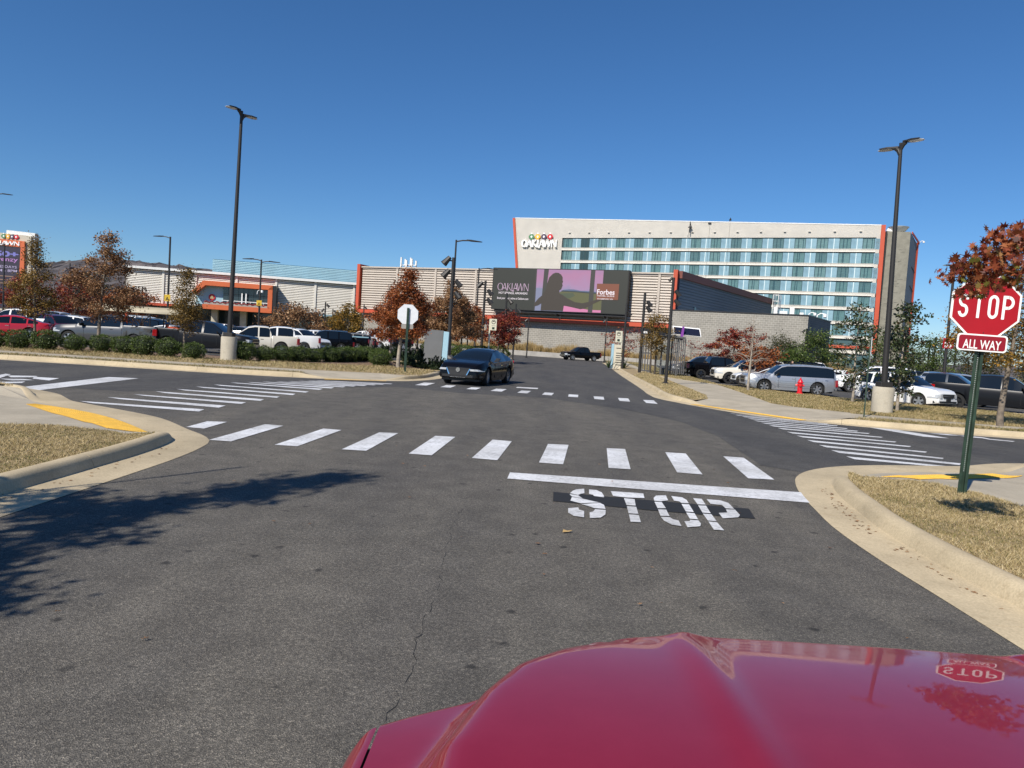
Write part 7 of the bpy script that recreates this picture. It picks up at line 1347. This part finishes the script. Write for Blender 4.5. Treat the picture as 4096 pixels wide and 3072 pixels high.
# junipers round the monument sign and the dark hedge behind
JM = []
for s in (1, 2, 3):
    rng = np.random.default_rng(100 + s); cs_ = []; 
    for k in range(26):
        a = rng.uniform(0, 6.28); e = rng.uniform(0.15, 1.2); L_ = rng.uniform(0.45, 1.0); t = rng.random((120, 1)) ** 0.8; d = np.array([math.cos(a) * math.cos(e), math.sin(a) * math.cos(e), math.sin(e) * 0.8]); cs_.append(d * L_ * t + rng.normal(0, 0.05, (120, 3)) * (1.1 - t))
    C = np.concatenate(cs_); C[:, 2] = np.abs(C[:, 2]); o = leaves('foliage', C, None, 0.085, np.clip(rng.normal(0.5, 0.22, len(C)), 0, 1), 'leaf_juniper', None, rng, 0.35); JM.append(o.data); bpy.data.objects.remove(o)
JP = [(-5.379, 36.702), (-4.711, 35.204), (-4.122, 34.386), (-3.648, 34.032), (-4.176, 42.783), (-6.668, 47.799), (-5.889, 47.365), (-5.170, 46.817), (-5.699, 57.341), (-6.601, 73.651), (-7.783, 93.130), (-8.760, 47.043), (-8.386, 48.301), (-10.447, 51.522), (-7.869, 50.039)]
JL = ['at the foot of the octagonal sign post', 'second from the octagonal sign post', 'in front of the monument sign middle', 'nearest the black sedan', 'at the right foot of the monument sign', 'behind the octagonal sign post', 'at the left foot of the monument sign', 'against the monument sign front', 'between the monument sign and the thick mast', 'right of the thick mast', 'far right of the thick mast', 'left behind the pale trunk', 'right behind the pale trunk', 'at the far end of the clipped hedge', 'between the pale trunk and the octagonal sign']
for i, p in enumerate(JP):
    r = empty('juniper', (p[0], p[1] + 0.4, 0.13), i * 1.3, 'spreading dark green juniper ' + JL[i], 'shrub', 'junipers on the left island'); s = hb.uniform(0.95, 1.3) if i < 5 else hb.uniform(1.0, 1.5); r.scale = (s, s, s); link(bpy.data.objects.new('foliage', JM[i % 3]), r)
GP = [(-1.6, 62, 'by the red trees'), (-2.6, 57, 'left of the red trees'), (-3.6, 52, 'behind the bus stop sign'), (-6.5, 70, 'behind the brown trees'), (-8.5, 74, 'farthest left behind the brown trees')]
for i, (xx, yy, wt_) in enumerate(GP):
    r = empty('hedge_bush', (xx, yy, 0.13), i, 'low dark green bush ' + wt_, 'bush', 'low bushes by the road ahead'); r.scale = (2.4, 1.6, 1.5); link(bpy.data.objects.new('foliage', BM[i % 4]), r)
# yucca tufts by the guide board
for i, (q, lb) in enumerate((((7.991, 60.000), 'spiky green tuft left of the guide board'), ((9.432, 61.000), 'spiky green tuft right of the guide board'))):
    b = MB()
    for k in range(22): a = k * 2.4; e = 0.4 + 0.9 * ((k * 37) % 22) / 22; d = Vector((math.cos(a) * math.cos(e), math.sin(a) * math.cos(e), math.sin(e))); s_ = Vector((-math.sin(a), math.cos(a), 0)) * 0.05; b.add([s_, -s_, d * 1.15 + s_ * 0.1], [(0, 1, 2)])
    o = b.build('yucca', 'leaf_plain' if 'leaf_plain' in MATS or mat('leaf_plain', (0.04, 0.07, 0.02), 0.5) else 'trim'); o.location = (q[0], q[1], 0.12); tag(o, lb, 'plant')
# tall ornamental grass behind the retaining wall
rng = np.random.default_rng(77); V = []; Tn = []
path = np.array([(-20, 114), (-3, 110.2), (8, 105.8), (17, 101.3), (25, 96.3), (42, 88.8)], float); seg = np.linalg.norm(np.diff(path, axis=0), axis=1); cum = np.concatenate([[0], np.cumsum(seg)])
nt_ = 430
for i in range(nt_):
    s = rng.uniform(0, cum[-1]); x = np.interp(s, cum, path[:, 0]); y = np.interp(s, cum, path[:, 1]) + rng.uniform(-0.6, 2.6); hgt = rng.uniform(1.0, 1.9) * (0.85 + 0.25 * math.sin(s * 0.9)); n = 60; a = rng.uniform(0, 6.28, n); r = rng.uniform(0.15, 0.75, n); z = hgt * rng.uniform(0.6, 1.0, n); w_ = rng.uniform(0.03, 0.06, n)
    b0 = np.stack([x + 0.15 * np.cos(a) - w_, y + 0.15 * np.sin(a), np.full(n, 0.4)], 1); b1 = b0 + np.stack([2 * w_, 0 * a, 0 * a], 1); tp = np.stack([x + r * np.cos(a), y + r * np.sin(a), 0.5 + z], 1); V.append(np.stack([b0, b1, tp], 1).reshape(-1, 3)); Tn.append(np.repeat(np.clip(rng.normal(0.55, 0.2, n) - 0.3 * (rng.random() < 0.12), 0, 1), 3))
V = np.concatenate(V); o = np_obj('ornamental_grass', V, np.arange(len(V)).reshape(-1, 3), 'straw', attr=np.concatenate(Tn)); tag(o, 'tall straw-coloured ornamental grass behind the retaining wall', 'grass', kind='stuff')
sheet('planting_bed', [(-20, 112.2), (-3, 108.8), (8, 104.4), (17, 99.9), (25, 94.9), (42, 87.4), (46, 93), (23, 106), (-20, 122)], 0.55, 'mulch')
# driving-range net poles far right
np_ = [(92.058, 160.000, 8.447), (93.310, 160.000, 9.130), (97.972, 160.000, 8.547), (82.068, 160.000, 8.857)]
NL = ['left of the pair beside the hotel tower', 'tallest of the pair beside the hotel tower', 'right of the B5 lamp post', 'in front of the hotel tower foot']
for i, q in enumerate(np_):
    o = one('net_pole', 'bronze', None, lambda b: b.tube([(0, 0, 0), (0, 0, q[2])], 0.22, 8)); o.location = (q[0], q[1], 0); tag(o, 'far dark net pole ' + NL[i], 'pole', 'far net poles')
def cable(a, b_, sag): return [tuple(Vector(a).lerp(Vector(b_), k / 8) - Vector((0, 0, sag * 4 * (k / 8) * (1 - k / 8)))) for k in range(9)]
for i, (p, q) in enumerate(((3, 0), (0, 1), (1, 2))):
    o = one('net_cable', 'bronze', None, lambda b: b.tube(cable((np_[p][0], 160, np_[p][2] - 0.4), (np_[q][0], 160, np_[q][2] - 0.4), 2.2), 0.05, 5)); tag(o, ['slack cable crossing the hotel tower foot', 'slack cable between the paired net poles', 'slack cable running right to the B5 lamp post'][i], 'cable')
# dead leaves lying in the gutters and on the asphalt
rng = np.random.default_rng(21); C = []
for k in range(90):
    y = rng.uniform(4.2, 9.2); x = np.interp(y, [4.9, 6.1, 7.1, 7.8, 8.6, 9.3], [3.55, 3.6, 3.68, 3.82, 4.0, 4.2]) - abs(rng.normal(0, 0.09)); C.append((x, y, 0.018))
for k in range(26): C.append((np.interp(rng.random(), [0, 1], [-4.35, -4.2]) + rng.normal(0, 0.06), rng.uniform(6, 9.3), 0.018))
for k in range(40): C.append((rng.uniform(-3.5, 3.3), rng.uniform(3.5, 11), 0.012))
o = oak_leaves('fallen_leaves', np.array(C), 0.05, np.clip(rng.normal(0.5, 0.2, len(C)), 0, 0.8), 'leaf_brown', None, rng)
v_ = np.empty(len(o.data.vertices) * 3, np.float32); o.data.vertices.foreach_get('co', v_); v_ = v_.reshape(-1, 3); v_[:, 2] = 0.014 + np.abs(v_[:, 2] - 0.014) * 0.35; o.data.vertices.foreach_set('co', v_.ravel()); o.data.update()
tag(o, 'scattered dead leaves in the gutters', 'leaves', kind='stuff')
sc_ = one('leaf_scrap', 'curb_leaf' if 'curb_leaf' in MATS or mat('curb_leaf', (0.40, 0.27, 0.11), 0.8) else 'trim', None, lambda b: b.prism([(0, 0, 0), (0.06, 0.01, 0.004), (0.09, 0.045, 0.01), (0.045, 0.04, 0.004), (0.01, 0.05, 0.01)], (0, 0, 0.003))); p_ = (0.583, 6.208); sc_.location = (p_[0] - 0.06, p_[1] - 0.03, 0.012); tag(sc_, 'pale scrap lying on the asphalt below the painted word', 'litter')

# ------------------------------------------------------------------ the red car the picture is taken from (front body)
m, t, p = _new('hood_red'); p.inputs['Base Color'].default_value = (0.27, 0.002, 0.012, 1); p.inputs['Metallic'].default_value = 0.2; p.inputs['Roughness'].default_value = 0.38; p.inputs['Coat Weight'].default_value = 0.8; p.inputs['Coat Roughness'].default_value = 0.02; p.inputs['Coat IOR'].default_value = 1.5; MATS['hood_red'] = m
tc = t.nodes.new('ShaderNodeTexCoord').outputs['Object']; n_ = noise(t, tc, 9, 8, 0.8); r_ = ramp(t, [(0.42, (0.27, 0.002, 0.012)), (0.75, (0.30, 0.007, 0.020))]); t.links.new(n_.outputs[0], r_.inputs[0]); t.links.new(r_.outputs[0], p.inputs['Base Color'])
nd = noise(t, tc, 3.0, 9, 0.75); rd = ramp(t, [(0.45, (0.012,) * 3), (0.7, (0.11,) * 3)]); t.links.new(nd.outputs[0], rd.inputs[0]); t.links.new(rd.outputs[0], p.inputs['Coat Roughness'])
rc = empty('red_car', (0.80, 0.0, 0.0), 0, 'glossy red car bonnet and wing in the foreground', 'car')
FE = [(0, 1.55), (0.38, 1.55), (0.55, 1.515), (0.66, 1.465), (0.75, 1.40), (0.83, 1.345), (0.95, 1.29), (1.02, 1.25)]
SE_ = [(0.0, 0.905), (0.7, 0.90), (1.05, 0.885), (1.24, 0.83), (1.36, 0.775), (1.44, 0.70), (1.50, 0.61), (1.56, 0.46), (1.62, 0.30)]
def front_y(cx): return interp(FE, abs(cx))
def hood_z(cx, y):
    a = abs(cx); yy = max(y, 0) / 1.55; z = 1.063 - 0.026 * yy - 0.034 * yy ** 6 - 0.020 * (a / 0.9) ** 2
    z += 0.010 * math.exp(-((a - 0.385 - 0.02 * (1.55 - y)) / 0.038) ** 2) * max(0, min(1, (y - 0.5) / 0.9))
    ed = interp(SE_, y); s = 1 / (1 + math.exp(-max(-40, min(40, (a - ed) / 0.012)))); z -= 0.078 * s
    if a > ed: z -= 0.10 * (a - ed)
    return z
def hood(b):
    nx, ny = 160, 70; V = []
    for i in range(nx + 1):
        cx = -1.0 + 2.0 * i / nx; fy = front_y(cx)
        for j in range(ny + 1):
            y = 0.02 + (fy - 0.02) * j / ny; V.append((cx, y, hood_z(cx, y)))
        for k in range(1, 9):
            a_ = k / 8 * 1.5; V.append((cx, fy + 0.045 * math.sin(a_), hood_z(cx, fy) - 0.045 * (1 - math.cos(a_)) - 0.05 * (k / 8) ** 3))
    m_ = ny + 9
    b.add(V, [(i * m_ + j, (i + 1) * m_ + j, (i + 1) * m_ + j + 1, i * m_ + j + 1) for i in range(nx) for j in range(m_ - 1)])
one('bonnet', 'hood_red', rc, hood, smooth=60)
def fender(b, s):
    nx, ny = 14, 40; V = []
    for i in range(nx + 1):
        u = i / nx; a = 1.006 + 0.05 * min(1, u / 0.6); dz = 0 if u < 0.6 else (u - 0.6) / 0.4 * 0.5
        for j in range(ny + 1):
            fy = front_y(1.0) + 0.01 - 0.2 * u * u; y = -0.6 + (fy + 0.6) * j / ny
            z0 = hood_z(1.0, max(y, 0.0)) - 0.004; z = z0 - 0.03 * min(1, u / 0.6) ** 2 - dz; V.append((s * (a - 0.03 * (max(0, y - 0.6) / 0.8) ** 2 * u), y, z))
    m_ = ny + 1; b.add(V, [(i * m_ + j, (i + 1) * m_ + j, (i + 1) * m_ + j + 1, i * m_ + j + 1) for i in range(nx) for j in range(ny)])
for s in (1, -1): one('wing', 'hood_red', rc, lambda b: fender(b, s), smooth=60)
for s in (1, -1): one('bonnet_gap', 'black', rc, lambda b: b.add([(s * (0.99 + 0.025 * k), 0.0 + y, hood_z(1.0, y) - 0.02) for y in (0.02, 0.4, 0.8, 1.1, 1.22) for k in (0, 1)], [(2 * i, 2 * i + 1, 2 * i + 3, 2 * i + 2) for i in range(4)]))
one('front_bumper', 'hood_red', rc, lambda b: b.add([(cx, front_y(cx) + dy, z) for cx in [-1.02 + 0.102 * i for i in range(21)] for dy, z in ((-0.02, 0.88), (0.05, 0.84), (0.09, 0.7), (0.09, 0.45), (-0.05, 0.25))], [(i * 5 + j, (i + 1) * 5 + j, (i + 1) * 5 + j + 1, i * 5 + j + 1) for i in range(20) for j in range(4)]), smooth=50)
one('engine_bay', 'black', rc, lambda b: b.box(-0.9, 0.9, -0.6, 1.15, 0.35, 0.85))
for s in (1, -1):
    w_ = empty('wheel'); w_.parent = rc; w_.location = (s * 0.90, 0.55, 0.36); w_.rotation_euler = (0, 0, R(-90) if s > 0 else R(90)); tm, rm, hm = wheel_meshes(0.36, 'five')
    link(bpy.data.objects.new('tyre', tm), w_); r_ = link(bpy.data.objects.new('rim', rm), w_); setmat(r_, 'alloy')
    one('headlight', 'lamp_clear', rc, lambda b: b.prism([(s * 0.6, 1.48, 0.82), (s * 0.98, 1.27, 0.84), (s * 0.98, 1.27, 0.72), (s * 0.6, 1.5, 0.72)], (0, 0.05, 0)))

for s in (1, -1): one('side_panel', 'hood_red', rc, lambda b: b.prism([(s * 1.03, -0.62, 0.34), (s * 1.06, -0.62, 0.75), (s * 1.04, -0.62, 1.0), (s * 0.98, -0.62, 1.01), (s * 0.98, -0.62, 0.34)], (0, -3.3, 0)), smooth=40)
one('tail_panel', 'hood_red', rc, lambda b: b.box(-1.02, 1.02, -3.98, -3.9, 0.36, 1.0)); one('cabin_floor', 'black', rc, lambda b: b.box(-0.97, 0.97, -3.88, -0.62, 0.4, 0.62)); one('cowl', 'black', rc, lambda b: b.box(-0.98, 0.98, -0.25, 0.02, 0.85, 1.02))
for s in (1, -1):
    w_ = empty('wheel'); w_.parent = rc; w_.location = (s * 0.95, -2.6, 0.36); w_.rotation_euler = (0, 0, R(-90) if s > 0 else R(90)); link(bpy.data.objects.new('tyre', tm), w_); r_ = link(bpy.data.objects.new('rim', rm), w_); setmat(r_, 'alloy')
